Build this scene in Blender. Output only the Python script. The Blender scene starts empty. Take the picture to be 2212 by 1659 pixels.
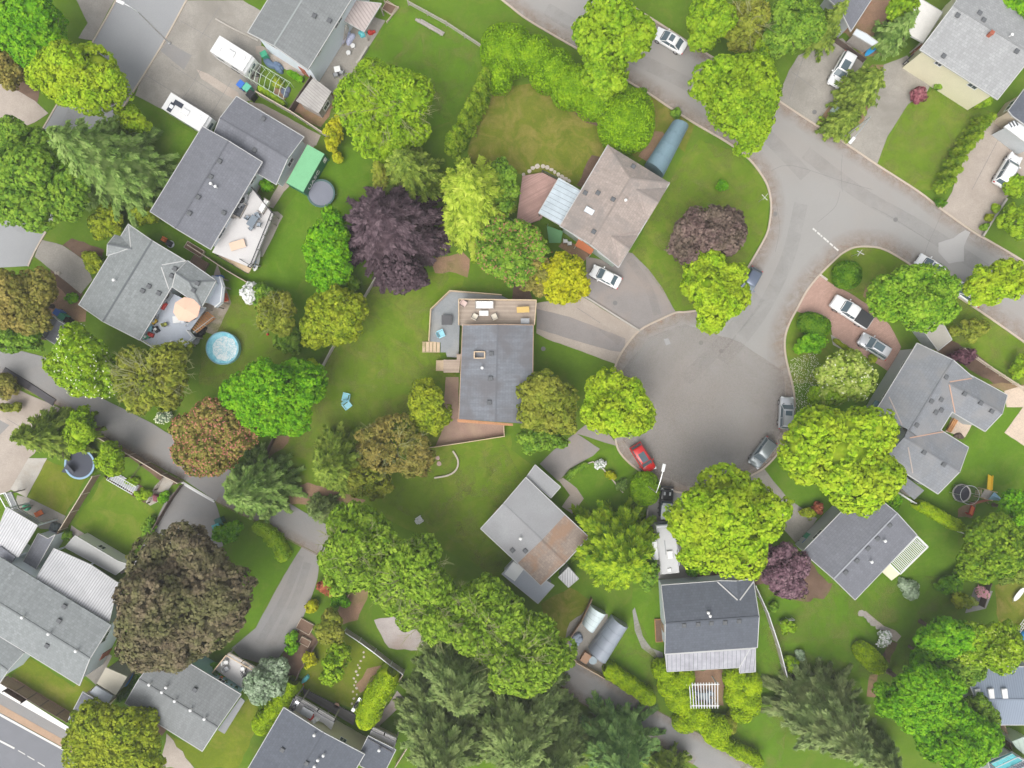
import bpy, bmesh, math, random
import numpy as np
from mathutils import Vector, Matrix
from mathutils.bvhtree import BVHTree

# ---------------------------------------------------------------- camera, sky, sun, exposure
sc = bpy.context.scene
COL = sc.collection
R = math.radians
HC = 94.0                       # the drone hovers 94 m up and looks straight down
GW = 135.6                      # metres of ground across the frame
G = GW / 2212.0
cam = bpy.data.objects.new('camera', bpy.data.cameras.new('camera'))
COL.objects.link(cam)
cam.location = (0, 0, HC)
cam.data.sensor_width = 36
cam.data.lens = 18.0 * HC / (GW / 2)
cam.data.clip_end = 3000
sc.camera = cam

w = bpy.data.worlds.new('World'); sc.world = w; w.use_nodes = True
nt = w.node_tree; nt.nodes.clear()
sky = nt.nodes.new('ShaderNodeTexSky'); sky.sky_type = 'NISHITA'; sky.sun_disc = False
SUN_EL, SUN_AZ = 58, 205
sky.sun_elevation = R(SUN_EL); sky.sun_rotation = R(SUN_AZ)
sky.air_density = 1.0; sky.dust_density = 4.0; sky.ozone_density = 1.0
hs = nt.nodes.new('ShaderNodeHueSaturation'); hs.inputs['Saturation'].default_value = 0.22
bg = nt.nodes.new('ShaderNodeBackground'); bg.inputs[1].default_value = 0.15
wo = nt.nodes.new('ShaderNodeOutputWorld')
nt.links.new(sky.outputs[0], hs.inputs['Color']); nt.links.new(hs.outputs[0], bg.inputs[0]); nt.links.new(bg.outputs[0], wo.inputs[0])
sd = bpy.data.lights.new('sun', 'SUN'); sd.energy = 1.1; sd.angle = R(55); sd.color = (1, .965, .91)
so = bpy.data.objects.new('sun', sd); COL.objects.link(so)
# a compass azimuth of 205 degrees (photo's lower left) with +Y as north
dirv = Vector((math.sin(R(SUN_AZ)) * math.cos(R(SUN_EL)), math.cos(R(SUN_AZ)) * math.cos(R(SUN_EL)), math.sin(R(SUN_EL))))
so.rotation_euler = dirv.to_track_quat('Z', 'Y').to_euler()
so.location = (0, 0, 150)
sc.view_settings.view_transform = 'Standard'; sc.view_settings.look = 'None'
sc.view_settings.exposure = 0.75; sc.view_settings.gamma = 1.0
sc.cycles.max_bounces = 6; sc.cycles.transparent_max_bounces = 6
sc.cycles.diffuse_bounces = 4; sc.cycles.glossy_bounces = 2

# ---------------------------------------------------------------- helpers
def P(vx, vy, z=0.0):
    s = G * (HC - z) / HC
    return Vector(((vx - 1106) * s, (829.5 - vy) * s, z))

def mat(name, col, rough=.85, metal=0.0, emit=None):
    m = bpy.data.materials.get(name)
    if m: return m
    m = bpy.data.materials.new(name); m.use_nodes = True
    b = m.node_tree.nodes['Principled BSDF']
    b.inputs['Base Color'].default_value = (*col, 1); b.inputs['Roughness'].default_value = rough
    b.inputs['Metallic'].default_value = metal
    b.inputs['Specular IOR Level'].default_value = 0.35
    return m

def N(m, t, **k):
    n = m.node_tree.nodes.new(t)
    for a, v in k.items():
        if hasattr(n, a) and a not in ('Scale',): setattr(n, a, v)
    return n
def L(m, a, b): m.node_tree.links.new(a, b)
def bsdf(m): return m.node_tree.nodes['Principled BSDF']

def noise(m, scale, detail=4, rough=.55, vec=None, dist=0.0):
    n = N(m, 'ShaderNodeTexNoise'); n.inputs['Scale'].default_value = scale
    n.inputs['Detail'].default_value = detail; n.inputs['Roughness'].default_value = rough
    n.inputs['Distortion'].default_value = dist
    if vec is not None: L(m, vec, n.inputs['Vector'])
    return n.outputs['Fac']
def ramp(m, fac, stops, interp='LINEAR'):
    r = N(m, 'ShaderNodeValToRGB'); cr = r.color_ramp; cr.interpolation = interp
    while len(cr.elements) < len(stops): cr.elements.new(0.5)
    for e, (p, c) in zip(cr.elements, stops):
        e.position = p; e.color = (*c, 1) if len(c) == 3 else c
    L(m, fac, r.inputs[0]); return r.outputs[0]
def mix(m, fac, a, b, mode='MIX'):
    n = N(m, 'ShaderNodeMix'); n.data_type = 'RGBA'; n.blend_type = mode
    if isinstance(fac, (int, float)): n.inputs[0].default_value = fac
    else: L(m, fac, n.inputs[0])
    for v, s in ((a, n.inputs[6]), (b, n.inputs[7])):
        if isinstance(v, tuple): s.default_value = (*v, 1)
        else: L(m, v, s)
    return n.outputs[2]
def maprange(m, v, a, b, c=0.0, d=1.0):
    n = N(m, 'ShaderNodeMapRange'); n.clamp = True
    L(m, v, n.inputs[0])
    for i, x in enumerate((a, b, c, d)): n.inputs[i + 1].default_value = x
    return n.outputs[0]
def mathn(m, op, a, b=None):
    n = N(m, 'ShaderNodeMath'); n.operation = op
    for i, v in enumerate((a, b)):
        if v is None: continue
        if isinstance(v, (int, float)): n.inputs[i].default_value = v
        else: L(m, v, n.inputs[i])
    return n.outputs[0]
def bump(m, h, strength=.3, dist=.05):
    n = N(m, 'ShaderNodeBump'); n.inputs['Strength'].default_value = strength; n.inputs['Distance'].default_value = dist
    L(m, h, n.inputs['Height']); L(m, n.outputs[0], bsdf(m).inputs['Normal'])
def objco(m): return N(m, 'ShaderNodeTexCoord').outputs['Object']
def worldpos(m): return N(m, 'ShaderNodeNewGeometry').outputs['Position']
def uvco(m): return N(m, 'ShaderNodeTexCoord').outputs['UV']
def setcol(m, c): L(m, c, bsdf(m).inputs['Base Color'])

def sh(c, k): return tuple(min(1, x * k) for x in c)
def m_rough(name, col, var=.25, scale=1.5, fine=12, rough=.9, tint=None, tf=.5):
    """matt mineral surface: broad blotches, finer mottling"""
    if name in bpy.data.materials: return bpy.data.materials[name]
    m = mat(name, col, rough)
    co = worldpos(m)
    a = noise(m, scale, 6, .62, co); b = noise(m, fine, 3, .6, co)
    c = ramp(m, a, [(.32, sh(col, 1 - var)), (.5, col), (.68, sh(col, 1 + var))])
    c = mix(m, .55, c, ramp(m, b, [(.3, sh(col, 1 - var)), (.7, sh(col, 1 + var))]))
    if tint:
        c = mix(m, maprange(m, noise(m, scale * .35, 5, .6, co, .6), .45, .66, 0, tf), c, tint)
    setcol(m, c); bump(m, b, .25, .03)
    return m

def m_grass(name, dark, mid, light, dry=None, dryamt=.5, patch=.16, lo=.5):
    m = mat(name, mid, .95)
    co = worldpos(m)
    a = noise(m, patch, 6, .65, co, .5)
    b = noise(m, 2.2, 5, .7, co)
    f = noise(m, 14, 3, .7, co)
    c = ramp(m, a, [(.32, dark), (.5, mid), (.68, light)])
    c = mix(m, maprange(m, b, .3, .7, 0, .55), c, dark)
    c = mix(m, maprange(m, f, .35, .7, 0, .5), c, light)
    if dry:
        d = noise(m, patch * 1.6, 7, .68, co, .9)
        c = mix(m, maprange(m, d, lo, lo + .17, 0, dryamt), c, dry)
    s = noise(m, .8, 6, .75, co)
    c = mix(m, maprange(m, s, .35, .65, .34, 0), c, sh(dark, .75))
    g = noise(m, 5.5, 4, .7, co)
    c = mix(m, maprange(m, g, .36, .64, .32, 0), c, dark)
    bsdf(m).inputs['Specular IOR Level'].default_value = .08
    setcol(m, c); bump(m, f, .6, .06)
    return m

def m_roof(name, col, course=.34, var=.16, streak=.25, moss=None, mossamt=.5, lines=.12, blotch=.12):
    """shingle courses from the roof's own UV (metres)"""
    m = mat(name, col, .9)
    uv = uvco(m)
    br = N(m, 'ShaderNodeTexBrick'); L(m, uv, br.inputs['Vector'])
    br.inputs['Scale'].default_value = 1.0
    br.inputs['Brick Width'].default_value = course * 1.15; br.inputs['Row Height'].default_value = course
    br.inputs['Mortar Size'].default_value = .025; br.inputs['Mortar Smooth'].default_value = .7
    br.inputs['Color1'].default_value = (*sh(col, 1 + var), 1); br.inputs['Color2'].default_value = (*sh(col, 1 - var), 1)
    br.inputs['Mortar'].default_value = (*sh(col, 1 - lines * 3), 1)
    co = worldpos(m)
    a = noise(m, .45, 6, .65, co); b = noise(m, 7, 3, .6, co)
    c = mix(m, maprange(m, b, .3, .7, 0, .45), br.outputs['Color'], sh(col, 1 + var))
    c = mix(m, maprange(m, a, .35, .65, .5, 0), c, sh(col, 1 - blotch * 1.6))
    mp = N(m, 'ShaderNodeMapping'); L(m, uv, mp.inputs[0]); mp.inputs['Scale'].default_value = (2.2, .14, 1)
    st = noise(m, 1.2, 4, .6, mp.outputs[0])
    c = mix(m, maprange(m, st, .5, .72, 0, streak), c, sh(col, 1.45))
    c = mix(m, maprange(m, st, .48, .3, 0, streak), c, sh(col, .62))
    if moss:
        c = mix(m, maprange(m, noise(m, .3, 6, .6, co, .5), .45, .6, 0, mossamt), c, moss)
    setcol(m, c); bump(m, br.outputs['Fac'], .25, .03)
    return m

def m_rib(name, col, pitch=.6, dark=.55, width=.12, dirt=.2, metal=0.0, rough=.5, acr=False):
    """ribbed sheet: raised seams across the sheet by UV"""
    m = mat(name, col, rough, metal)
    uv = uvco(m); sx = N(m, 'ShaderNodeSeparateXYZ'); L(m, uv, sx.inputs[0])
    u = sx.outputs[1 if acr else 0]
    fr = mathn(m, 'FRACT', mathn(m, 'DIVIDE', u, pitch))
    ln = mathn(m, 'LESS_THAN', fr, width)
    co = worldpos(m)
    c = ramp(m, noise(m, .8, 6, .65, co), [(.3, sh(col, 1 - dirt)), (.7, sh(col, 1 + dirt * .5))])
    c = mix(m, ln, c, sh(col, dark))
    setcol(m, c); bump(m, ln, .5, .04)
    return m

class MB:
    def __init__(s): s.v = []; s.f = []; s.smooth = False
    def add(s, vs, fs):
        o = len(s.v); s.v += [tuple(v) for v in vs]; s.f += [tuple(i + o for i in f) for f in fs]; return s
    def box(s, c, d, rz=0.0, ry=0.0, rx=0.0, taper=1.0):
        M = Matrix.Rotation(rz, 3, 'Z') @ Matrix.Rotation(ry, 3, 'Y') @ Matrix.Rotation(rx, 3, 'X')
        vs = []
        for k in (-1, 1):
            t = taper if k > 0 else 1
            for a, b in ((-1, -1), (1, -1), (1, 1), (-1, 1)):
                vs.append(Vector(c) + M @ Vector((a * d[0] / 2 * t, b * d[1] / 2 * t, k * d[2] / 2)))
        return s.add(vs, [(3, 2, 1, 0), (4, 5, 6, 7), (0, 1, 5, 4), (1, 2, 6, 5), (2, 3, 7, 6), (3, 0, 4, 7)])
    def rbox(s, c, d, rz=0.0, b=.04):
        """box with chamfered top rim"""
        M = Matrix.Rotation(rz, 3, 'Z'); vs = []
        x, y, z = d[0] / 2, d[1] / 2, d[2] / 2
        rings = [(x, y, -z), (x, y, z - b), (x - b * .35, y - b * .35, z - b * .3), (x - b, y - b, z)]
        for (a, e, h) in rings:
            for i, j in ((-1, -1), (1, -1), (1, 1), (-1, 1)): vs.append(Vector(c) + M @ Vector((i * a, j * e, h)))
        fs = [(3, 2, 1, 0), (12, 13, 14, 15)]
        for r in range(3):
            for k in range(4): fs.append((r * 4 + k, r * 4 + (k + 1) % 4, r * 4 + 4 + (k + 1) % 4, r * 4 + 4 + k))
        return s.add(vs, fs)
    def prism(s, pts, z0, z1):
        n = len(pts)
        a = sum(pts[i][0] * pts[(i + 1) % n][1] - pts[(i + 1) % n][0] * pts[i][1] for i in range(n))
        if a < 0:
            pts = list(pts)[::-1]
            z0 = list(z0)[::-1] if isinstance(z0, (list, tuple)) else z0; z1 = list(z1)[::-1] if isinstance(z1, (list, tuple)) else z1
        zf = (lambda z, i: z[i] if isinstance(z, (list, tuple)) else z)
        vs = [(p[0], p[1], zf(z0, i)) for i, p in enumerate(pts)] + [(p[0], p[1], zf(z1, i)) for i, p in enumerate(pts)]
        return s.add(vs, [tuple(range(n))[::-1], tuple(range(n, 2 * n))] + [(i, (i + 1) % n, n + (i + 1) % n, n + i) for i in range(n)])
    def tube(s, p0, p1, r0, r1=None, n=8, caps=True):
        r1 = r0 if r1 is None else r1
        p0, p1 = Vector(p0), Vector(p1); d = (p1 - p0)
        if d.length < 1e-6: return s
        q = d.to_track_quat('Z', 'Y'); vs = []
        for p, r in ((p0, r0), (p1, r1)):
            for k in range(n):
                a = 2 * math.pi * k / n; vs.append(p + q @ Vector((r * math.cos(a), r * math.sin(a), 0)))
        fs = [(k, (k + 1) % n, n + (k + 1) % n, n + k) for k in range(n)]
        if caps: fs += [tuple(range(n))[::-1], tuple(range(n, 2 * n))]
        return s.add(vs, fs)
    def path(s, pts, rs, n=7):
        for i in range(len(pts) - 1): s.tube(pts[i], pts[i + 1], rs[i], rs[i + 1], n)
        return s
    def lathe(s, c, prof, n=20, sx=1.0, sy=1.0, rz=0.0):
        vs = []; c = Vector(c)
        for r, z in prof:
            for k in range(n):
                a = 2 * math.pi * k / n; x, y = r * math.cos(a) * sx, r * math.sin(a) * sy
                vs.append(c + Vector((x * math.cos(rz) - y * math.sin(rz), x * math.sin(rz) + y * math.cos(rz), z)))
        fs = []
        for j in range(len(prof) - 1):
            for k in range(n): fs.append((j * n + k, j * n + (k + 1) % n, (j + 1) * n + (k + 1) % n, (j + 1) * n + k))
        m_ = len(prof)
        fs += [tuple(range(n))[::-1], tuple(range((m_ - 1) * n, m_ * n))]
        return s.add(vs, fs)
    def ring(s, c, r, t, n=28, sx=1, sy=1):
        """torus: radius r, tube t"""
        vs = []; m_ = 6
        for k in range(n):
            a = 2 * math.pi * k / n
            for j in range(m_):
                b = 2 * math.pi * j / m_; rr = r + t * math.cos(b)
                vs.append((c[0] + rr * math.cos(a) * sx, c[1] + rr * math.sin(a) * sy, c[2] + t * math.sin(b)))
        return s.add(vs, [(k * m_ + j, ((k + 1) % n) * m_ + j, ((k + 1) % n) * m_ + (j + 1) % m_, k * m_ + (j + 1) % m_) for k in range(n) for j in range(m_)])
    def wallseg(s, a, b, z0, z1, t):
        """upright panel from a to b"""
        a, b = Vector((a[0], a[1], 0)), Vector((b[0], b[1], 0)); d = b - a
        return s.box(((a.x + b.x) / 2, (a.y + b.y) / 2, (z0 + z1) / 2), (d.length, t, z1 - z0), math.atan2(d.y, d.x))

BASE = {}
def finish(o, name, m, parent, v3=None):
    COL.objects.link(o)
    if m:
        o.data.materials.append(m)
    if parent is not None:
        o.parent = parent
    return o
def autouv(me, ang=0.0):
    uvl = me.uv_layers.new(name='uv')
    n = len(me.loops); uv = np.zeros((n, 2), np.float32)
    vs = [v.co for v in me.vertices]
    for p in me.polygons:
        nn = p.normal
        if abs(nn.z) > .9995: h = Vector((math.cos(ang), math.sin(ang), 0))
        else: h = Vector((0, 0, 1)).cross(nn).normalized()
        k = nn.cross(h)
        for li in p.loop_indices:
            c = vs[me.loops[li].vertex_index]; uv[li] = (c.dot(h), c.dot(k))
    uvl.data.foreach_set('uv', uv.ravel())
def part(name, mb, m, parent=None, label=None, world=True, smooth=False, uv=None):
    """one mesh object; in world coordinates unless world=False (then local to the thing)"""
    if isinstance(mb, MB):
        if not mb.f: return None
        off = BASE.get(parent.name, Vector((0, 0, 0))) if (parent and world) else Vector((0, 0, 0))
        me = bpy.data.meshes.new(name)
        vs = [(x - off.x, y - off.y, z - off.z) for x, y, z in mb.v]
        me.from_pydata(vs, [], mb.f); me.update()
        if uv is not None: autouv(me, uv)
        if smooth: me.polygons.foreach_set('use_smooth', [True] * len(me.polygons))
    else: me = mb; off = BASE.get(parent.name, Vector((0, 0, 0))) if parent else Vector((0, 0, 0))
    o = bpy.data.objects.new(name, me); COL.objects.link(o)
    if m: me.materials.append(m)
    if parent is not None:
        o.parent = parent; BASE[o.name] = off
    if label: o['label'] = label
    return o
LABELS = {}
def tag(o, label, cat, group=None):
    o['label'] = label; o['category'] = cat
    if group: o['group'] = group
    if label in LABELS: print('DUP LABEL', label)
    LABELS[label] = 1
    nw = len(label.split())
    if nw < 4 or nw > 16: print('LABEL LEN', nw, label)
    return o
def thing(name, label, cat, loc=(0, 0, 0), rz=0.0, group=None):
    o = bpy.data.objects.new(name, None); COL.objects.link(o)
    o.location = loc; o.rotation_euler = (0, 0, rz); o.empty_display_size = .3
    BASE[o.name] = Vector(loc)
    return tag(o, label, cat, group)
def structure(name, mb, m, uv=None, kind='structure'):
    o = part(name, mb, m, uv=uv); o['kind'] = kind; return o
def copy_tree(o, parent=None):
    c = o.copy(); COL.objects.link(c)
    if parent is not None: c.parent = parent
    for ch in list(o.children): copy_tree(ch, c)
    return c
def clone(o, loc, rz, label, group=None):
    c = copy_tree(o); c.location = loc; c.rotation_euler = (0, 0, rz); c['label'] = label
    if group: c['group'] = group
    if label in LABELS: print('DUP LABEL', label)
    LABELS[label] = 1
    return c

def smoothline(pts, k=3):
    """Catmull-Rom through the points"""
    out = []; n = len(pts)
    for i in range(n - 1):
        p0, p1, p2, p3 = pts[max(i - 1, 0)], pts[i], pts[i + 1], pts[min(i + 2, n - 1)]
        for j in range(k):
            t = j / k
            out.append(tuple(.5 * (2 * p1[d] + (p2[d] - p0[d]) * t + (2 * p0[d] - 5 * p1[d] + 4 * p2[d] - p3[d]) * t * t + (3 * p1[d] - p0[d] - 3 * p2[d] + p3[d]) * t ** 3) for d in (0, 1)))
    out.append(tuple(pts[-1])); return out
def sheet(name, vpts, z, m, edge=.25, uv=0.0, kind='structure', seed=0):
    """flat ground polygon, V coordinates; edge wobble makes soft outlines"""
    rg = random.Random(hash(name) % 1000 + seed) if False else random.Random(len(vpts) * 7 + seed)
    W = [P(x, y, 0) for x, y in vpts]; out = []
    n = len(W)
    for i in range(n):
        a, b = W[i], W[(i + 1) % n]; d = (b - a); ln = d.length; k = max(1, int(ln / .9)) if edge else 1
        k = min(k, 80)
        for j in range(k):
            p = a + d * (j / k)
            if edge and j: p += Vector((rg.uniform(-1, 1), rg.uniform(-1, 1), 0)) * edge * .35
            out.append((p.x, p.y, z))
    me = bpy.data.meshes.new(name); a = sum(out[i][0] * out[(i + 1) % len(out)][1] - out[(i + 1) % len(out)][0] * out[i][1] for i in range(len(out)))
    if a < 0: out = out[::-1]
    me.from_pydata(out, [], [tuple(range(len(out)))]); me.update(); autouv(me, uv)
    o = bpy.data.objects.new(name, me); COL.objects.link(o); me.materials.append(m); o['kind'] = kind
    return o
def offsetline(W, d):
    out = []
    for i, p in enumerate(W):
        a = W[max(i - 1, 0)]; b = W[min(i + 1, len(W) - 1)]; t = (b - a).normalized(); n = Vector((-t.y, t.x, 0))
        out.append(p + n * d)
    return out
def strip(name, vpts, w0, w1, z0, z1, m, k=4, box=True, kind='structure'):
    """band beside a line: from offset w0 to w1 metres (left of travel positive)"""
    W = [P(x, y, 0) for x, y in smoothline(vpts, k)]
    A, B = offsetline(W, w0), offsetline(W, w1); mb = MB(); n = len(W)
    vs = [(p.x, p.y, z1) for p in A] + [(p.x, p.y, z1) for p in B]
    fs = [(i, i + 1, n + i + 1, n + i) if w1 > w0 else (i, n + i, n + i + 1, i + 1) for i in range(n - 1)]
    if box:
        vs += [(p.x, p.y, z0) for p in A] + [(p.x, p.y, z0) for p in B]
        for i in range(n - 1):
            fs += [(i, 2 * n + i, 2 * n + i + 1, i + 1), (n + i, n + i + 1, 3 * n + i + 1, 3 * n + i)]
    mb.add(vs, fs)
    o = part(name, mb, m); o['kind'] = kind
    uvl = o.data.uv_layers.new(name='uv')
    for p in o.data.polygons:
        for li in p.loop_indices:
            vi = o.data.loops[li].vertex_index; uvl.data[li].uv = ((vi % n) * .5, 0.0 if (vi // n) % 2 == 0 else 1.0)
    return o
# ---------------------------------------------------------------- foliage
def m_leaf(name, dark, mid, light, accent=None, acc=.5, accs=.35, trans=.18, island=.45):
    m = bpy.data.materials.get(name)
    if m: return m
    m = mat(name, mid, .7)
    g = N(m, 'ShaderNodeNewGeometry'); ri = g.outputs['Random Per Island']; co = g.outputs['Position']
    n1 = noise(m, .9, 4, .6, co)
    f = mathn(m, 'ADD', mathn(m, 'MULTIPLY', ri, island), mathn(m, 'MULTIPLY', maprange(m, n1, .36, .64), 1 - island))
    c = ramp(m, f, [(.08, dark), (.45, mid), (.9, light)])
    if accent:
        n2 = noise(m, accs, 4, .6, co, .4)
        c = mix(m, maprange(m, n2, .42, .62, 0, acc), c, accent)
    setcol(m, c)
    b = bsdf(m); b.inputs['Specular IOR Level'].default_value = .12
    tr = N(m, 'ShaderNodeBsdfTranslucent'); L(m, c, tr.inputs[0])
    mx = N(m, 'ShaderNodeMixShader'); mx.inputs[0].default_value = trans
    out = [n for n in m.node_tree.nodes if n.type == 'OUTPUT_MATERIAL'][0]
    L(m, b.outputs[0], mx.inputs[1]); L(m, tr.outputs[0], mx.inputs[2]); L(m, mx.outputs[0], out.inputs[0])
    return m
def unit(a): return a / np.maximum(np.linalg.norm(a, axis=1, keepdims=True), 1e-6)
def rdir(rng, n): return unit(rng.normal(size=(n, 3)))
def leafmesh(name, c, nrm, lu, lv, direction=None, rng=None, extra=None):
    """quads centred at c facing nrm, half sizes lu, lv (arrays)"""
    n = len(c)
    if direction is None: direction = rdir(rng, n)
    u = unit(direction - nrm * np.sum(direction * nrm, axis=1, keepdims=True)); v = np.cross(nrm, u)
    lu = np.asarray(lu).reshape(-1, 1) * np.ones((n, 1)); lv = np.asarray(lv).reshape(-1, 1) * np.ones((n, 1))
    # kite: pointed tip, widest a third of the way out, tip bent down
    V = np.empty((n, 4, 3), np.float32)
    V[:, 0] = c - u * lu; V[:, 1] = c + v * lv - u * lu * .15; V[:, 2] = c + u * lu - nrm * lu * .35; V[:, 3] = c - v * lv - u * lu * .15
    V = V.reshape(-1, 3); nf = n
    lo = np.arange(4 * n, dtype=np.int32); st = np.arange(0, 4 * n, 4, dtype=np.int32); tot = np.full(n, 4, np.int32)
    if extra:
        ev, ef = extra
        b = len(V); V = np.vstack([V, np.array(ev, np.float32)])
        el = []; es = []; et = []; k = len(lo)
        for f in ef:
            es.append(k); et.append(len(f)); el += [i + b for i in f]; k += len(f)
        lo = np.concatenate([lo, np.array(el, np.int32)]); st = np.concatenate([st, np.array(es, np.int32)]); tot = np.concatenate([tot, np.array(et, np.int32)])
    me = bpy.data.meshes.new(name)
    me.vertices.add(len(V)); me.vertices.foreach_set('co', V.ravel().astype(np.float32))
    me.loops.add(len(lo)); me.loops.foreach_set('vertex_index', lo)
    me.polygons.add(len(st)); me.polygons.foreach_set('loop_start', st); me.polygons.foreach_set('loop_total', tot)
    me.update(calc_edges=True)
    return me

def gen_broad(rng, rx, ry, rz, lobes=10, dens=1.0, leaf=.30, clump=.55, gap=.12, spread=.62, core=.66, lr=(.30, .48)):
    """returns leaf centres, normals relative to the crown centre"""
    E = np.array([rx, ry, rz]); C = [np.zeros(3)]; Rr = [E * core]
    k = np.arange(lobes); ga = math.pi * (3 - 5 ** .5)
    off = rng.uniform(0, 6.28)
    for i in k:
        zz = -.35 + 1.3 * ((i * .618 + rng.uniform(0, .25)) % 1.0); zz = min(zz, .92)
        a = i * ga + off + rng.uniform(-.3, .3); rr = math.sqrt(1 - zz * zz)
        d = np.array([rr * math.cos(a), rr * math.sin(a), zz])
        C.append(d * E * spread * rng.uniform(.85, 1.12)); Rr.append(np.minimum(E, min(rx, ry)) * rng.uniform(*lr))
    for i in range(int(lobes * 1.5)):
        a = i * ga * 1.3 + off + rng.uniform(-.3, .3); zz = rng.uniform(-.35, .45); rr = math.sqrt(1 - zz * zz)
        C.append(np.array([rr * math.cos(a), rr * math.sin(a), zz]) * E * rng.uniform(.72, .95)); Rr.append(np.array([1, 1, .8]) * min(rx, ry) * rng.uniform(.13, .25))
    pc, pn = [], []
    for j, (c, r) in enumerate(zip(C, Rr)):
        area = 4 * math.pi * ((r[0] * r[1]) ** 1.6 / 2 + (r[0] * r[2]) ** 1.6 / 2) ** (1 / 1.6)
        n = int(area / (clump * clump * 1.5) * dens) + 6
        d = rdir(rng, n); d = d[(d[:, 2] > -.15) | (rng.random(n) < .35)]
        p = c + d * r * rng.uniform(.88, 1.06, (len(d), 1))
        keep = np.ones(len(p), bool)
        for jj, (c2, r2) in enumerate(zip(C, Rr)):
            if jj != j: keep &= np.sum(((p - c2) / (r2 * .86)) ** 2, axis=1) > 1
        keep &= rng.random(len(p)) > gap
        pc.append(p[keep]); pn.append(unit(d[keep] / r * min(r)))
    pc = np.vstack(pc); pn = np.vstack(pn)
    m = max(8, int(17 * (clump / leaf / 1.8) ** 2))
    n = len(pc); cc = np.repeat(pc, m, 0); cn = np.repeat(pn, m, 0)
    cs = np.repeat(rng.uniform(.7, 1.25, n), m).reshape(-1, 1) * clump
    d = rdir(rng, n * m); flip = np.sum(d * cn, axis=1) < -.25; d[flip] *= -1
    c = cc + d * cs * np.array([1, 1, .75]) * rng.uniform(.75, 1.05, (n * m, 1))
    nn = unit(cn * .35 + d * .75 + rdir(rng, n * m) * .45 + np.array([0, 0, .25]))
    p1, p2, p3 = rng.uniform(0, 6.28, 3); an = np.arctan2(c[:, 1], c[:, 0])
    k_ = 1 + .03 * np.sin(2 * an + p1) + .06 * np.sin(3 * an + p2) + .045 * np.sin(5 * an + p3); nf_ = 1.04 / np.percentile(np.hypot(c[:, 0] * k_ / rx, c[:, 1] * k_ / ry), 97); k_ = k_ * nf_; c = c * np.stack([k_, k_, np.ones(len(c))], 1)
    C = [q * nf_ * (1 + .03 * math.sin(2 * math.atan2(q[1], q[0]) + p1) + .06 * math.sin(3 * math.atan2(q[1], q[0]) + p2)) for q in C]
    gen_broad.lobes = (C, [q * nf_ for q in Rr])
    return c, nn

def gen_conifer(rng, r, h, dens=1.0, droop=.22, power=.8, base=.08, wob=.12, frond=.5, tierstep=.7):
    """branches in whorls; returns centres (base at z=0), normals, directions"""
    tiers = max(6, int(h * (1 - base) / tierstep)); C, D = [], []; ga = 2.39996; bi = 0
    for k in range(tiers):
        t = k / (tiers - 1); z = h * (base + (1 - base) * t); rr = r * (1 - t) ** power + .15
        nb = max(5, int((5 + rr * 2.1)))
        for _ in range(nb):
            a = bi * ga + rng.uniform(-.25, .25); bi += 1
            ln = rr * rng.uniform(1 - wob * 2, 1 + wob); ns = max(2, int(ln / .27 * dens))
            s = (np.arange(ns) + rng.random(ns)) / ns; s = .12 + .88 * s
            d = np.array([math.cos(a), math.sin(a), 0]); lat = np.array([-d[1], d[0], 0])
            w = frond * np.minimum(1.2, (.25 + ln * .22)) * (1.05 - s) + .10
            for q in (-1, -.5, 0, .5, 1):
                off = q * w * rng.uniform(.6, 1.1, ns)
                p = d * (ln * s)[:, None] + lat * off[:, None]
                p[:, 2] = z - droop * ln * s ** 2 + rng.normal(0, .07, ns) - .10 * np.abs(off) + .10 * ln * s
                C.append(p); dd = d * 1.0 + lat * q * .75 + np.array([0, 0, -.25]); D.append(np.repeat(dd[None], ns, 0))
    # leader
    C = np.vstack(C); D = unit(np.vstack(D) + rdir(rng, len(C)) * .25)
    nn = unit(np.array([0, 0, 1.0]) + rdir(rng, len(C)) * .45 + unit(C * np.array([1, 1, 0]) + 1e-4) * .35)
    return C, nn, D

BARK = m_rough('bark', (.12, .09, .065), .35, 2, 9)
PALE = m_rough('pale_twig', (.25, .26, .11), .2, 2, 9)
def trunk_mesh(mb, base, top, r, rng, crown, limbs=6):
    bx, by, bz = base; mid = Vector(base).lerp(Vector(top), .5) + Vector((rng.uniform(-.3, .3), rng.uniform(-.3, .3), 0))
    mb.tube((bx, by, -.15), (bx, by, .35), r * 1.5, r * 1.05, 9); mb.tube((bx, by, .35), mid, r * 1.05, r * .75, 9); mb.tube(mid, top, r * .75, r * .3, 8)
    for i in range(limbs):
        a = i * 2.4 + rng.uniform(-.4, .4); t = rng.uniform(.35, .9); p = Vector(base).lerp(Vector(top), t)
        e = Vector(crown[0]) + Vector((math.cos(a) * crown[1] * .7, math.sin(a) * crown[2] * .7, rng.uniform(-.1, .5) * crown[3]))
        m2 = p.lerp(e, .5) + Vector((0, 0, -.1 * (e - p).length)); rr = r * .42 * (1.1 - t * .5)
        mb.path([p, m2, e], [rr, rr * .65, rr * .25], 6)

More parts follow.
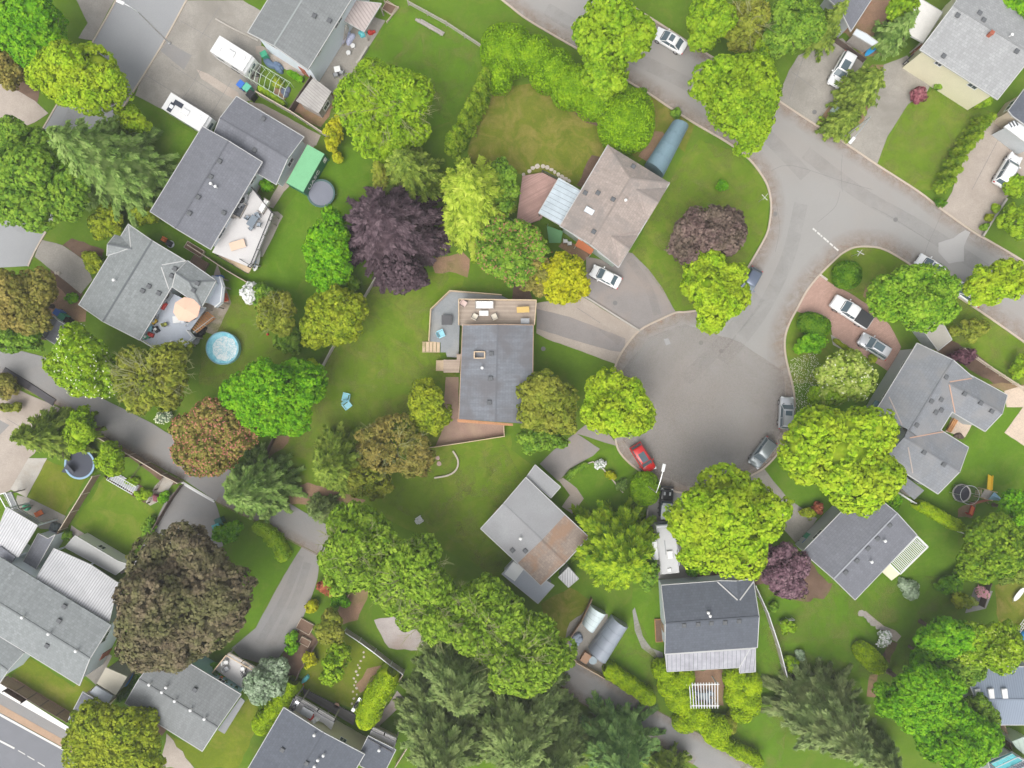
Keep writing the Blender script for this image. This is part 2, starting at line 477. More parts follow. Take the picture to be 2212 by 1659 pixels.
LV = {}
def tree(kind, vx, vy, rx, ry, h, leafm, label, name='tree', rz=None, seed=None, cat='tree', group=None, dens=1.0, leaf=.225, lobes=10, rot=0.0,
         gap=.13, twigs=0, blossom=None, zc=None, clump=.42, conf=None, trunkr=None, **kw):
    """vx, vy: crown centre in the photograph; rx, ry: crown half widths in photo pixels; h: height in metres"""
    seed = seed if seed is not None else int(vx * 7 + vy * 13)
    rng = np.random.default_rng(seed)
    low = kind in ('shrub', 'ball')
    rzm = rz if rz else (h * .5 if low else h * .36)
    cz = zc if zc is not None else (h - rzm * 1.02)
    c0 = P(vx, vy, cz if kind not in ('conifer',) else h * .45)
    s = G * (HC - cz) / HC; RX, RY = rx * s, ry * s
    T = thing(name, label, cat, (c0.x, c0.y, 0), 0.0, group)
    off = np.array([c0.x, c0.y, 0])
    r = trunkr or max(.06, .028 * h)
    tb = MB()
    if kind == 'conifer':
        cf = dict(droop=.22, power=.8, frond=.5); cf.update(conf or {})
        C, nn, D = gen_conifer(rng, RX, h, dens, **cf)
        if RY != RX: C[:, 1] *= RY / RX
        if rot: cr, sr = math.cos(rot), math.sin(rot); Rm = np.array([[cr, -sr, 0], [sr, cr, 0], [0, 0, 1]]).T; C = C @ Rm; D = D @ Rm; nn = nn @ Rm
        nL = len(C)
        ev, ef = [], []; kk = 12; pw = cf['power']
        for j in range(8):
            tt = j / 7; q = RX * .68 * (1 - tt) ** pw
            for k in range(kk): a = 6.2832 * k / kk; ev.append((q * math.cos(a), q * math.sin(a) * RY / RX, h * (.12 + .84 * tt)))
        ef = [(j * kk + k, j * kk + (k + 1) % kk, (j + 1) * kk + (k + 1) % kk, (j + 1) * kk + k) for j in range(7) for k in range(kk)]
        me = leafmesh('crown', C, nn, rng.uniform(.8, 1.3, nL) * leaf * 1.25, rng.uniform(.8, 1.2, nL) * leaf * .62, D, rng, (ev, ef))
        cr_ = part('crown', me, leafm, T)
        tb.tube((0, 0, -.15), (0, 0, h * .5), r, r * .6, 9); tb.tube((0, 0, h * .5), (0, 0, h * .97), r * .6, .03, 7)
        for i in range(14):
            a = i * 2.4; t = .1 + .055 * i; ln = RX * (1 - t) ** .8 * .8
            tb.tube((0, 0, h * t), (math.cos(a) * ln, math.sin(a) * ln, h * t - .1 * ln), .09, .03, 5)
        part('trunk', tb, BARK, T, world=False)
    else:
        if kind == 'ball':
            C, nn = gen_ball(rng, RX, RY, rzm, leaf)
            extra = ball_core(RX * .93, RY * .93, rzm * .93, (0, 0, 0))
        else:
            C, nn = gen_broad(rng, RX, RY, rzm, lobes, dens, leaf, clump, gap, **kw); extra = None
            if gap < .2:
                ev, ef = [], []
                for lc, lr_ in zip(*gen_broad.lobes):
                    v_, f_ = ball_core(*(lr_ * .79), lc, 10, 5); b_ = len(ev); ev += v_; ef += [tuple(i + b_ for i in f) for f in f_]
                extra = (ev, ef)
        if rot: cr, sr = math.cos(rot), math.sin(rot); Rm = np.array([[cr, -sr, 0], [sr, cr, 0], [0, 0, 1]]).T; C = C @ Rm; nn = nn @ Rm
        if extra is not None and rot:
            extra = ([tuple(np.array(v) @ Rm) for v in extra[0]], extra[1])
        C[:, 2] += cz
        if extra is not None: extra = ([(x, y, z + cz) for x, y, z in extra[0]], extra[1])
        C[:, 2] = np.maximum(C[:, 2], .06)
        nL = len(C); asp = .78 if not twigs else .5
        lu = rng.uniform(.7, 1.3, nL) * leaf * (.74 if not twigs else .85)
        me = leafmesh('crown', C, nn, lu, lu * asp, None, rng, extra)
        part('crown', me, leafm, T)
        if blossom:
            bm_, frac, bs = blossom
            pick = (rng.random(nL) < frac) & (nn[:, 2] > -.1)
            c2 = C[pick] + nn[pick] * .12; n2 = unit(nn[pick] + np.array([0, 0, .6])); k = len(c2)
            # little rosettes: two crossed leaves each
            c2 = np.vstack([c2, c2 + rng.normal(0, .05, c2.shape)]); n2 = np.vstack([n2, n2])
            part('blossom', leafmesh('blossom', c2, n2, rng.uniform(.6, 1.2, 2 * k) * bs, rng.uniform(.6, 1.1, 2 * k) * bs * .8, None, rng), bm_, T)
        rr = random.Random(seed)
        if low:
            for i in range(4):
                a = i * 1.57 + .4; tb.tube((0, 0, -.05), (math.cos(a) * RX * .45, math.sin(a) * RY * .45, cz), max(.03, r * .8), .015, 5)
            part('stem', tb, BARK, T, world=False)
        else:
            trunk_mesh(tb, (0, 0, 0), (0, 0, cz + rzm * .35), r, rr, ((0, 0, cz), RX, RY, rzm), 7)
            part('trunk', tb, BARK, T, world=False)
        if twigs:
            tw = MB()
            for i in range(twigs):
                a = rr.uniform(0, 6.283); el = rr.uniform(.25, 1.35); q = rr.uniform(.93, 1.08)
                e = Vector((math.cos(a) * math.cos(el) * RX * q, math.sin(a) * math.cos(el) * RY * q, cz + math.sin(el) * rzm * q))
                b = Vector((e.x * .25, e.y * .25, cz + (e.z - cz) * .45)); m2 = b.lerp(e, .55) + Vector((rr.uniform(-.3, .3), rr.uniform(-.3, .3), .2))
                tw.path([b, m2, e], [.06, .04, .02], 4)
                for _ in range(4):
                    t = rr.uniform(.3, .9); p = m2.lerp(e, t); dd = Vector((rr.uniform(-1, 1), rr.uniform(-1, 1), rr.uniform(-.1, .5))) * rr.uniform(.5, 1.1)
                    tw.tube(p, p + dd + (e - m2).normalized() * .5, .026, .012, 3, False)
            part('branches', tw, PALE, T, world=False)
    return T
def gen_ball(rng, rx, ry, rz, leaf, dens=1.0):
    n = int(2 * math.pi * rx * ry * 1.9 / (leaf * leaf) * dens * 1.6)
    d = rdir(rng, n); d = d[d[:, 2] > -.55]
    sh_ = np.array([rx, ry, rz])
    # squared-off trimmed form
    k = (np.abs(d[:, 0]) ** 2.5 + np.abs(d[:, 1]) ** 2.5 + np.abs(d[:, 2]) ** 2.5) ** (-1 / 2.5)
    c = d * k[:, None] * sh_ * rng.uniform(.95, 1.03, (len(d), 1))
    nn = unit(d / sh_ * min(sh_) + rdir(rng, len(d)) * .55 + np.array([0, 0, .15]))
    return c, nn
def ball_core(rx, ry, rz, c, n=14, m=8):
    V, F = [], []
    for i in range(m + 1):
        el = -math.pi / 2 * .7 + (math.pi / 2 * 1.7) * i / m
        for k in range(n):
            a = 2 * math.pi * k / n
            V.append((c[0] + rx * math.cos(el) * math.cos(a), c[1] + ry * math.cos(el) * math.sin(a), c[2] + rz * math.sin(el)))
    for i in range(m):
        for k in range(n): F.append((i * n + k, i * n + (k + 1) % n, (i + 1) * n + (k + 1) % n, (i + 1) * n + k))
    return V, F
def hedge(vpts, width, h, leafm, label, leaf=.2, name='hedge', seed=1, wob=.15, group=None, smooth=True, cat='hedge', dens=1.0, ztop=None):
    """clipped hedge along a line traced at its top; width, height in metres"""
    rng = np.random.default_rng(seed + int(vpts[0][0]))
    line = smoothline(vpts, 5) if smooth and len(vpts) > 2 else vpts
    W = [P(x, y, h) for x, y in line]
    segs = [(W[i], W[i + 1]) for i in range(len(W) - 1)]
    b0 = W[len(W) // 2]; T = thing(name, label, cat, (b0.x, b0.y, 0), 0, group); o = np.array([b0.x, b0.y, 0])
    tot = sum((b - a).length for a, b in segs); C, NN = [], []
    n = int(tot * (2 * h + width + 1) / (leaf * leaf) * 1.5 * dens)
    cum = np.cumsum([0] + [(b - a).length for a, b in segs]); s = rng.uniform(0, tot, n)
    idx = np.clip(np.searchsorted(cum, s) - 1, 0, len(segs) - 1)
    A = np.array([a[:] for a, b in segs])[idx]; B = np.array([b[:] for a, b in segs])[idx]
    t = ((s - cum[idx]) / (cum[idx + 1] - cum[idx]))[:, None]; c = A + (B - A) * t
    d = unit((B - A) * np.array([1, 1, 0])); lat = np.stack([-d[:, 1], d[:, 0], np.zeros(len(d))], 1)
    # cross-section: rounded rectangle by angle; ends taper into a round
    th = rng.uniform(-.25, math.pi + .25, n); e = 3.2
    kx = np.abs(np.cos(th)) ** (2 / e) * np.sign(np.cos(th)); kz = np.abs(np.sin(th)) ** (2 / e) * np.sign(np.sin(th))
    we = width / 2; lump = 1 + wob * (np.sin(s * 2 * math.pi / 1.1 + seed) * .5 + np.sin(s * 2.3 + seed * 2) * .5)
    ee = np.minimum(1, np.sqrt(np.clip(np.minimum(s, tot - s) / (we * .9) + .08, 0, 1)))
    hw = we * lump * ee; j = rng.uniform(.93, 1.05, n)
    p = c * np.array([1, 1, 0]) + lat * (kx * hw * j)[:, None]
    zz = np.where(kz > 0, kz, 0) * h * .62 * (.8 + .2 * ee) * (.94 + .06 * lump) * j + h * .38
    low = rng.random(n) < .35; zz = np.where((np.abs(kx) > .85) & low, rng.uniform(.05, h * .6, n), zz)
    p[:, 2] = zz
    nn = unit(lat * kx[:, None] + np.array([0, 0, 1.0]) * np.maximum(kz, 0)[:, None] + rdir(rng, n) * .6)
    V, F = [], []
    for i, w_ in enumerate(W):
        a = W[max(i - 1, 0)]; b = W[min(i + 1, len(W) - 1)]; tt = (b - a); tt.z = 0; tt.normalize(); ln = Vector((-tt.y, tt.x, 0)) * we * .86
        if i in (0, len(W) - 1): ln = ln * .5
        for q, z in ((1, 0), (1, h * .7), (.7, h * .9), (-.7, h * .9), (-1, h * .7), (-1, 0)): V.append((w_.x + ln.x * q - o[0], w_.y + ln.y * q - o[1], z))
    for i in range(len(W) - 1):
        for k in range(5): F.append((i * 6 + k, i * 6 + k + 1, i * 6 + 7 + k, i * 6 + 6 + k))
    F += [tuple(range(6)), tuple(range((len(W) - 1) * 6, len(W) * 6))[::-1]]
    me = leafmesh('foliage', p - o, nn, rng.uniform(.7, 1.3, n) * leaf * .62, rng.uniform(.7, 1.2, n) * leaf * .4, None, rng, (V, F))
    part('foliage', me, leafm, T)
    st = MB()
    for i in range(0, len(W), max(1, len(W) // 8)): st.tube((W[i].x - o[0], W[i].y - o[1], -.05), (W[i].x - o[0], W[i].y - o[1], h * .7), .05, .03, 6)
    part('stem', st, BARK, T, world=False)
    return T
# ---------------------------------------------------------------- materials
WHITE = mat('white_trim', (.66, .66, .65), .5); TRIM = mat('grey_trim', (.42, .42, .41), .6)
CREAM = m_rough('cream_siding', (.62, .58, .42), .06, .8, 6, .8)
BLUEW = m_rough('pale_blue_siding', (.60, .65, .70), .05, .8, 6, .8)
GREYW = m_rough('grey_siding', (.42, .44, .45), .08, .8, 6, .8)
SAGEW = m_rough('sage_siding', (.36, .42, .36), .08, .8, 6, .8)
TANW = m_rough('tan_siding', (.50, .42, .32), .08, .8, 6, .8)
TEALW = m_rough('teal_trim', (.30, .48, .52), .06, .8, 6, .7)
WOOD = m_rough('weathered_wood', (.34, .24, .17), .22, 1.2, 8, .85)
WOODL = m_rough('pale_lumber', (.52, .40, .27), .15, 1.2, 8, .8)
WOODG = m_rough('grey_wood', (.33, .30, .27), .22, 1.4, 8, .9)
WOODO = m_rough('orange_cedar', (.55, .28, .12), .18, 1.2, 8, .8)
RUST = m_rough('rusty_edge', (.40, .20, .10), .25, 1.5, 8, .8)
CONC = m_rough('concrete', (.40, .375, .335), .16, .6, 7, .9, (.30, .25, .19), .5)
CONCD = m_rough('dark_concrete', (.27, .26, .245), .18, .6, 7, .9)
CONCW = m_rough('white_concrete', (.72, .70, .66), .08, .5, 6, .8)
METAL = mat('galvanised_metal', (.55, .56, .57), .35, .7)
DARK = mat('black_plastic', (.02, .02, .022), .45)
IRON = mat('dark_iron', (.05, .05, .055), .5, .4)
GLASS = mat('window_glass', (.05, .065, .075), .08)
GLASSB = mat('sky_glass', (.16, .26, .29), .08)
CLOTHW = mat('white_cloth', (.72, .72, .70), .9)
BEIGE = mat('beige_cushion', (.62, .56, .46), .9)
RED = mat('red_plastic', (.5, .04, .03), .5)
REDD = mat('brick_red_panel', (.33, .10, .06), .8)
ORANGE = mat('orange_plastic', (.75, .18, .05), .5)
YELLOW = mat('yellow_plastic', (.80, .50, .02), .45)
GREENP = mat('green_plastic', (.04, .28, .16), .45)
BLUEP = mat('blue_plastic', (.03, .13, .45), .45)
TEALP = mat('teal_plastic', (.10, .42, .45), .5)
AQUA = mat('light_blue_plastic', (.30, .62, .72), .5)
GREYP = mat('grey_plastic', (.30, .31, .32), .5)
NET = mat('dark_mesh', (.055, .06, .075), .8)
SOIL = m_rough('soil', (.15, .095, .065), .3, 1.1, 9, .95)
STONE = m_rough('pale_stone', (.48, .42, .36), .22, 1.8, 9, .9)
PAINTW = mat('road_paint', (.58, .57, .54), .7)
RUBBER = mat('rubber', (.02, .02, .02), .85)
RIM = mat('alloy', (.5, .5, .52), .3, .8)
LAMPR = mat('tail_lamp', (.45, .02, .02), .25)
LAMPW = mat('head_lamp', (.7, .72, .74), .15)

def beam(mb, p, q, w, h):
    p, q = Vector(p), Vector(q); d = (q - p); hd = Vector((d.x, d.y, 0))
    if hd.length < 1e-4: return mb.tube(p, q, w / 2, w / 2, 4)
    n = Vector((-hd.y, hd.x, 0)).normalized() * w / 2; u = Vector((0, 0, h / 2))
    vs = [p - n - u, p + n - u, p + n + u, p - n + u, q - n - u, q + n - u, q + n + u, q - n + u]
    return mb.add(vs, [(0, 1, 2, 3), (7, 6, 5, 4), (0, 4, 5, 1), (1, 5, 6, 2), (2, 6, 7, 3), (3, 7, 4, 0)])
def inpoly(p, poly):
    c = False; n = len(poly)
    for i in range(n):
        a, b = poly[i], poly[(i + 1) % n]
        if (a[1] > p[1]) != (b[1] > p[1]) and p[0] < (b[0] - a[0]) * (p[1] - a[1]) / (b[1] - a[1]) + a[0]: c = not c
    return c
def hitmesh(mb, vx, vy):
    t = BVHTree.FromPolygons([Vector(v) for v in mb.v], mb.f)
    o = Vector((0, 0, HC)); d = (P(vx, vy, 0) - o).normalized()
    r = t.ray_cast(o, d)
    return r[0] if r[0] is not None else P(vx, vy, 3)

class House:
    def __init__(s, name, label, vx, vy, roofm, wallm, trim=None, cat='house', ang=0.0, group=None):
        s.T = thing(name, label, cat, tuple(P(vx, vy, 0)), 0, group)
        s.rm, s.wm, s.tm = roofm, wallm, trim or TRIM; s.R, s.W, s.F = MB(), MB(), MB(); s.edges = []; s.foot = []; s.vents = []; s.ang = ang; s.n = 0; s.capm = None
    def post(s, q, hh, w_=.13): part('post', MB().box((q.x, q.y, hh / 2 - .05), (w_, w_, hh)), s.wm, s.T)
    def _in(s, pts, ov):
        n = len(pts); out = []
        c = sum((Vector((p.x, p.y, 0)) for p in pts), Vector()) / n
        area = sum(pts[i].x * pts[(i + 1) % n].y - pts[(i + 1) % n].x * pts[i].y for i in range(n)); sg = 1 if area > 0 else -1
        for i in range(n):
            a, b, d = pts[i - 1], pts[i], pts[(i + 1) % n]
            e1 = Vector((b.x - a.x, b.y - a.y, 0)).normalized(); e2 = Vector((d.x - b.x, d.y - b.y, 0)).normalized()
            n1 = Vector((-e1.y, e1.x, 0)) * sg; n2 = Vector((-e2.y, e2.x, 0)) * sg; bis = n1 + n2
            k = ov / max(.3, (1 + n1.dot(n2)) / 2) / 2
            out.append(Vector((b.x, b.y, 0)) + bis * k)
        return out
    def gable(s, cs, ze, zr, ov=.5, hip=(0, 0), th=.2, z0=0.0, trims='abcd', walls=True, dz=0.0):
        s.n += 1; e = .004 * s.n
        a, b, c, d = [P(x, y, ze) for x, y in cs]
        for p in (a, b, c, d): p.z += e
        r0, r1 = (a + b) / 2, (c + d) / 2; ax = (r1 - r0).normalized()
        r0 = r0 + ax * hip[0]; r1 = r1 - ax * hip[1]; r0.z = r1.z = zr + e
        T = [a, b, c, d, r0, r1]; dn = Vector((0, 0, -th)); V = T + [p + dn for p in T]
        rc = getattr(s, 'K', None) or setattr(s, 'K', MB()) or s.K; beam(rc, r0 + Vector((0, 0, .015)), r1 + Vector((0, 0, .015)), .2, .05)
        for hp, (p, q), e_ in ((hip[0], (a, b), r0), (hip[1], (c, d), r1)):
            if hp: beam(rc, p, e_ + Vector((0, 0, .01)), .2, .05); beam(rc, q, e_ + Vector((0, 0, .01)), .2, .05)
        F = [(1, 2, 5, 4), (3, 0, 4, 5), (0, 1, 4), (2, 3, 5), (7, 10, 11, 8), (9, 11, 10, 6), (1, 7, 8, 2), (3, 9, 6, 0)]
        if hip[0]: F += [(6, 10, 7), (0, 6, 7, 1)]
        else: F += [(0, 6, 10, 4), (4, 10, 7, 1)]; F.remove((0, 1, 4))
        if hip[1]: F += [(8, 11, 9), (2, 8, 9, 3)]
        else: F += [(2, 8, 11, 5), (5, 11, 9, 3)]; F.remove((2, 3, 5))
        s.R.add(V, F)
        wd = (b - a).length / 2; sl = (zr - ze) / wd
        I = s._in([a, b, c, d], ov); zi = ze + sl * ov - th + .02 + e
        if walls:
            A, B, C, D = I; m0, m1 = (A + B) / 2, (C + D) / 2; zt = zr - th + .02 + e
            z_0 = zt if not hip[0] else zi; z_1 = zt if not hip[1] else zi
            s.W.prism([A, m0, B, C, m1, D], z0, [zi, z_0, zi, zi, z_1, zi])
            s.foot.append(([tuple(x[:2]) for x in I]))
            for k in range(4): s.edges.append((I[k], I[(k + 1) % 4], zi, len(s.foot) - 1, z0))
        up = Vector((0, 0, -.06))
        for k, (p, q) in (('b', (b, c)), ('d', (d, a))):
            if k in trims: beam(s.F, p + up, q + up, .09, .16)
        for k, (p, q, r, h) in (('a', (a, b, r0, hip[0])), ('c', (c, d, r1, hip[1]))):
            if k in trims:
                if h: beam(s.F, p + up, q + up, .09, .16)
                else: beam(s.F, p + up, r + up, .09, .2); beam(s.F, r + up, q + up, .09, .2)
        return s
    def _ccw(s, pts):
        n = len(pts); return sum(pts[i].x * pts[(i + 1) % n].y - pts[(i + 1) % n].x * pts[i].y for i in range(n)) > 0
    def slab(s, cs, z, ov=.3, th=.2, z0=0.0, trim=True, walls=True):
        """flat or pitched single plane: z is one height or one per corner"""
        s.n += 1; zs = list(z) if isinstance(z, (list, tuple)) else [z] * len(cs)
        pts = [P(x, y, q) for (x, y), q in zip(cs, zs)]
        if not s._ccw(pts): pts = pts[::-1]
        n = len(pts); s.R.add(pts + [p + Vector((0, 0, -th)) for p in pts], [tuple(range(n)), tuple(range(n, 2 * n))[::-1]] + [(i, n + i, n + (i + 1) % n, (i + 1) % n) for i in range(n)])
        if trim:
            for i in range(n): beam(s.F, pts[i] + Vector((0, 0, -.05)), pts[(i + 1) % n] + Vector((0, 0, -.05)), .08, .16)
        if walls:
            I = s._in(pts, ov); s.W.prism(I, z0, [p.z - th + .01 for p in pts]); s.foot.append([tuple(x[:2]) for x in I])
            for k in range(n): s.edges.append((I[k], I[(k + 1) % n], min(pts[k].z, pts[(k + 1) % n].z) - th, len(s.foot) - 1, z0))
        return s
    def done(s, door=True, winz=None, maxw=9, winm=None):
        T = s.T
        s.roof = part('roof', s.R, s.rm, T, uv=s.ang)
        s.wall = part('wall', s.W, s.wm, T)
        part('fascia', s.F, s.tm, T)
        if getattr(s, 'K', None): part('ridge_cap', s.K, s.capm or s.rm, T)
        rr = random.Random(len(s.T.name) + int(T.location.x * 3)); doord = not door; nw = 0
        for a, b, zt, fi, z0 in s.edges:
            d = b - a; ln = d.length
            if ln < 2.6: continue
            u = d / ln; nrm = Vector((u.y, -u.x, 0)); mid = (a + b) / 2
            if inpoly((mid + nrm * .1)[:2], s.foot[fi]): nrm = -nrm
            k = max(1, int(ln / 3.6)); ang = math.atan2(u.y, u.x)
            for i in range(k):
                p = a + u * ln * (i + .5) / k
                if any(inpoly((p + nrm * .4)[:2], f) for j, f in enumerate(s.foot) if j != fi): continue
                q = p + nrm * .035
                if not doord and ln > 5 and i == k // 2:
                    doord = True; mb = MB().box((q.x, q.y, z0 + 1.05), (.95, .09, 2.1), ang); dr = part('door', mb, REDD if rr.random() < .4 else WOOD, T)
                    h = p + nrm * .11 + u * .35; part('handle', MB().box((h.x, h.y, z0 + 1.0), (.05, .06, .16), ang), METAL, dr); continue
                if nw >= maxw: continue
                nw += 1
                w_, h_ = rr.choice([(1.2, 1.0), (1.6, 1.1), (.9, .9)]); zc = zt - .55 - h_ / 2
                fr = MB()
                for sx in (-1, 1): c = q + u * sx * (w_ / 2); fr.box((c.x, c.y, zc), (.09, .10, h_ + .09), ang)
                for sz in (-1, 1): fr.box((q.x, q.y, zc + sz * h_ / 2), (w_ - .09, .10, .09), ang)
                fr.box((q.x, q.y, zc), (.05, .08, h_ - .09), ang)
                fo = part('window', fr, WHITE, T)
                g = p + nrm * .02; part('pane', MB().box((g.x, g.y, zc), (w_ - .06, .05, h_ - .06), ang), winm or GLASS, fo)
        return s
    def valley(s, pts, m=None, w_=.14, nm='flashing'):
        mb = MB()
        for a, b in zip(pts[::2], pts[1::2]):
            n = 8; q = [hitmesh(s.R, a[0] + (b[0] - a[0]) * i / n, a[1] + (b[1] - a[1]) * i / n) + Vector((0, 0, .02)) for i in range(n + 1)]
            for i in range(n): beam(mb, q[i], q[i + 1], w_, .04)
            part(nm, mb, m or TRIM, s.roof); mb = MB()
        return s
    def vent(s, pts, kind='box'):
        for vx, vy in pts:
            p = hitmesh(s.R, vx, vy)
            if kind == 'box':
                mb = MB().box((p.x, p.y, p.z + .05), (.46, .46, .22), s.ang).box((p.x, p.y, p.z + .19), (.56, .56, .07), s.ang, taper=.8); part('roof_vent', mb, VENTD, s.roof)
            elif kind == 'pipe':
                mb = MB().tube((p.x, p.y, p.z - .1), (p.x, p.y, p.z + .55), .09, .09, 10).lathe((p.x, p.y, p.z + .5), [(.17, 0), (.2, .06), (.12, .14), (.02, .17)], 10); part('flue_pipe', mb, WHITE, s.roof)
            elif kind == 'sky':
                mb = MB().box((p.x, p.y, p.z + .06), (.75, 1.25, .22), s.ang); f = part('skylight', mb, METAL, s.roof)
                part('pane', MB().box((p.x, p.y, p.z + .19), (.6, 1.1, .05), s.ang), SKYL, f)
            elif kind == 'chimney':
                mb = MB().box((p.x, p.y, p.z + .3), (.42, .42, .8), s.ang).box((p.x, p.y, p.z + .73), (.5, .5, .06), s.ang).box((p.x, p.y, p.z + .8), (.2, .2, .1), s.ang); part('chimney', mb, REDD, s.roof)
        return s
VENTD = mat('vent_grey', (.10, .105, .11), .7)
SKYL = mat('frosted_dome', (.62, .70, .74), .25)

def rail(T, pts, z, m, h=1.0, name='railing', gap=.16, solid=False, close=False):
    """railing on points already in world space"""
    mb = MB(); pp = list(pts) + ([pts[0]] if close else [])
    for a, b in zip(pp[:-1], pp[1:]):
        a, b = Vector((a[0], a[1], z)), Vector((b[0], b[1], z)); d = b - a
        if d.length < .1: continue
        up = Vector((0, 0, h)); beam(mb, a + up, b + up, .11, .06); beam(mb, a + Vector((0, 0, .1)), b + Vector((0, 0, .1)), .05, .06)
        k = max(1, int(d.length / 1.7))
        for i in range(k + 1): p = a + d * i / k; mb.box((p.x, p.y, z + h / 2), (.1, .1, h), math.atan2(d.y, d.x))
        if gap:
            k = int(d.length / gap)
            for i in range(1, k): p = a + d * i / k; mb.box((p.x, p.y, z + h / 2 + .02), (.03, .03, h - .16), 0)
        else: mb.wallseg(a, b, z + .14, z + h - .06, .03)
    return part(name, mb, m, T)
def deck(T, vpts, z, m, ang=0.0, name='deck', th=.18, posts=True, skirt=None):
    W = [P(x, y, z) for x, y in vpts]; mb = MB().prism([p[:2] for p in W], z - th, z); d = part(name, mb, m, T, uv=ang)
    if posts and z > .5:
        c = sum(W, Vector()) / len(W)
        for p in W: q = p.lerp(c, .05); part('post', MB().box((q.x, q.y, (z - th) / 2), (.14, .14, z - th)), WOODG, T)
    return W
def stairs(T, va, vb, width, z1, z0=0.0, m=None, n=None, rails=False, railm=None):
    """flight from va (top, z1) to vb (foot, z0)"""
    a, b = P(*va, z1), P(*vb, z0); d = Vector((b.x - a.x, b.y - a.y, 0)); n = n or max(2, int((z1 - z0) / .18)); ang = math.atan2(d.y, d.x); run = d.length / n; mb = MB()
    for i in range(n):
        p = a + d * ((i + .5) / n); z = z1 - (z1 - z0) * (i + 1) / (n + 0.0) + .02; mb.box((p.x, p.y, z), (run * .82, width, .05), ang)
    nrm = Vector((-d.y, d.x, 0)).normalized()
    for s_ in (-1, 1):
        o = nrm * s_ * (width / 2 - .03); beam(mb, Vector((a.x, a.y, z1 - .12)) + o, Vector((b.x, b.y, z0 + .02)) + o, .05, .22)
    st = part('stairs', mb, m or WOODL, T)
    if rails:
        rb = MB()
        for s_ in (-1, 1):
            o = nrm * s_ * (width / 2); A, B = Vector((a.x, a.y, z1 + .95)) + o, Vector((b.x, b.y, z0 + .95)) + o; beam(rb, A, B, .07, .06)
            for t in (0, .5, 1): p = A.lerp(B, t); rb.box((p.x, p.y, p.z - .48), (.07, .07, .95))
        part('handrail', rb, railm or m or WOODL, T)
    return st

# ---------------------------------------------------------------- cars
def paint(name, col, metal=0.0, rough=.28):
    m = mat('paint_' + name, col, rough, metal); bsdf(m).inputs['Coat Weight'].default_value = .7; bsdf(m).inputs['Coat Roughness'].default_value = .08; return m
PW = paint('white', (.74, .74, .74)); PS = paint('silver', (.52, .53, .55), .35); PG = paint('grey', (.17, .18, .19), .4); PR = paint('red', (.50, .012, .012)); PB = paint('slate_blue', (.13, .16, .22), .4); PK = paint('black', (.015, .015, .017))
CARG = mat('car_glass', (.085, .12, .14), .1)  # base colour brightened to stand in for reflected sky
CARS = {
 'sedan': dict(L=4.65, W=1.84, H=1.45, g=(-.385, -.19, .075, .265), belt=.92, hood=.80, tail=.96),
 'suv': dict(L=4.65, W=1.92, H=1.72, g=(-.475, -.40, .10, .27), belt=1.08, hood=1.02, tail=1.05),
 'hatch': dict(L=4.2, W=1.80, H=1.55, g=(-.475, -.36, .08, .29), belt=.98, hood=.88, tail=1.0),
 'pickup': dict(L=5.8, W=2.02, H=1.90, g=(-.125, -.085, .12, .255), belt=1.22, hood=1.14, tail=1.20),
 'jeep': dict(L=4.1, W=1.86, H=1.85, g=(-.475, -.45, .0, .10), belt=1.15, hood=1.12, tail=1.15)}
def loft(mb, st, prof, caps=True):
    """st: list of x,w,zb,zt; prof: list of (kw, kz) around the half section, mirrored"""
    rings = []; full = [(a, b) for a, b in prof] + [(-a, b) for a, b in reversed(prof) if a > 1e-6]
    vs = []; n = len(full)
    for x, w_, zb, zt in st:
        for kw, kz in full: vs.append((x, w_ * kw, zb + (zt - zb) * kz))
    fs = []
    for i in range(len(st) - 1):
        for k in range(n): fs.append((i * n + k, i * n + (k + 1) % n, (i + 1) * n + (k + 1) % n, (i + 1) * n + k))
    if caps: fs += [tuple(range(n))[::-1], tuple(range((len(st) - 1) * n, len(st) * n))]
    return mb.add(vs, fs)
def flipfix(o):
    bm = bmesh.new(); bm.from_mesh(o.data); bmesh.ops.recalc_face_normals(bm, faces=bm.faces); bm.to_mesh(o.data); bm.free()
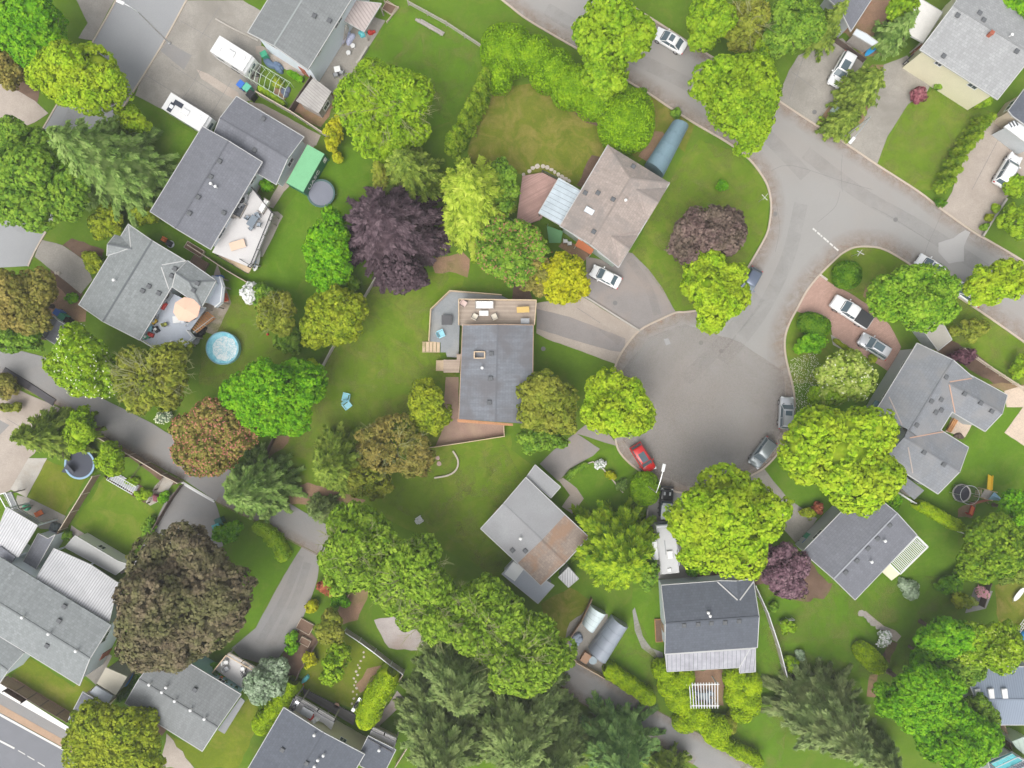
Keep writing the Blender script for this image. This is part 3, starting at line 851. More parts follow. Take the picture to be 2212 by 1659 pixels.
def car(kind, front, rear, pm, label, group='cars parked around the court', z=0.06, sunroof=False, rails=False, roofm=None, glassroof=False, name=None, L=None):
    c = CARS[kind]; f, r = P(*front, .8), P(*rear, .8); d = f - r; Lr = L or max(c['L'] * .86, min(c['L'] * 1.04, d.length)); k = Lr / c['L']
    T = thing(name or {'pickup': 'pickup_truck', 'jeep': 'off_road_vehicle'}.get(kind, 'parked_car'), label, 'pickup truck' if kind == 'pickup' else 'car', ((f.x + r.x) / 2, (f.y + r.y) / 2, z), math.atan2(d.y, d.x), group)
    W = c['W'] / 2 * (.5 + .5 * k); Ld = Lr; H = c['H']; be, ho, ta = c['belt'], c['hood'], c['tail']; x = lambda t: t * Ld
    body = MB(); zb = .26
    bx = [(-.5, .80, .42, ta * .66), (-.488, .90, .34, ta * .9), (-.46, .96, .28, ta * .98), (-.38, .99, zb, ta), (-.2, 1, zb, be), (0, 1, zb, be), (.16, 1, zb, be * .985), (.27, .985, zb, (be + ho) / 2), (.36, .97, zb, ho), (.43, .93, .27, ho * .95), (.475, .85, .30, ho * .84), (.493, .74, .36, ho * .68), (.5, .62, .42, ho * .56)]
    if kind in ('jeep', 'pickup'): bx = [(-.5, .93, .45, ta * .95), (-.49, .97, .38, ta), (-.3, 1, .34, ta), (0, 1, .34, be), (.2, 1, .34, be * .99), (.3, .98, .34, ho), (.42, .96, .34, ho * .98), (.475, .92, .36, ho * .93), (.5, .84, .42, ho * .74)]
    prof = [(0, 0), (.88, 0), (.97, .14), (1, .42), (.985, .78), (.93, .93), (.80, .99), (.4, 1.035), (0, 1.045)]
    loft(body, [(x(a), W * b, e, f_) for a, b, e, f_ in bx], prof)
    bo = part('body', body, pm, T, world=False, smooth=True); flipfix(bo); bo.data.set_sharp_from_angle(angle=R(50)) if hasattr(bo.data, 'set_sharp_from_angle') else None
    g0, g1, g2, g3 = [x(t) for t in c['g']]; wb, wt = W * .93, W * .77; zr = H - .04
    gl = MB()
    prof2 = [(0, 0), (1, 0), (.985, .3), (.9, .96), (.8, 1), (0, 1.0)]
    loft(gl, [(g0, wb * .90, be * .92, be * .97), (g1, wt * 1.14, be * .9, zr - .05), ((g1 + g2) / 2, wt * 1.17, be * .9, zr), (g2, wt * 1.14, be * .9, zr - .04), (g3, wb * .92, be * .86, be * .94)], prof2)
    go = part('windows', gl, CARG, T, world=False); flipfix(go)
    rf = MB(); prof3 = [(0, 0), (1, 0), (.98, .6), (.86, .95), (0, 1.15)]
    loft(rf, [(g1 - .10, wt * .93, zr - .13, zr - .045), (g1 + .08, wt * .99, zr - .07, zr + .03), ((g1 + g2) / 2, wt * 1.02, zr - .03, zr + .06), (g2 - .08, wt * .99, zr - .06, zr + .035), (g2 + .10, wt * .92, zr - .12, zr - .04)], prof3)
    ro = part('roof', rf, roofm or pm, T, world=False, smooth=True); flipfix(ro)
    pl = MB()
    for s in (-1, 1):
        beam(pl, (g2 + .02, s * wt * .98, zr - .03), (g3 - .03, s * wb * .90, be * .95), .07, .05)
        beam(pl, (g1 - .02, s * wt * .98, zr - .04), (g0 + .04, s * wb * .90, be * .97), .12, .06)
        beam(pl, ((g1 + g2) / 2, s * wt * 1.03, zr - .02), ((g1 + g2) / 2 - .05, s * wb * 1.01, be * .96), .06, .10)
    part('pillars', pl, pm, T, world=False)
    if sunroof: part('sunroof', MB().box((g2 - .42 - (.25 if glassroof else 0), 0, zr + .075), (.62 + (.7 if glassroof else 0), wt * 1.25, .02)), CARG, T, world=False)
    if rails:
        for s in (-1, 1): part('roof_rail', MB().box(((g1 + g2) / 2, s * wt * .93, zr + .10), ((g2 - g1) * .9, .05, .05)), METAL if rails != 2 else DARK, T, world=False)
    rw = .34 if kind not in ('jeep', 'pickup') else .40
    for sx in (-.305, .315):
        for s in (-1, 1):
            y = s * (W - .12); wm = MB().tube((x(sx), y - .11, rw - z * .0), (x(sx), y + .11, rw), rw, rw, 18); wh = part('wheel', wm, RUBBER, T, world=False)
            part('rim', MB().tube((x(sx), y + s * .10, rw), (x(sx), y + s * .125, rw), rw * .62, rw * .55, 12), RIM, wh, world=False)
    for s in (-1, 1):
        part('headlight', MB().box((x(.462), s * W * .70, ho * .80), (.30, .34, .13), rz=-s * .38), LAMPW, T, world=False)
        part('tail_light', MB().box((x(-.487), s * W * .78, ta * .80), (.12, .28, .16), rz=s * .2), LAMPR, T, world=False)
        mm = MB().rbox((g3 - .38, s * (W + .10), be + .06), (.14, .22, .15)); part('wing_mirror', mm, pm, T, world=False)
    gr = MB().box((x(.497), 0, .52), (.05, W * .9, .16)); part('grille', gr, DARK, T, world=False)
    wl = MB(); wl.box((g3 + .06, 0, be * .975), (.10, W * 1.3, .03)); part('cowl', wl, DARK, T, world=False)
    if kind == 'pickup':
        b0, b1 = x(-.485), x(-.135); part('bed_cover', MB().rbox(((b0 + b1) / 2, 0, ta + .065), (b1 - b0, W * 1.84, .09), 0, .03), mat('tonneau', (.035, .037, .04), .6), T, world=False)
    return T, (W, Ld, H)

# ---------------------------------------------------------------- furniture and small things
def at(v, z=0.0): return tuple(P(v[0], v[1], z))
def chair(v, z, rz, m, label, group=None, kind='plain', cat='chair', sc_=1.0):
    T = thing('adirondack_chair' if kind == 'adi' else 'patio_chair', label, cat, at(v, z), rz, group); k = sc_
    if kind == 'adi':
        st = MB()
        for i in range(5): st.box((.02 + i * .11 * k - .25, 0, .36 - i * -.02), (.095 * k, .56 * k, .03), ry=.12)
        part('seat', st, m, T, world=False)
        bk = MB()
        for i in range(5): bk.box((-.42 * k, (i - 2) * .115 * k, .66), (.03, .10 * k, .78 - abs(i - 2) * .07), ry=-.38)
        part('backrest', bk, m, T, world=False)
        for s in (-1, 1):
            part('arm', MB().box((-.06, s * .36 * k, .56), (.72 * k, .13, .03)), m, T, world=False)
            part('leg', MB().box((.26 * k, s * .32 * k, .27), (.09, .04, .55)), m, T, world=False); part('leg', MB().box((-.32 * k, s * .32 * k, .17), (.09, .04, .36), ry=.3), m, T, world=False)
        return T
    part('seat', MB().rbox((0, 0, .43), (.52 * k, .52 * k, .10), 0, .03), m, T, world=False)
    part('backrest', MB().box((-.26 * k, 0, .70), (.06, .50 * k, .50), ry=-.18), m, T, world=False)
    lg = IRON if kind == 'plain' else m
    for a in (-1, 1):
        part('arm', MB().box((0, a * .27 * k, .64), (.46 * k, .06, .03)), lg, T, world=False)
        for b in (-1, 1): part('leg', MB().tube((a * .21 * k, b * .25 * k, 0), (a * .21 * k, b * .25 * k, .62 if a > 0 else .42), .02, .02, 6), lg, T, world=False)
    return T
def table(v, z, rz, l, w_, h, m, label, round_=False, legm=None, name='table', cat='table', group=None):
    T = thing(name, label, cat, at(v, z), rz, group)
    part('table_top', MB().lathe((0, 0, h - .04), [(l / 2 * .96, 0), (l / 2, .015), (l / 2 * .97, .04)], 22) if round_ else MB().rbox((0, 0, h - .03), (l, w_, .06), 0, .02), m, T, world=False)
    for a in (-1, 1):
        for b in (-1, 1): part('leg', MB().box((a * l * (.28 if round_ else .43), b * (l if round_ else w_) * (.28 if round_ else .42), (h - .06) / 2), (.06, .06, h - .06)), legm or m, T, world=False)
    return T
def sofa(v, z, rz, l, m, label, frame=None, d=.85):
    T = thing('outdoor_sofa', label, 'sofa', at(v, z), rz); frame = frame or WOODG
    part('frame', MB().box((0, 0, .18), (d, l, .30)), frame, T, world=False)
    for i in range(3): part('seat_cushion', MB().rbox((.06, (i - 1) * l * .30, .40), (d * .72, l * .29, .16), 0, .05), m, T, world=False); part('back_cushion', MB().rbox((-d * .34, (i - 1) * l * .30, .62), (.18, l * .29, .42), 0, .05), m, T, world=False)
    for s in (-1, 1): part('arm', MB().box((0, s * (l / 2 - .05), .45), (d, .10, .34)), frame, T, world=False)
    return T
def bin_(v, rz, m, label, z=0.0, group=None, s=1.0):
    T = thing('wheelie_bin', label, 'bin', at(v, z), rz, group)
    part('bin_body', MB().box((0, 0, .5 * s), (.62 * s, .56 * s, .92 * s)), m, T, world=False)
    part('lid', MB().rbox((0, 0, .99 * s), (.70 * s, .62 * s, .09 * s), 0, .03), m, T, world=False)
    for q in (-1, 1): part('wheel', MB().tube((-.28 * s, q * .22 * s, .1), (-.28 * s, q * .30 * s, .1), .1, .1, 10), RUBBER, T, world=False)
    part('handle', MB().tube((-.36 * s, -.22 * s, .95 * s), (-.36 * s, .22 * s, .95 * s), .02, .02, 6), m, T, world=False)
    return T
def planter(v, l, w_, h, rz, box, plant, label, z=0.0, name='planter_box', cat='planter', group=None, seed=0):
    T = thing(name, label, cat, at(v, z), rz, group); mb = MB(); t = .05
    for s in (-1, 1): mb.box((0, s * (w_ / 2 - t / 2), h / 2), (l, t, h)); mb.box((s * (l / 2 - t / 2), 0, h / 2), (t, w_ - 2 * t - .002, h))
    part('box', mb, box, T, world=False); part('soil', MB().box((0, 0, h * .42), (l - 2 * t - .004, w_ - 2 * t - .004, h * .8)), SOIL, T, world=False)
    if plant:
        rng = np.random.default_rng(seed + 5); n = int(l * w_ * 90)
        c = np.stack([rng.uniform(-l / 2 * .85, l / 2 * .85, n), rng.uniform(-w_ / 2 * .8, w_ / 2 * .8, n), h + rng.uniform(0, .28, n)], 1)
        part('plants', leafmesh('plants', c, unit(rdir(rng, n) * .7 + np.array([0, 0, 1.])), .13, .07, None, rng), plant, T)
        BASE.pop('', None)
    return T
def pot(v, z, r, h, m, plant, label, seed=0, group=None):
    T = thing('flower_pot', label, 'plant pot', at(v, z), 0, group)
    part('pot', MB().lathe((0, 0, 0), [(r * .7, 0), (r, h), (r * 1.08, h), (r * 1.08, h + .04), (r * .9, h + .04), (r * .85, h - .06)], 14), m, T, world=False)
    rng = np.random.default_rng(seed + 9); n = 60; c = rdir(rng, n) * r * 1.5 * rng.uniform(.4, 1, (n, 1)); c[:, 2] = h + np.abs(c[:, 2]) * .9
    part('plant', leafmesh('plant', c, unit(rdir(rng, n) * .6 + np.array([0, 0, 1.])), .11, .06, None, rng), plant, T)
    return T
def trampoline(v, r, label, matc, padm, net=True, z=0.0, netside=None):
    T = thing('trampoline', label, 'trampoline', at(v, z), 0)
    part('mat', MB().lathe((0, 0, .78), [(r * .88, 0), (r * .88, .02)], 36), matc, T, world=False)
    pad = MB(); n = 40; vs = []
    for rr_, zz in ((r * .87, .80), (r * .89, .87), (r, .87), (r * 1.01, .80)):
        for k in range(n): a = 2 * math.pi * k / n; vs.append((rr_ * math.cos(a), rr_ * math.sin(a), zz))
    pad.add(vs, [(j * n + k, j * n + (k + 1) % n, ((j + 1) % 4) * n + (k + 1) % n, ((j + 1) % 4) * n + k) for j in range(4) for k in range(n)])
    part('safety_pad', pad, padm, T, world=False)
    fr = MB().ring((0, 0, .76), r * .98, .035, 36); part('frame', fr, METAL, T, world=False)
    for k in range(6):
        a = k * math.pi / 3; x, y = r * .96 * math.cos(a), r * .96 * math.sin(a)
        part('leg', MB().tube((x, y, 0), (x, y, .8), .03, .03, 7), METAL, T, world=False)
        if net: part('net_pole', MB().tube((x * 1.04, y * 1.04, .3), (x * 1.04, y * 1.04, 2.5), .025, .025, 6), METAL if net != 2 else BLUEP, T, world=False)
    if net:
        nb = MB()
        for k in range(96):
            a = k * math.pi / 48; nb.tube((r * math.cos(a), r * math.sin(a), .85), (r * math.cos(a), r * math.sin(a), 2.45), .008, .008, 3, False)
        for j in range(9): nb.ring((0, 0, .95 + j * .18), r, .008, 40)
        part('net', nb, NET, T, world=False); part('top_ring', MB().ring((0, 0, 2.48), r * 1.02, .03, 40), METAL if net != 2 else AQUA, T, world=False)
    return T
def fence(vpts, h, m, label, kind='board', post=2.4, name='fence', group=None, capm=None, lat=True):
    W = [P(x, y, h * (1 if lat else 0)) for x, y in vpts]; b = W[0]; T = thing(name, label, 'fence', (b.x, b.y, 0), 0, group)
    pan, capb = MB(), MB()
    for a, c in zip(W[:-1], W[1:]):
        a = Vector((a.x, a.y, 0)); c = Vector((c.x, c.y, 0)); d = c - a; k = max(1, round(d.length / post)); ang = math.atan2(d.y, d.x)
        for i in range(k + 1):
            p = a + d * i / k
            if i < k or c == Vector((W[-1].x, W[-1].y, 0)): part('post', MB().box((p.x, p.y, (h + .08) / 2 - .05), (.12, .12, h + .18), ang), capm or m, T)
            if i < k:
                q = a + d * (i + 1) / k; u = (q - p).normalized() * .07
                if kind == 'board': pan.wallseg(p + u, q - u, .06, h - .05, .035)
                elif kind == 'slat':
                    nn = max(3, int(h / .18))
                    for j in range(nn): z_ = .1 + (h - .15) * j / (nn - 1); beam(pan, (p + u) + Vector((0, 0, z_)), (q - u) + Vector((0, 0, z_)), .03, .12)
                elif kind == 'rail':
                    for z_ in (h * .35, h * .7, h * .97): beam(pan, (p + u) + Vector((0, 0, z_)), (q - u) + Vector((0, 0, z_)), .07, .09)
                elif kind == 'wire':
                    for z_ in (h * .1, h * .4, h * .7, h * .98): beam(pan, (p + u) + Vector((0, 0, z_)), (q - u) + Vector((0, 0, z_)), .02, .02)
                    nn = int((q - p).length / .35)
                    for j in range(nn): r_ = p.lerp(q, (j + .5) / nn); pan.box((r_.x, r_.y, h / 2), (.012, .012, h * .95))
                if kind in ('board', 'slat'): beam(capb, p + u + Vector((0, 0, h - .02)), q - u + Vector((0, 0, h - .02)), .10, .04)
    part('panel' if kind != 'rail' else 'rails', pan, m, T); part('top_rail', capb, capm or m, T)
    return T
def wall_(vpts, h, t, m, label, name='retaining_wall', cat='wall', group=None):
    W = [P(x, y, h) for x, y in smoothline(vpts, 3)] if len(vpts) > 2 else [P(x, y, h) for x, y in vpts]
    A, B = offsetline(W, t / 2), offsetline(W, -t / 2); n = len(W); mb = MB()
    vs = [(p.x, p.y, z) for z in (-.05, h) for p in A] + [(p.x, p.y, z) for z in (-.05, h) for p in B]; fs = []
    for i in range(n - 1):
        fs += [(i, i + 1, n + i + 1, n + i), (2 * n + i, 3 * n + i, 3 * n + i + 1, 2 * n + i + 1), (n + i, n + i + 1, 3 * n + i + 1, 3 * n + i)]
    fs += [(0, n, 3 * n, 2 * n), (n - 1, 3 * n - 1, 4 * n - 1, 2 * n - 1)]
    mb.add(vs, fs); o = part(name, mb, m); flipfix(o); tag(o, label, cat, group); return o
ORD = 'first second third fourth fifth sixth seventh eighth ninth tenth eleventh twelfth thirteenth fourteenth fifteenth'.split()
def stones(pts, r, label, group, name='stepping_stone', h=.08, m=None, cat='stone', seed=0):
    rg = random.Random(seed + 3)
    for i, v in enumerate(pts):
        q = P(*v, h); n = 8; mb = MB(); sx = rg.uniform(.8, 1.25); a0 = rg.uniform(0, 3); rr_ = r * rg.uniform(.8, 1.15)
        rad = [rg.uniform(.82, 1.1) for _ in range(n)]
        vs = [(q.x + rr_ * k_ * rad[k] * math.cos(a0 + k * 6.283 / n) * sx, q.y + rr_ * k_ * rad[k] * math.sin(a0 + k * 6.283 / n), z) for k_, z in ((1, -.02), (1, h * .75), (.85, h)) for k in range(n)]
        mb.add(vs, [(j * n + k, j * n + (k + 1) % n, (j + 1) * n + (k + 1) % n, (j + 1) * n + k) for j in range(2) for k in range(n)] + [tuple(range(2 * n, 3 * n))])
        o = part(name, mb, m or STONE); o['label'] = ORD[i] + ' ' + label; o['category'] = cat; o['group'] = group
def heap(name, v, l, w_, h, rz, m, label, cat, z=0.0, group=None, lumps=7, seed=0):
    """irregular tarped or stacked mass: several rounded lumps joined in one skin"""
    rg = random.Random(seed + int(v[0])); p = P(*v, z); mb = MB()
    for i in range(lumps):
        a, b = rg.uniform(-.38, .38) * l, rg.uniform(-.36, .36) * w_; s_ = rg.uniform(.25, .42)
        x = p.x + a * math.cos(rz) - b * math.sin(rz); y = p.y + a * math.sin(rz) + b * math.cos(rz); hh = h * rg.uniform(.6, 1)
        mb.lathe((x, y, z), [(l * s_, 0), (l * s_ * .95, hh * .5), (l * s_ * .7, hh * .88), (l * s_ * .3, hh)], 9, 1, min(1, w_ / l * 1.1), rz + rg.uniform(-.4, .4))
    o = part(name, mb, m, smooth=False); tag(o, label, cat, group); return o
def lamp(base, head, hz, label, arm=2.2):
    b = P(*base, 0); hd = P(*head, hz); T = thing('street_lamp', label, 'street lamp', tuple(b))
    d = Vector((hd.x - b.x, hd.y - b.y, 0)); d.normalize()
    part('pole', MB().tube(b, (b.x, b.y, hz - .9), .11, .07, 10).tube(b, b + Vector((0, 0, .4)), .2, .16, 10), METAL, T)
    top = Vector((b.x, b.y, hz - .9)); pts = [top]
    for k in range(1, 7): t = k / 6; pts.append(top.lerp(hd, t) + Vector((0, 0, math.sin(t * math.pi) * .25)))
    part('arm', MB().path(pts, [.06] * 7, 7), METAL, T)
    part('lamp_head', MB().rbox((hd.x + d.x * .3, hd.y + d.y * .3, hz), (.95, .38, .18), math.atan2(d.y, d.x), .08), WHITE, T)
    part('lens', MB().box((hd.x + d.x * .38, hd.y + d.y * .38, hz - .11), (.5, .26, .06), math.atan2(d.y, d.x)), LAMPW, T)
    return T
def signpost(v, label, a, h=2.6):
    b = P(*v, 0); T = thing('street_sign', label, 'street sign', tuple(b))
    part('post', MB().tube((0, 0, -.05), (0, 0, h), .035, .035, 8), METAL, T, world=False)
    for k, q in enumerate((a, a + 1.45)): part('name_blade', MB().box((0, 0, h - .1 - k * .25), (1.0, .03, .2), q), WHITE, T, world=False)
    return T
# ---------------------------------------------------------------- the setting
def t(r, c, *xy):
    """points traced on an enlarged tile of the survey photo (row, column) -> survey coordinates"""
    out = [(553 * (c - 1) + xy[i] / 4, 414.75 * (r - 1) + xy[i + 1] / 4) for i in range(0, len(xy), 2)]
    return out
def t1(r, c, x, y): return t(r, c, x, y)[0]

GR = m_grass('grass', (.078, .155, .010), (.108, .19, .014), (.14, .225, .02), (.22, .20, .055), .35)
GLUSH = m_grass('lawn_lush', (.08, .165, .008), (.10, .205, .010), (.14, .245, .02), (.19, .235, .04), .5, .2, .5)
GMID = m_grass('lawn_mid', (.098, .170, .010), (.128, .208, .013), (.165, .242, .022), (.26, .235, .06), .5, .2, .48)
GDRY = m_grass('lawn_dry', (.10, .135, .010), (.155, .185, .018), (.20, .215, .03), (.30, .23, .07), .7, .22, .44)
GOLIVE = m_grass('lawn_olive', (.10, .145, .008), (.155, .20, .014), (.205, .24, .022), (.27, .22, .06), .5, .18, .48)
ROADM = m_rough('asphalt_pale', (.275, .266, .253), .06, .22, 9, .9, (.285, .258, .235), .6)
LANEM = m_rough('asphalt_lane', (.225, .22, .215), .10, .3, 8, .9, (.27, .24, .21), .5)
DRIVED = m_rough('asphalt_drive', (.235, .215, .205), .12, .5, 8, .9, (.30, .245, .21), .6)
HIGHW = m_rough('asphalt_main', (.17, .175, .19), .10, .4, 8, .9)
DRIVEC = m_rough('driveway_concrete', (.285, .264, .232), .24, .45, 8, .9, (.20, .185, .16), .75)
DRIVET = m_rough('tan_gravel', (.36, .31, .265), .18, .5, 7, .95, (.29, .24, .20), .6)
GRAVEL = m_rough('gravel', (.37, .33, .31), .22, .6, 9, .95, (.30, .22, .17), .6)
DIRT = m_rough('bare_dirt', (.27, .165, .105), .25, .7, 8, .95, (.16, .15, .04), .6)
DIRTD = m_rough('dark_mulch', (.12, .075, .05), .3, .9, 9, .95, (.20, .13, .09), .6)
BRICK = mat('red_pavers', (.36, .23, .18), .85)
def _bk(m, c1, c2, mo, bw=.45, rh=.22):
    br = N(m, 'ShaderNodeTexBrick'); L(m, uvco(m), br.inputs['Vector']); br.inputs['Scale'].default_value = 1
    br.inputs['Brick Width'].default_value = bw; br.inputs['Row Height'].default_value = rh; br.inputs['Mortar Size'].default_value = .015
    br.inputs['Color1'].default_value = (*c1, 1); br.inputs['Color2'].default_value = (*c2, 1); br.inputs['Mortar'].default_value = (*mo, 1)
    c = mix(m, maprange(m, noise(m, .5, 6, .65, worldpos(m)), .35, .65, 0, .55), br.outputs['Color'], sh(c1, .68))
    c = mix(m, maprange(m, noise(m, 6, 4, .65, worldpos(m)), .35, .65, 0, .4), c, sh(c1, 1.25))
    setcol(m, c); bump(m, br.outputs['Fac'], .2, .02); return m
_bk(BRICK, (.40, .255, .205), (.32, .20, .16), (.24, .17, .13))
TILES = _bk(mat('tan_tiles', (.50, .40, .31), .8), (.56, .45, .35), (.50, .40, .31), (.36, .29, .23), .6, .6)
def m_slab(name, col, width=.14, gap=.8):
    """decking boards by UV"""
    m = mat(name, col, .75); sx = N(m, 'ShaderNodeSeparateXYZ'); L(m, uvco(m), sx.inputs[0])
    q = mathn(m, 'DIVIDE', sx.outputs[1], width); fr = mathn(m, 'FRACT', q); fl = mathn(m, 'FLOOR', q)
    wn = N(m, 'ShaderNodeTexWhiteNoise'); wn.noise_dimensions = '1D'; L(m, fl, wn.inputs['W'])
    c = ramp(m, wn.outputs[0], [(0, sh(col, .85)), (1, sh(col, 1.15))])
    c = mix(m, maprange(m, noise(m, 1.1, 5, .65, worldpos(m)), .35, .65, 0, .45), c, sh(col, .7))
    c = mix(m, mathn(m, 'LESS_THAN', fr, .07), c, sh(col, .45)); setcol(m, c); return m
DECKW = m_slab('deck_boards', (.42, .33, .26)); DECKP = m_slab('pink_deck_boards', (.40, .25, .215)); DECKWH = m_rough('white_vinyl_deck', (.50, .485, .475), .07, .5, 6, .6)
DECKB = m_rough('pale_blue_deck', (.42, .455, .51), .08, .5, 6, .6); MEMB = m_rough('grey_membrane', (.235, .25, .26), .14, .7, 6, .8, (.32, .31, .28), .6)

# ground sheet to the horizon
gm = MB(); s_ = 1600; gm.add([(-s_, -s_, 0), (s_, -s_, 0), (s_, s_, 0), (-s_, s_, 0)], [(0, 1, 2, 3)]); structure('ground', gm, GR)
_cnt = [0]
def lay(name, pts, layer, m, edge=.25, uv=0.0, kind='structure'):
    _cnt[0] += 1; return sheet(name, pts, .006 + layer * .012 + _cnt[0] * .00012, m, edge, uv, kind, _cnt[0])

# lawns
for nm, pts, m in (
    ('lawn', [(600, 480), (640, 420), (720, 300), (800, 345), (790, 600), (800, 700), (700, 780), (640, 800), (560, 760), (470, 660), (500, 600), (560, 590)], GLUSH),
    ('lawn', [(790, 640), (1020, 560), (990, 630), (935, 665), (925, 740), (985, 810), (960, 920), (880, 950), (690, 985), (600, 990), (690, 800)], GMID),
    ('lawn', t(1, 2, 1240, 30, 1640, 190, 1960, 400, 1940, 620, 1700, 1040, 1500, 1100, 900, 800, 760, 700, 900, 560), GLUSH),
    ('lawn', t(1, 2, 1330, -20, 2212, -20, 2212, 60, 2212, 300, 1960, 400, 1640, 190), GR),
    ('lawn', [(1010, 330), (1040, 230), (1080, 185), (1160, 180), (1240, 210), (1300, 260), (1310, 320), (1255, 405), (1215, 390), (1110, 375), (1030, 420)], GDRY),
    ('lawn', [(1510, 300), (1590, 330), (1636, 368), (1660, 420), (1655, 500), (1600, 590), (1500, 670), (1460, 670), (1440, 640), (1365, 545), (1440, 400), (1480, 330)], GMID),
    ('lawn', [(1405, 205), (1450, 240), (1500, 270), (1480, 330), (1440, 300), (1380, 350), (1350, 310)], GDRY),
    ('lawn', t(2, 4, 440, 710, 560, 590, 640, 520, 740, 475, 860, 470, 1000, 495, 1200, 610, 1650, 910, 1900, 1080, 2250, 1320, 2250, 1700, 1700, 1350, 1200, 1050, 900, 1000, 560, 800), GMID),
    ('lawn', t(2, 4, 180, 1120, 240, 1040, 500, 1120, 560, 1260, 900, 1460, 900, 1659, 200, 1659, 150, 1370), GMID),
    ('lawn', t(3, 4, 200, 0, 900, 0, 900, 900, 500, 1100, 280, 1100, 0, 880, 0, 700, 90, 590, 170, 430, 220, 150), GLUSH),
    ('lawn', t(3, 4, 1100, 900, 1500, 900, 1700, 500, 2060, 150, 2260, 300, 2260, 900, 1900, 1100, 1640, 1300, 1640, 1659, 1100, 1659, 900, 1500, 1000, 1000), GLUSH),
    ('lawn', t(4, 4, -50, 200, 500, 0, 1500, 0, 1500, 500, 1000, 1000, 300, 900, 0, 600), GLUSH),
    ('lawn', [(1640, 1270), (1660, 1330), (1705, 1480), (1690, 1659), (1600, 1659), (1560, 1580), (1630, 1450)], GLUSH),
    ('lawn', t(4, 3, 1050, 100, 1280, 100, 1320, 700, 1220, 760, 1260, 1140, 1000, 950, 780, 800, 830, 740, 1020, 400), GLUSH),
    ('lawn', t(3, 2, 100, 1000, 430, 300, 900, 0, 1600, 0, 1600, 540, 2200, 440, 2212, 900, 1950, 1240, 2212, 1500, 2212, 1659, 2050, 1650, 1200, 1200, 900, 1000, 400, 900), GMID),
    ('lawn', [(985, 985), (1090, 960), (1156, 1010), (1130, 1040), (1036, 1142), (1090, 1200), (1070, 1260), (960, 1150), (840, 1090), (900, 1010)], GMID),
    ('lawn', t(3, 3, 700, 600, 920, 540, 1100, 750, 1250, 860, 1160, 1100, 1160, 1300, 700, 1100, 480, 850, 430, 800), GLUSH),
    ('lawn', t(4, 3, 250, 240, 500, 100, 690, 210, 430, 600, 300, 500), GDRY),
    ('lawn', t(1, 4, 1200, 910, 1370, 810, 1430, 760, 1950, 980, 1640, 1320, 1420, 1640, 1280, 1640, 940, 1425, 1040, 1180), GMID),
    ('lawn', t(3, 1, 400, 650, 760, 800, 560, 1140, 240, 980), GOLIVE), ('lawn', t(3, 1, 900, 800, 1260, 1030, 1350, 1100, 1100, 1500, 640, 1210), GMID),
    ('lawn', t(4, 1, 210, 680, 640, 960, 710, 880, 820, 950, 600, 1190, 100, 860), GOLIVE),
    ('lawn', [(300, 225), (420, 290), (330, 440), (300, 400)], GLUSH), ('lawn', [(330, 470), (460, 545), (455, 600), (400, 565), (290, 490)], GLUSH),
    ('lawn', [(530, 1110), (650, 1185), (600, 1260), (540, 1370), (500, 1180)], GLUSH), ('lawn', [(480, 640), (560, 640), (640, 760), (520, 850), (430, 830), (440, 700)], GMID),
    ('lawn', t(4, 2, 760, 500, 1160, 780, 850, 1150, 370, 960, 540, 560), GOLIVE), ('lawn', t(4, 1, 1450, 1350, 1750, 1520, 1880, 1330, 2110, 1090, 2230, 1000, 2230, 1300, 2050, 1659, 1700, 1659, 1440, 1500), GOLIVE),
    ('lawn', t(4, 4, 1960, 80, 2260, 0, 2260, 700, 2000, 500), GDRY),
): lay(nm, pts, 1, m, .5)

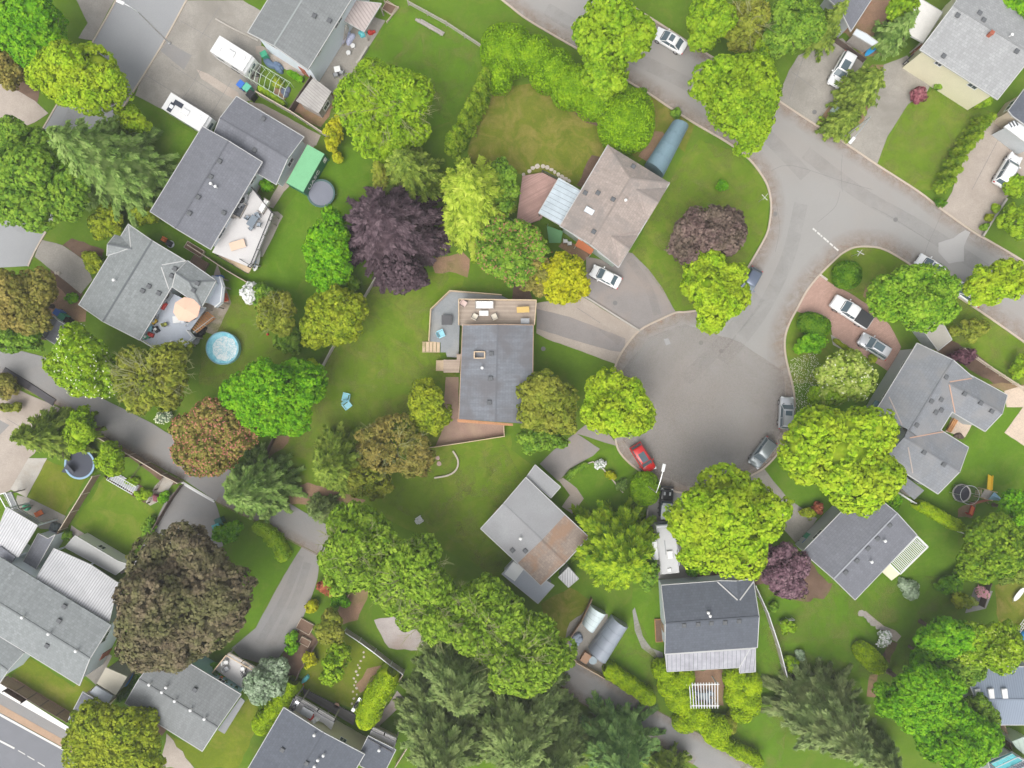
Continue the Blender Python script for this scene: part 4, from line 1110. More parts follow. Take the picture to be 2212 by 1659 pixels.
# bare ground, beds and mulch
for pts, m in (
    ([(930, 560), (1000, 545), (1015, 560), (1010, 600), (985, 590), (940, 590)], DIRT), (t(1, 3, 540, 980, 700, 960, 830, 1030, 800, 1120, 640, 1060), DIRTD),
    (t(1, 3, 690, 1340, 780, 1360, 600, 1620, 560, 1600), DIRTD), (t(1, 3, 1180, 1150, 1300, 1140, 1350, 1200, 1200, 1420, 1090, 1350), DIRT),
    (t(3, 2, 160, 440, 300, 440, 230, 560, 100, 650), DIRT), (t(3, 2, 250, 900, 450, 850, 950, 1000, 900, 1060, 300, 1040), DIRT),
    (t(4, 2, 830, 80, 980, 60, 960, 200, 880, 380, 720, 430, 700, 320), DIRT), (t(4, 2, 1020, 380, 1250, 330, 1480, 560, 1400, 640, 1150, 620), GRAVEL),
    (t(4, 2, 960, 800, 1180, 750, 1100, 900, 900, 1010, 860, 940), DIRT), (t(4, 3, 1540, 820, 1840, 800, 1830, 1120, 1500, 1130, 1500, 950), DIRT),
    (t(2, 1, 340, 700, 560, 800, 760, 1000, 740, 1120, 560, 1100, 330, 1180), DIRT), (t(2, 1, 430, 640, 620, 760, 720, 880, 660, 960, 440, 760), DIRTD),
    (t(2, 1, 620, 400, 900, 500, 880, 640, 740, 600, 540, 460), DIRTD), (t(3, 4, 1900, 0, 2250, 0, 2250, 100, 2060, 80), DIRT),
    ([(0, 145), (90, 145), (80, 225), (0, 200)], DIRTD), (t(1, 1, 60, 740, 280, 760, 300, 870, 160, 800), DIRTD), (t(4, 4, 330, 120, 560, 60, 480, 200, 400, 190), DIRTD),
    (t(4, 4, 1050, 560, 1120, 580, 1050, 760, 990, 680), DIRTD), (t(4, 4, 880, 850, 950, 850, 930, 1050, 850, 1040), DIRT), (t(4, 4, 180, 850, 300, 850, 300, 960, 190, 960), DIRTD),
    (t(2, 4, 840, 820, 950, 900, 900, 960, 820, 900), DIRT), (t(2, 4, 1300, 1280, 1580, 1280, 1800, 1400, 2100, 1659, 1950, 1659, 1700, 1500, 1450, 1370), DIRTD),
    (t(3, 1, 850, 460, 1530, 860, 1480, 880, 1100, 620), DIRTD), (t(3, 1, 890, 790, 1260, 1030, 1180, 970, 900, 800, 1000, 770, 1250, 900, 1300, 940, 1250, 1030), DIRTD),
    (t(3, 1, 620, 1220, 1100, 1530, 1140, 1600, 1050, 1640, 600, 1340), GRAVEL), (t(4, 2, 350, 350, 540, 560, 370, 830, 280, 1080, 230, 700), DIRTD),
    (t(1, 4, 420, 1060, 560, 870, 700, 760, 900, 560, 1000, 560, 820, 1060, 640, 1200), DIRT), (t(1, 4, 640, 260, 900, 0, 1060, 0, 960, 380, 1010, 480, 830, 490), DIRT),
    (t(2, 3, 0, 780, 120, 800, 180, 930, 0, 940), DIRTD), (t(4, 1, 1440, 1360, 1500, 1420, 1680, 1659, 1400, 1659), DRIVET), (t(4, 1, 1160, 1150, 1440, 1330, 1400, 1380, 1180, 1250), DIRTD),
    (t(3, 4, 1640, 1080, 1800, 1000, 1760, 1160, 1640, 1150), DIRT), (t(4, 4, 2040, 400, 2260, 560, 2260, 820, 2120, 700), DIRT), (t(1, 2, 340, 880, 640, 800, 730, 860, 560, 1100, 310, 960), DIRT),
    (t(3, 3, 1450, 1600, 2120, 1400, 2212, 1659, 1450, 1690), DIRTD), (t(1, 1, 1850, 500, 2150, 680, 2100, 740, 1900, 620), DIRT), ([(1655, 1190), (1740, 1200), (1790, 1260), (1750, 1300), (1690, 1290)], DIRTD),
    (t(4, 3, 500, 400, 640, 280, 690, 220, 660, 320, 830, 330, 780, 870, 420, 640), DRIVEC), (t(2, 3, 440, 430, 700, 480, 620, 600, 400, 470), DIRT), ([(1455, 1240), (1640, 1235), (1650, 1260), (1430, 1265)], DIRTD),
): lay('garden_bed', pts, 2, m, .6)

# paving
for nm, pts, m, uv in (
    ('driveway', t(2, 3, 640, 900, 640, 560, 860, 600, 920, 650, 1000, 520, 1040, 530, 1180, 670, 1300, 830, 1390, 1000, 1430, 1055, 1250, 1115, 1110, 1205), DRIVED, 0),
    ('driveway', t(2, 3, 210, 960, 600, 900, 1100, 1205, 980, 1350, 905, 1490, 660, 1400, 300, 1270, 210, 1220), DRIVET, 0),
    ('driveway', t(2, 3, 215, 1010, 500, 1080, 980, 1265, 975, 1385, 850, 1370, 500, 1270, 215, 1180), DRIVED, 0),
    ('driveway', t(2, 4, 440, 725, 560, 800, 700, 870, 900, 1000, 1050, 1150, 1150, 1340, 1050, 1560, 900, 1460, 780, 1390, 560, 1260, 530, 1100, 270, 1040, 230, 1025, 330, 855), BRICK, .6),
    ('driveway', t(1, 4, 100, 800, 180, 610, 260, 480, 560, 350, 640, 330, 840, 520, 700, 760, 560, 880, 410, 1070, 90, 880), DRIVEC, 0),
    ('driveway', t(1, 4, 820, 1060, 1000, 560, 1200, 480, 1420, 700, 1370, 800, 1210, 900, 1030, 1180, 940, 1425, 640, 1215), DRIVEC, 0),
    ('driveway', [(2144, 260), (2240, 330), (2240, 400), (2175, 425), (2124, 512), (2034, 453), (2056, 415), (2075, 345), (2110, 290)], DRIVET, 0),
    ('driveway', t(3, 3, 560, 430, 760, 560, 700, 620, 500, 730, 400, 840, 240, 690, 350, 580, 540, 430, 640, 350, 760, 330, 920, 540), DRIVED, 0),
    ('driveway', [(1398, 1100), (1420, 1045), (1475, 1060), (1495, 1110), (1490, 1250), (1400, 1250)], LANEM, 0),
    ('driveway', [(1622, 1030), (1650, 1012), (1700, 1075), (1765, 1120), (1727, 1182), (1690, 1140), (1625, 1060)], DRIVEC, 0),
    ('lane', [(-30, 735), (0, 745), (110, 775), (200, 850), (330, 915), (450, 990), (600, 1072), (700, 1130), (760, 1160), (900, 1235), (1050, 1310), (1211, 1407), (1306, 1466), (1418, 1534), (1518, 1589), (1640, 1662), (1700, 1700),
      (1560, 1700), (1496, 1649), (1380, 1585), (1246, 1512), (1193, 1464), (1050, 1390), (850, 1290), (700, 1203), (653, 1179), (553, 1124), (465, 1082), (400, 1037), (375, 1024), (300, 985), (212, 937), (135, 880), (67, 845), (32, 822), (-30, 790)], LANEM, 0),
    ('driveway', t(3, 1, 1590, 860, 1860, 1020, 1900, 1140, 1930, 1400, 1500, 1600, 1160, 1560, 1300, 1270, 1450, 980), LANEM, 0),
    ('driveway', [(653, 1180), (692, 1200), (686, 1250), (673, 1290), (640, 1370), (610, 1410), (590, 1440), (520, 1420), (500, 1400), (553, 1356), (613, 1244)], LANEM, 0),
    ('driveway', t(2, 1, 350, 410, 540, 460, 740, 600, 800, 760, 700, 880, 300, 560, 330, 480), DRIVEC, 0),
    ('driveway', t(1, 1, 1610, 5, 2100, 5, 2260, 100, 2260, 560, 2200, 860, 2040, 900, 1880, 1080, 1400, 945, 1170, 825, 1200, 740, 1400, 400), DRIVEC, 0),
    ('paved_patch', t(1, 1, 1390, 440, 1450, 360, 1660, 480, 1590, 605), LANEM, 0), ('paved_patch', t(1, 1, 1700, 600, 1800, 640, 2060, 800, 2080, 900, 1960, 820, 1740, 680), DRIVET, 0),
    ('driveway', t(1, 1, -60, 720, 70, 740, 300, 870, 420, 980, 300, 1060, -60, 1200), DRIVET, 0), ('pavement', t(1, 1, 650, -20, 1000, -20, 800, 350, 680, 330, 760, 200), DRIVEC, 0),
    ('driveway', t(3, 1, -60, 130, 130, 30, 270, 100, 520, 210, 300, 600, 250, 640, 90, 920, -60, 980), DRIVET, 0), ('driveway', t(3, 1, 250, 640, 410, 640, 230, 980, 90, 910), CONC, 0),
    ('paved_patch', t(3, 1, -20, 300, 85, 355, 0, 440, -30, 430), LANEM, 0), ('pavement', t(3, 1, 1260, 1020, 1340, 880, 1420, 800, 1500, 850, 1400, 1000, 1300, 1050), CONC, 0),
    ('patio', t(1, 2, 470, 660, 750, 190, 1000, 140, 1120, 180, 880, 560, 740, 760, 700, 840, 500, 680), DRIVEC, 0), ('pavement', t(1, 2, 0, 400, 60, 400, 420, 640, 400, 680, 0, 460), DRIVET, 0),
    ('pavement', t(1, 2, -60, 880, 60, 900, 560, 1170, 520, 1260, 420, 1230, 0, 960), DRIVET, 0), ('pavement', t(1, 2, 420, 1200, 520, 1240, 340, 1560, 240, 1659, 150, 1800, 90, 1780), DRIVET, 0),
    ('pavement', t(2, 2, 130, 170, 190, 170, 235, 210, 60, 560, 0, 560, 0, 470), CONC, 0), ('path', t(4, 3, 1060, 270, 1090, 380, 1130, 520, 1200, 620, 1300, 660, 1310, 715, 1230, 705, 1120, 620, 1060, 470, 1040, 300), CONCD, 0),
    ('patio', t(2, 1, 1880, 620, 2000, 960, 1860, 1240, 1700, 1180), DRIVET, 0), ('patio', t(3, 4, 2040, 60, 2250, 0, 2250, 560, 2040, 420, 2200, 200, 2060, 200), TILES, .55),
    ('patio', t(3, 4, 1530, 410, 1610, 250, 1760, 350, 1700, 460), TILES, .55), ('path', t(3, 3, 400, 830, 440, 810, 560, 900, 620, 990, 520, 1120, 430, 1060, 500, 960), DRIVET, 0),
    ('path', t(4, 4, 800, 320, 840, 300, 1000, 430, 1100, 470, 1150, 520, 1110, 570, 1050, 540, 1000, 470, 900, 420), DRIVET, 0),
    ('patio', t(3, 2, 1640, -60, 1750, -60, 1750, 300, 2150, 350, 2140, 440, 1550, 540, 1600, 430), m_rough('rusty_gravel', (.30, .20, .155), .2, .8, 8, .95, (.38, .28, .19), .6), 0),
    ('pavement', t(4, 2, 1220, 990, 1300, 1080, 1060, 1300, 1000, 1290, 1150, 1100), GRAVEL, 0), ('patio', t(4, 1, 740, 860, 940, 670, 970, 690, 920, 790, 830, 940), DRIVEC, 0), ('path', t(2, 4, 540, 1230, 620, 1280, 770, 1400, 740, 1410, 560, 1320), CONC, 0),
    ('pavement', t(4, 1, 40, 940, 110, 870, 620, 1180, 560, 1250), DIRT, 0), ('patio', t(3, 1, 150, 960, 240, 980, 570, 1140, 520, 1260, 350, 1250, 130, 1080), DRIVEC, 0), ('patio', t(4, 4, 1780, 100, 1940, 130, 1880, 280, 1700, 320), CONCD, 0),
): lay(nm, pts, 3, m, .12, uv)

ROADP = [(1070, -14), (1106, 15), (1143, 43), (1226, 92), (1266, 115), (1358, 175), (1401, 200), (1453, 235), (1506, 268), (1570, 305), (1613, 337), (1638, 365), (1659, 400), (1667, 440), (1664, 480), (1656, 510), (1631, 555), (1605, 598), (1570, 640), (1525, 668), (1481, 676), (1461, 677), (1431, 690), (1383, 715), (1351, 752), (1333, 785), (1328, 810)]
ROADQ = [(1328, 810), (1325, 850), (1325, 890), (1330, 940), (1338, 972), (1360, 998), (1381, 1014), (1418, 1042), (1441, 1054), (1473, 1062), (1530, 1062), (1593, 1044), (1618, 1027), (1651, 1007), (1681, 974), (1701, 937), (1711, 904), (1714, 867), (1709, 830), (1699, 790), (1693, 757), (1694, 725), (1704, 695), (1719, 667), (1741, 627), (1769, 592), (1799, 562), (1819, 545), (1844, 533), (1874, 531), (1909, 537), (1959, 565), (2071, 640), (2134, 682), (2212, 737), (2270, 780)]
ROADC = [(1290, -32), (1338, 0), (1418, 50), (1491, 97), (1536, 125), (1610, 170), (1681, 220), (1749, 265), (1814, 305), (1891, 357), (1981, 415), (2029, 452), (2096, 500), (2134, 522), (2194, 557), (2270, 605)]
lay('road', smoothline(ROADP, 3) + smoothline(ROADQ, 3)[1:] + ROADC[::-1], 4, ROADM, 0)
LL = [(250, -20), (250, 0), (200, 90), (120, 230), (20, 400), (-30, 470)]; LR = [(-30, 580), (60, 575), (87, 520), (190, 350), (292, 190), (352, 92), (402, 0), (412, -20)]
lay('road', LL + LR, 4, m_rough('asphalt_left', (.27, .275, .28), .06, .3, 8, .9), 0)
lay('road', t(4, 1, -80, 1130, 550, 1490, 800, 1659, 800, 1720, -80, 1720), 4, HIGHW, 0); lay('road_shoulder', t(4, 1, -80, 960, 640, 1350, 720, 1450, 560, 1460, -80, 1090), 4, LANEM, 0)
lay('verge', t(4, 1, -80, 1060, 620, 1450, 640, 1530, 550, 1480, -80, 1130), 5, m_rough('tan_verge', (.36, .25, .17), .15, .6, 7, .95), 0)
lay('pavement', t(4, 1, -80, 890, 0, 925, 640, 1330, 660, 1380, 0, 1005, -80, 960), 5, CONCW, 0)
# painted lines
lay('road_marking', t(4, 1, -60, 1150, 560, 1490, 556, 1508, -60, 1172), 6, PAINTW, 0); lay('road_marking', t(4, 1, -60, 1380, 132, 1480, 126, 1494, -60, 1398), 6, PAINTW, 0)
for a in (160, 240, 330): lay('road_marking', t(4, 1, a, 1500 + (a - 160) * .6, a + 62, 1535 + (a - 160) * .6, a + 60, 1543 + (a - 160) * .6, a, 1508 + (a - 160) * .6), 6, PAINTW, 0)
rg = random.Random(4)
x0, y0, x1, y1 = 1756, 493, 1811, 541; nx, ny = .66, -.75
ta = 0.0
while ta < .97:
    tb = min(1, ta + rg.uniform(.05, .13)); a_, b_ = rg.uniform(.5, 1) * 4, rg.uniform(.3, 1) * 4
    ax, ay, bx, by = x0 + (x1 - x0) * ta, y0 + (y1 - y0) * ta, x0 + (x1 - x0) * tb, y0 + (y1 - y0) * tb
    lay('stop_line', [(ax, ay - a_ * .3), (bx, by - b_ * .35), (bx - 1.6, by + 2.2), (ax - 1.6, ay + 2.3)], 6, PAINTW, .02); ta = tb + rg.uniform(.005, .05)
lay('driveway', t(3, 1, 1575, 850, 1590, 845, 1850, 1000, 1840, 1015), 6, PAINTW, 0)
# newer asphalt patches and sealed cracks in the street
PATCH = m_rough('asphalt_patch', (.265, .265, .265), .06, .4, 9, .9)
lay('paved_patch', t(2, 4, 1470, 440, 1600, 400, 1700, 330, 1745, 350, 1690, 470, 1690, 600, 1560, 620, 1470, 520), 5, m_rough('asphalt_patch_pale', (.35, .34, .33), .05, .4, 9, .9), .2)
lay('paved_patch', t(2, 3, 1310, 1270, 1350, 1265, 1370, 1310, 1330, 1325), 5, m_rough('iron_cover', (.38, .38, .39), .1, 2, 9, .7), 0)
CRACK = m_rough('crack_seal', (.20, .19, .185), .2, 2, 9, .9)
for k, ln in enumerate((t(2, 4, 1510, 160, 1440, 320, 1380, 450, 1350, 540), t(2, 4, 620, 0, 600, 80, 560, 150, 430, 260), t(1, 4, 640, 1340, 630, 1500, 640, 1659), t(1, 4, 20, 1480, 200, 1430, 620, 1560, 900, 1640), t(2, 4, 900, 130, 1100, 240, 1400, 430), t(2, 3, 1150, 1200, 1400, 1150, 1510, 1040), t(2, 4, 60, 60, 100, 300, 60, 520))):
    strip('crack', ln, -.025, .03, 0, .069 + k * .0003, CRACK, 3, False)

def m_litter(name, col, col2, a=.55, sc1=.7, feather=True, thr=(.38, .62)):
    m = mat(name, col, .95); co = worldpos(m)
    c = mix(m, noise(m, 3, 4, .6, co), col, col2); setcol(m, c)
    f = maprange(m, noise(m, sc1, 6, .7, co, .5), thr[0], thr[1], 0, 1)
    f2 = maprange(m, noise(m, 5, 5, .75, co), .3, .6, .45, 1)
    al = mathn(m, 'MULTIPLY', mathn(m, 'MULTIPLY', f, f2), a)
    if feather:
        sx = N(m, 'ShaderNodeSeparateXYZ'); L(m, uvco(m), sx.inputs[0]); v = maprange(m, sx.outputs[1], 0, 1, 1, 0); al = mathn(m, 'MULTIPLY', al, v)
    tr = N(m, 'ShaderNodeBsdfTransparent'); mx = N(m, 'ShaderNodeMixShader'); L(m, al, mx.inputs[0])
    out = [n for n in m.node_tree.nodes if n.type == 'OUTPUT_MATERIAL'][0]
    L(m, tr.outputs[0], mx.inputs[1]); L(m, bsdf(m).outputs[0], mx.inputs[2]); L(m, mx.outputs[0], out.inputs[0]); return m
WEAR = m_litter('tyre_wear', (.20, .195, .19), (.23, .22, .215), .2, .5, False, (.3, .7))
for k, ln in enumerate((t(1, 1, 1480, 560, 1900, 830), t(1, 1, 1260, 650, 1440, 760, 1860, 1010), t(1, 1, 1760, 560, 1620, 800, 1500, 930), t(1, 1, 2000, 700, 1880, 900, 1820, 1000), t(1, 1, 1560, 180, 1840, 340), t(1, 1, 1900, 60, 1730, 330), t(1, 4, 330, 420, 180, 860), t(1, 4, 200, 620, 420, 780), t(2, 3, 560, 1000, 760, 1130), t(1, 4, 1990, 1200, 1760, 1640), t(3, 1, 60, 300, 400, 500))): strip('joint', ln, -.03, .03, 0, .0655 + k * .0002, CRACK, 3, False)
for k, ln in enumerate(([(665, 1215), (640, 1290), (585, 1400)], [(650, 1200), (615, 1290), (560, 1390)], [(1290, 700), (1340, 740)], [(1360, 560), (1400, 620), (1420, 680)])): strip('tyre_wear', ln, -.5, .5, 0, .063 + k * .0003, WEAR if k < 9 else WEAR, 5, False)['kind'] = 'stuff'
KERB = m_rough('kerb_concrete', (.44, .37, .30), .14, .8, 6, .9)
strip('kerb', ROADP, 0, -.24, 0, .15, KERB, 4); strip('kerb', ROADQ, 0, -.24, 0, .15, KERB, 4); strip('kerb', ROADC, .0, .24, 0, .15, KERB, 4)
strip('kerb', LR[1:], 0, -.2, 0, .14, KERB, 4); strip('kerb', LL, .2, 0, 0, .14, KERB, 4)
LIT = m_litter('gutter_pollen', (.34, .22, .155), (.36, .28, .21), .75, .9, True, (.30, .62))
o = [strip('gutter_litter', ROADP, .01, 1.9, 0, .075, LIT, 4, False), strip('gutter_litter', ROADQ, .01, 2.4, 0, .076, LIT, 4, False), strip('gutter_litter', ROADC, -.01, -1.6, 0, .077, LIT, 4, False)]
for q in o: q['kind'] = 'stuff'
LIT2 = m_litter('court_pollen', (.33, .285, .25), (.30, .27, .245), .6, .12, False, (.22, .7))
o = lay('court_litter', [(1345, 800), (1400, 730), (1480, 700), (1600, 740), (1690, 800), (1700, 900), (1670, 970), (1600, 1035), (1480, 1050), (1390, 1010), (1345, 950)], 6, LIT2, .3, 0, 'stuff')
strip('lane_edge_gravel', [(-30, 794), (67, 848), (135, 883), (212, 940), (300, 988), (400, 1041)], .0, 1.3, 0, .080, LIT, 3, False)['kind'] = 'stuff'
strip('lane_edge_gravel', [(465, 1086), (553, 1128), (653, 1183), (700, 1207)], .0, 1.5, 0, .081, LIT, 3, False)['kind'] = 'stuff'
strip('lane_edge_gravel', [(1193, 1466), (1246, 1515), (1380, 1588), (1496, 1652)], .0, 1.6, 0, .082, LIT, 3, False)['kind'] = 'stuff'
strip('lane_edge_gravel', [(1211, 1405), (1306, 1464), (1418, 1532), (1518, 1587), (1640, 1660)], .0, -1.2, 0, .083, LIT, 3, False)['kind'] = 'stuff'
DRYL = m_litter('dry_grass', (.235, .245, .06), (.20, .235, .04), .6, .35, False, (.46, .66))
for k, pts in enumerate(([(700, 640), (990, 560), (930, 670), (925, 740), (985, 810), (960, 920), (690, 985), (600, 990), (690, 800)], [(985, 985), (1090, 960), (1130, 1040), (1040, 1142), (1090, 1200), (1070, 1260), (960, 1150), (840, 1090), (900, 1010)], t(1, 4, 1200, 910, 1430, 760, 1950, 980, 1640, 1320, 1280, 1640, 940, 1425), [(1510, 300), (1590, 330), (1655, 420), (1650, 500), (1600, 590), (1460, 670), (1370, 545), (1440, 400)],
    t(4, 4, 0, 200, 500, 0, 1500, 0, 1500, 500, 1000, 1000, 300, 850, 0, 600), t(2, 4, 560, 600, 860, 480, 1200, 620, 1650, 920, 2250, 1330, 2250, 1650, 1700, 1340, 1000, 980, 600, 800), [(480, 640), (560, 640), (640, 760), (520, 850), (430, 830), (440, 700)], t(1, 2, 1240, 30, 1960, 400, 1700, 1040, 900, 800, 900, 560), [(1640, 1270), (1705, 1480), (1690, 1659), (1600, 1659), (1560, 1580), (1630, 1450)], t(4, 3, 1050, 300, 1260, 700, 1260, 1140, 830, 800))):
    lay('dry_grass', pts, 2.6, DRYL, .5, 0, 'stuff')
for k, ln in enumerate(([(985, 1040), (1040, 1070), (1060, 1010)], [(960, 1095), (1010, 1060), (1045, 1030), (1090, 990)], [(985, 1120), (1000, 1160), (1040, 1200)])): strip('worn_path', ln, -.5, .5, 0, .0402 + k * .0003, DRYL, 4, False)['kind'] = 'stuff'
for k, ln in enumerate(([(1180, 20), (1300, 90), (1500, 190), (1640, 280), (1740, 380)], [(1740, 330), (1860, 420), (2000, 500), (2212, 640)], [(1730, 440), (1700, 560), (1640, 680), (1560, 780)], [(1640, 640), (1560, 740), (1480, 820)], [(200, 160), (120, 330), (40, 500)])): strip('tyre_wear', ln, -.9, .9, 0, .0705 + k * .0003, WEAR, 5, False)['kind'] = 'stuff'
IRONC = mat('cast_iron', (.16, .155, .15), .7)
for k, v in enumerate(t(2, 3, 1632, 1303, 1805, 1375, 890, 960) + t(2, 4, 60, 190, 1100, 240) + t(1, 4, 400, 970) + t(2, 3, 270, 1355)):
    q = P(*v, 0); o_ = part('manhole_cover', MB().lathe((q.x, q.y, .03), [(.30, 0), (.30, .055), (.22, .06)], 14), IRONC); tag(o_, ('round iron cover in the upper court, left', 'round iron cover in the upper court, right', 'small iron cover in the grey driveway', 'small iron cover at the kerb left of the corner', 'iron cover in the middle of the street junction', 'iron cover at the mouth of the upper driveway', 'round pale-rimmed cover on the grass beside the blue-grey roof')[k], 'manhole cover', 'iron covers')
# fallen petals under the blossoming tree by the kerb, clover flowers in lawns
def specks(name, pts, n, m, size=.06, seed=0):
    rg = np.random.default_rng(seed); W = [P(*p) for p in pts]; xs = [p.x for p in W]; ys = [p.y for p in W]; pl = [(p.x, p.y) for p in W]; C = []
    while len(C) < n:
        p = (rg.uniform(min(xs), max(xs)), rg.uniform(min(ys), max(ys)))
        if inpoly(p, pl): C.append((p[0], p[1], .05))
    C = np.array(C); me = leafmesh(name, C, unit(np.array([0, 0, 1.]) + rdir(rg, n) * .2), size, size * .8, None, rg); o = part(name, me, m); o['kind'] = 'stuff'
PETAL = mat('petal_white', (.72, .68, .58), .8)
specks('fallen_petals', t(2, 4, 160, 1450, 420, 1380, 500, 1659, 220, 1659), 420, PETAL, .055, 1); specks('fallen_petals', t(3, 4, 215, 0, 500, 0, 480, 200, 300, 300, 230, 200), 420, PETAL, .055, 2)
# ---------------------------------------------------------------- houses
RG1 = m_roof('shingle_slate', (.155, .16, .18), .34, .12, .18); RG2 = m_roof('shingle_green_grey', (.205, .22, .22), .34, .2, .2, blotch=.06)
RG3 = m_roof('shingle_blue_grey', (.165, .176, .195), .36, .10, .4, (.125, .12, .125), .75, lines=.1); RB = m_roof('shingle_brown', (.31, .26, .23), .34, .16, .25, (.20, .185, .175), .6)
RL = m_roof('shingle_light_grey', (.29, .295, .295), .34, .14, .15); RDK = m_roof('shingle_charcoal', (.095, .105, .125), .34, .14, .12, lines=.1)
RMID = m_roof('shingle_mid_grey', (.195, .205, .22), .34, .10, .15, (.225, .22, .215), .6); ROLD = m_roof('shingle_old_grey', (.19, .20, .20), .34, .10, .25)
RMOSS = m_roof('shingle_mossy_red', (.255, .205, .17), .34, .2, .2, (.28, .165, .10), .7); RFLAT = m_rough('flat_roof_grey', (.26, .265, .27), .16, .35, 7, .85, (.22, .215, .22), .6)
CORR = m_rib('corrugated_white', (.50, .50, .51), .32, .62, .35, .15); SEAM = m_rib('seamed_metal', (.33, .33, .36), .55, .35, .09, .25, .2, .55); SEAMW = m_rib('seamed_acrylic', (.43, .49, .53), .62, .42, .08, .2)
RIBT = m_rib('ribbed_beige', (.42, .36, .34), .42, .72, .3, .15); PLANKR = m_rib('plank_roof', (.36, .34, .32), .34, .6, .16, .25); RBLUE = m_rib('blue_metal_roof', (.22, .26, .32), .30, .78, .25, .06, .2, .5)
TARPB = m_rough('blue_tarp', (.14, .215, .255), .12, .5, 6, .6)

def world(v, z): return P(v[0], v[1], z)
h = House('house', 'two-storey white house with a dark grey gable roof beside the ribbed beige patio roof', 640, 60, ROLD, BLUEW, ang=1.05); h.capm = mat('pale_ridge_strip', (.26, .28, .275), .9)
h.gable([(535, 70), (665, 151), (800, -68), (670, -150)], 5.6, 7.0, ov=.55);
h.done(maxw=8); h.vent(t(1, 2, 505, 140, 635, 182), 'box')
hc = House('patio_cover', 'ribbed beige patio roof on posts attached beside the white two-storey house', 780, 40, RIBT, WOODG, cat='patio cover', ang=-.55)
hc.slab(t(1, 2, 790, -5, 1085, 30, 935, 275, 722, 160), [3.3, 2.9, 2.7, 3.1], walls=False)
for v in t(1, 2, 1070, 40, 935, 265, 730, 160, 800, 10): q = P(*v, 2.7); hc.post(q, 2.7, .14)
hc.done(door=False, maxw=0)
bs = thing('outdoor_stairs', 'grey timber stairs down to the patio beside the white wall', 'stairs', at(t1(1, 2, 750, 290)))
stairs(bs, t1(1, 2, 770, 215), t1(1, 2, 735, 370), 1.2, 2.4, 0, WOODG, 12, True, WOODG)

h = House('house', 'long grey-roofed house with a lower wing and a big white furnished deck', 450, 400, RG1, BLUEW, ang=1.03)
h.gable([(437, 273), (567, 350), (455, 539), (324, 457)], 4.2, 5.5); h.gable([(597, 399), (657, 296), (511, 208), (452, 313)], 3.0, 3.9, ov=.4)
h.done(maxw=8); h.vent([(475, 349), (456, 382), (429, 426), (410, 461)], 'box'); h.vent(t(1, 1, 1835, 1595), 'pipe'); h.vent(t(1, 1, 1875, 1620), 'pipe'); h.vent([(484, 460)] + t(1, 2, 65, 1030, -10, 1300), 'box')
dk = deck(h.T, [(548, 408), (592, 462), (586, 478), (548, 572), (541, 578), (458, 545), (500, 470)], 2.5, DECKWH, 1.0)
rail(h.T, [dk[i] for i in (0, 1, 2, 3, 4)], 2.5, IRON, 1.0, gap=.2); stairs(h.T, (541, 583), (476, 545), 1.1, 2.3, 0, WOODL, 12, True, IRON)
deck(h.T, [(558, 378), (568, 385), (545, 440), (520, 500), (500, 540), (490, 535)], .5, CONC, name='walkway', posts=False)

h = House('house', 'green-grey shingled house with cross gables and a cluttered pale blue deck', 320, 600, RG2, BLUEW, ang=1.05)
h.gable([(170, 658), (302, 735), (404, 565), (277, 484)], 4.2, 5.6); h.gable([(398, 561), (455, 594), (422, 661), (363, 630)][:0] or [(372, 620), (405, 563), (467, 606), (436, 663)], 4.2, 5.3, hip=(0, 2.4), dz=.1)
h.gable([(249, 507), (231, 553), (285, 560), (300, 520)], 4.2, 5.0, walls=False, trims='a')
h.capm = mat('dark_ridge', (.11, .12, .125), .85)
h.done(maxw=8); h.valley(t(2, 1, 1112, 292, 1130, 480, 1110, 488, 935, 548, 1400, 630, 1600, 595, 1395, 650, 1460, 840), TRIM, .12); h.vent(t(2, 1, 1000, 765), 'pipe'); h.vent(t(2, 1, 1515, 665, 1485, 725, 1710, 790, 1675, 850, 1290, 815), 'box'); h.vent(t(2, 1, 1235, 855, 1375, 875), 'box')
dk = deck(h.T, t(2, 1, 1465, 860, 1690, 980, 1780, 1000, 1640, 1200, 1690, 1260, 1620, 1330, 1420, 1390, 1225, 1270), 2.3, DECKB, 1.0)
rail(h.T, [dk[i] for i in (7, 6, 5, 4, 3)], 2.3, WHITE, .95, gap=.2); rail(h.T, [dk[i] for i in (2, 1)], 2.3, WHITE, .95, gap=.2)
stairs(h.T, t1(2, 1, 1660, 1190), t1(2, 1, 1830, 1060), 1.4, 2.2, .1, WOODO, 10, True, WHITE)
d2 = deck(h.T, t(2, 1, 1830, 720, 1920, 740, 1945, 820, 1930, 960, 1880, 1000, 1800, 960), 2.0, DECKB, 1, name='balcony'); rail(h.T, d2[1:5], 2.0, WHITE, .9, gap=.2)

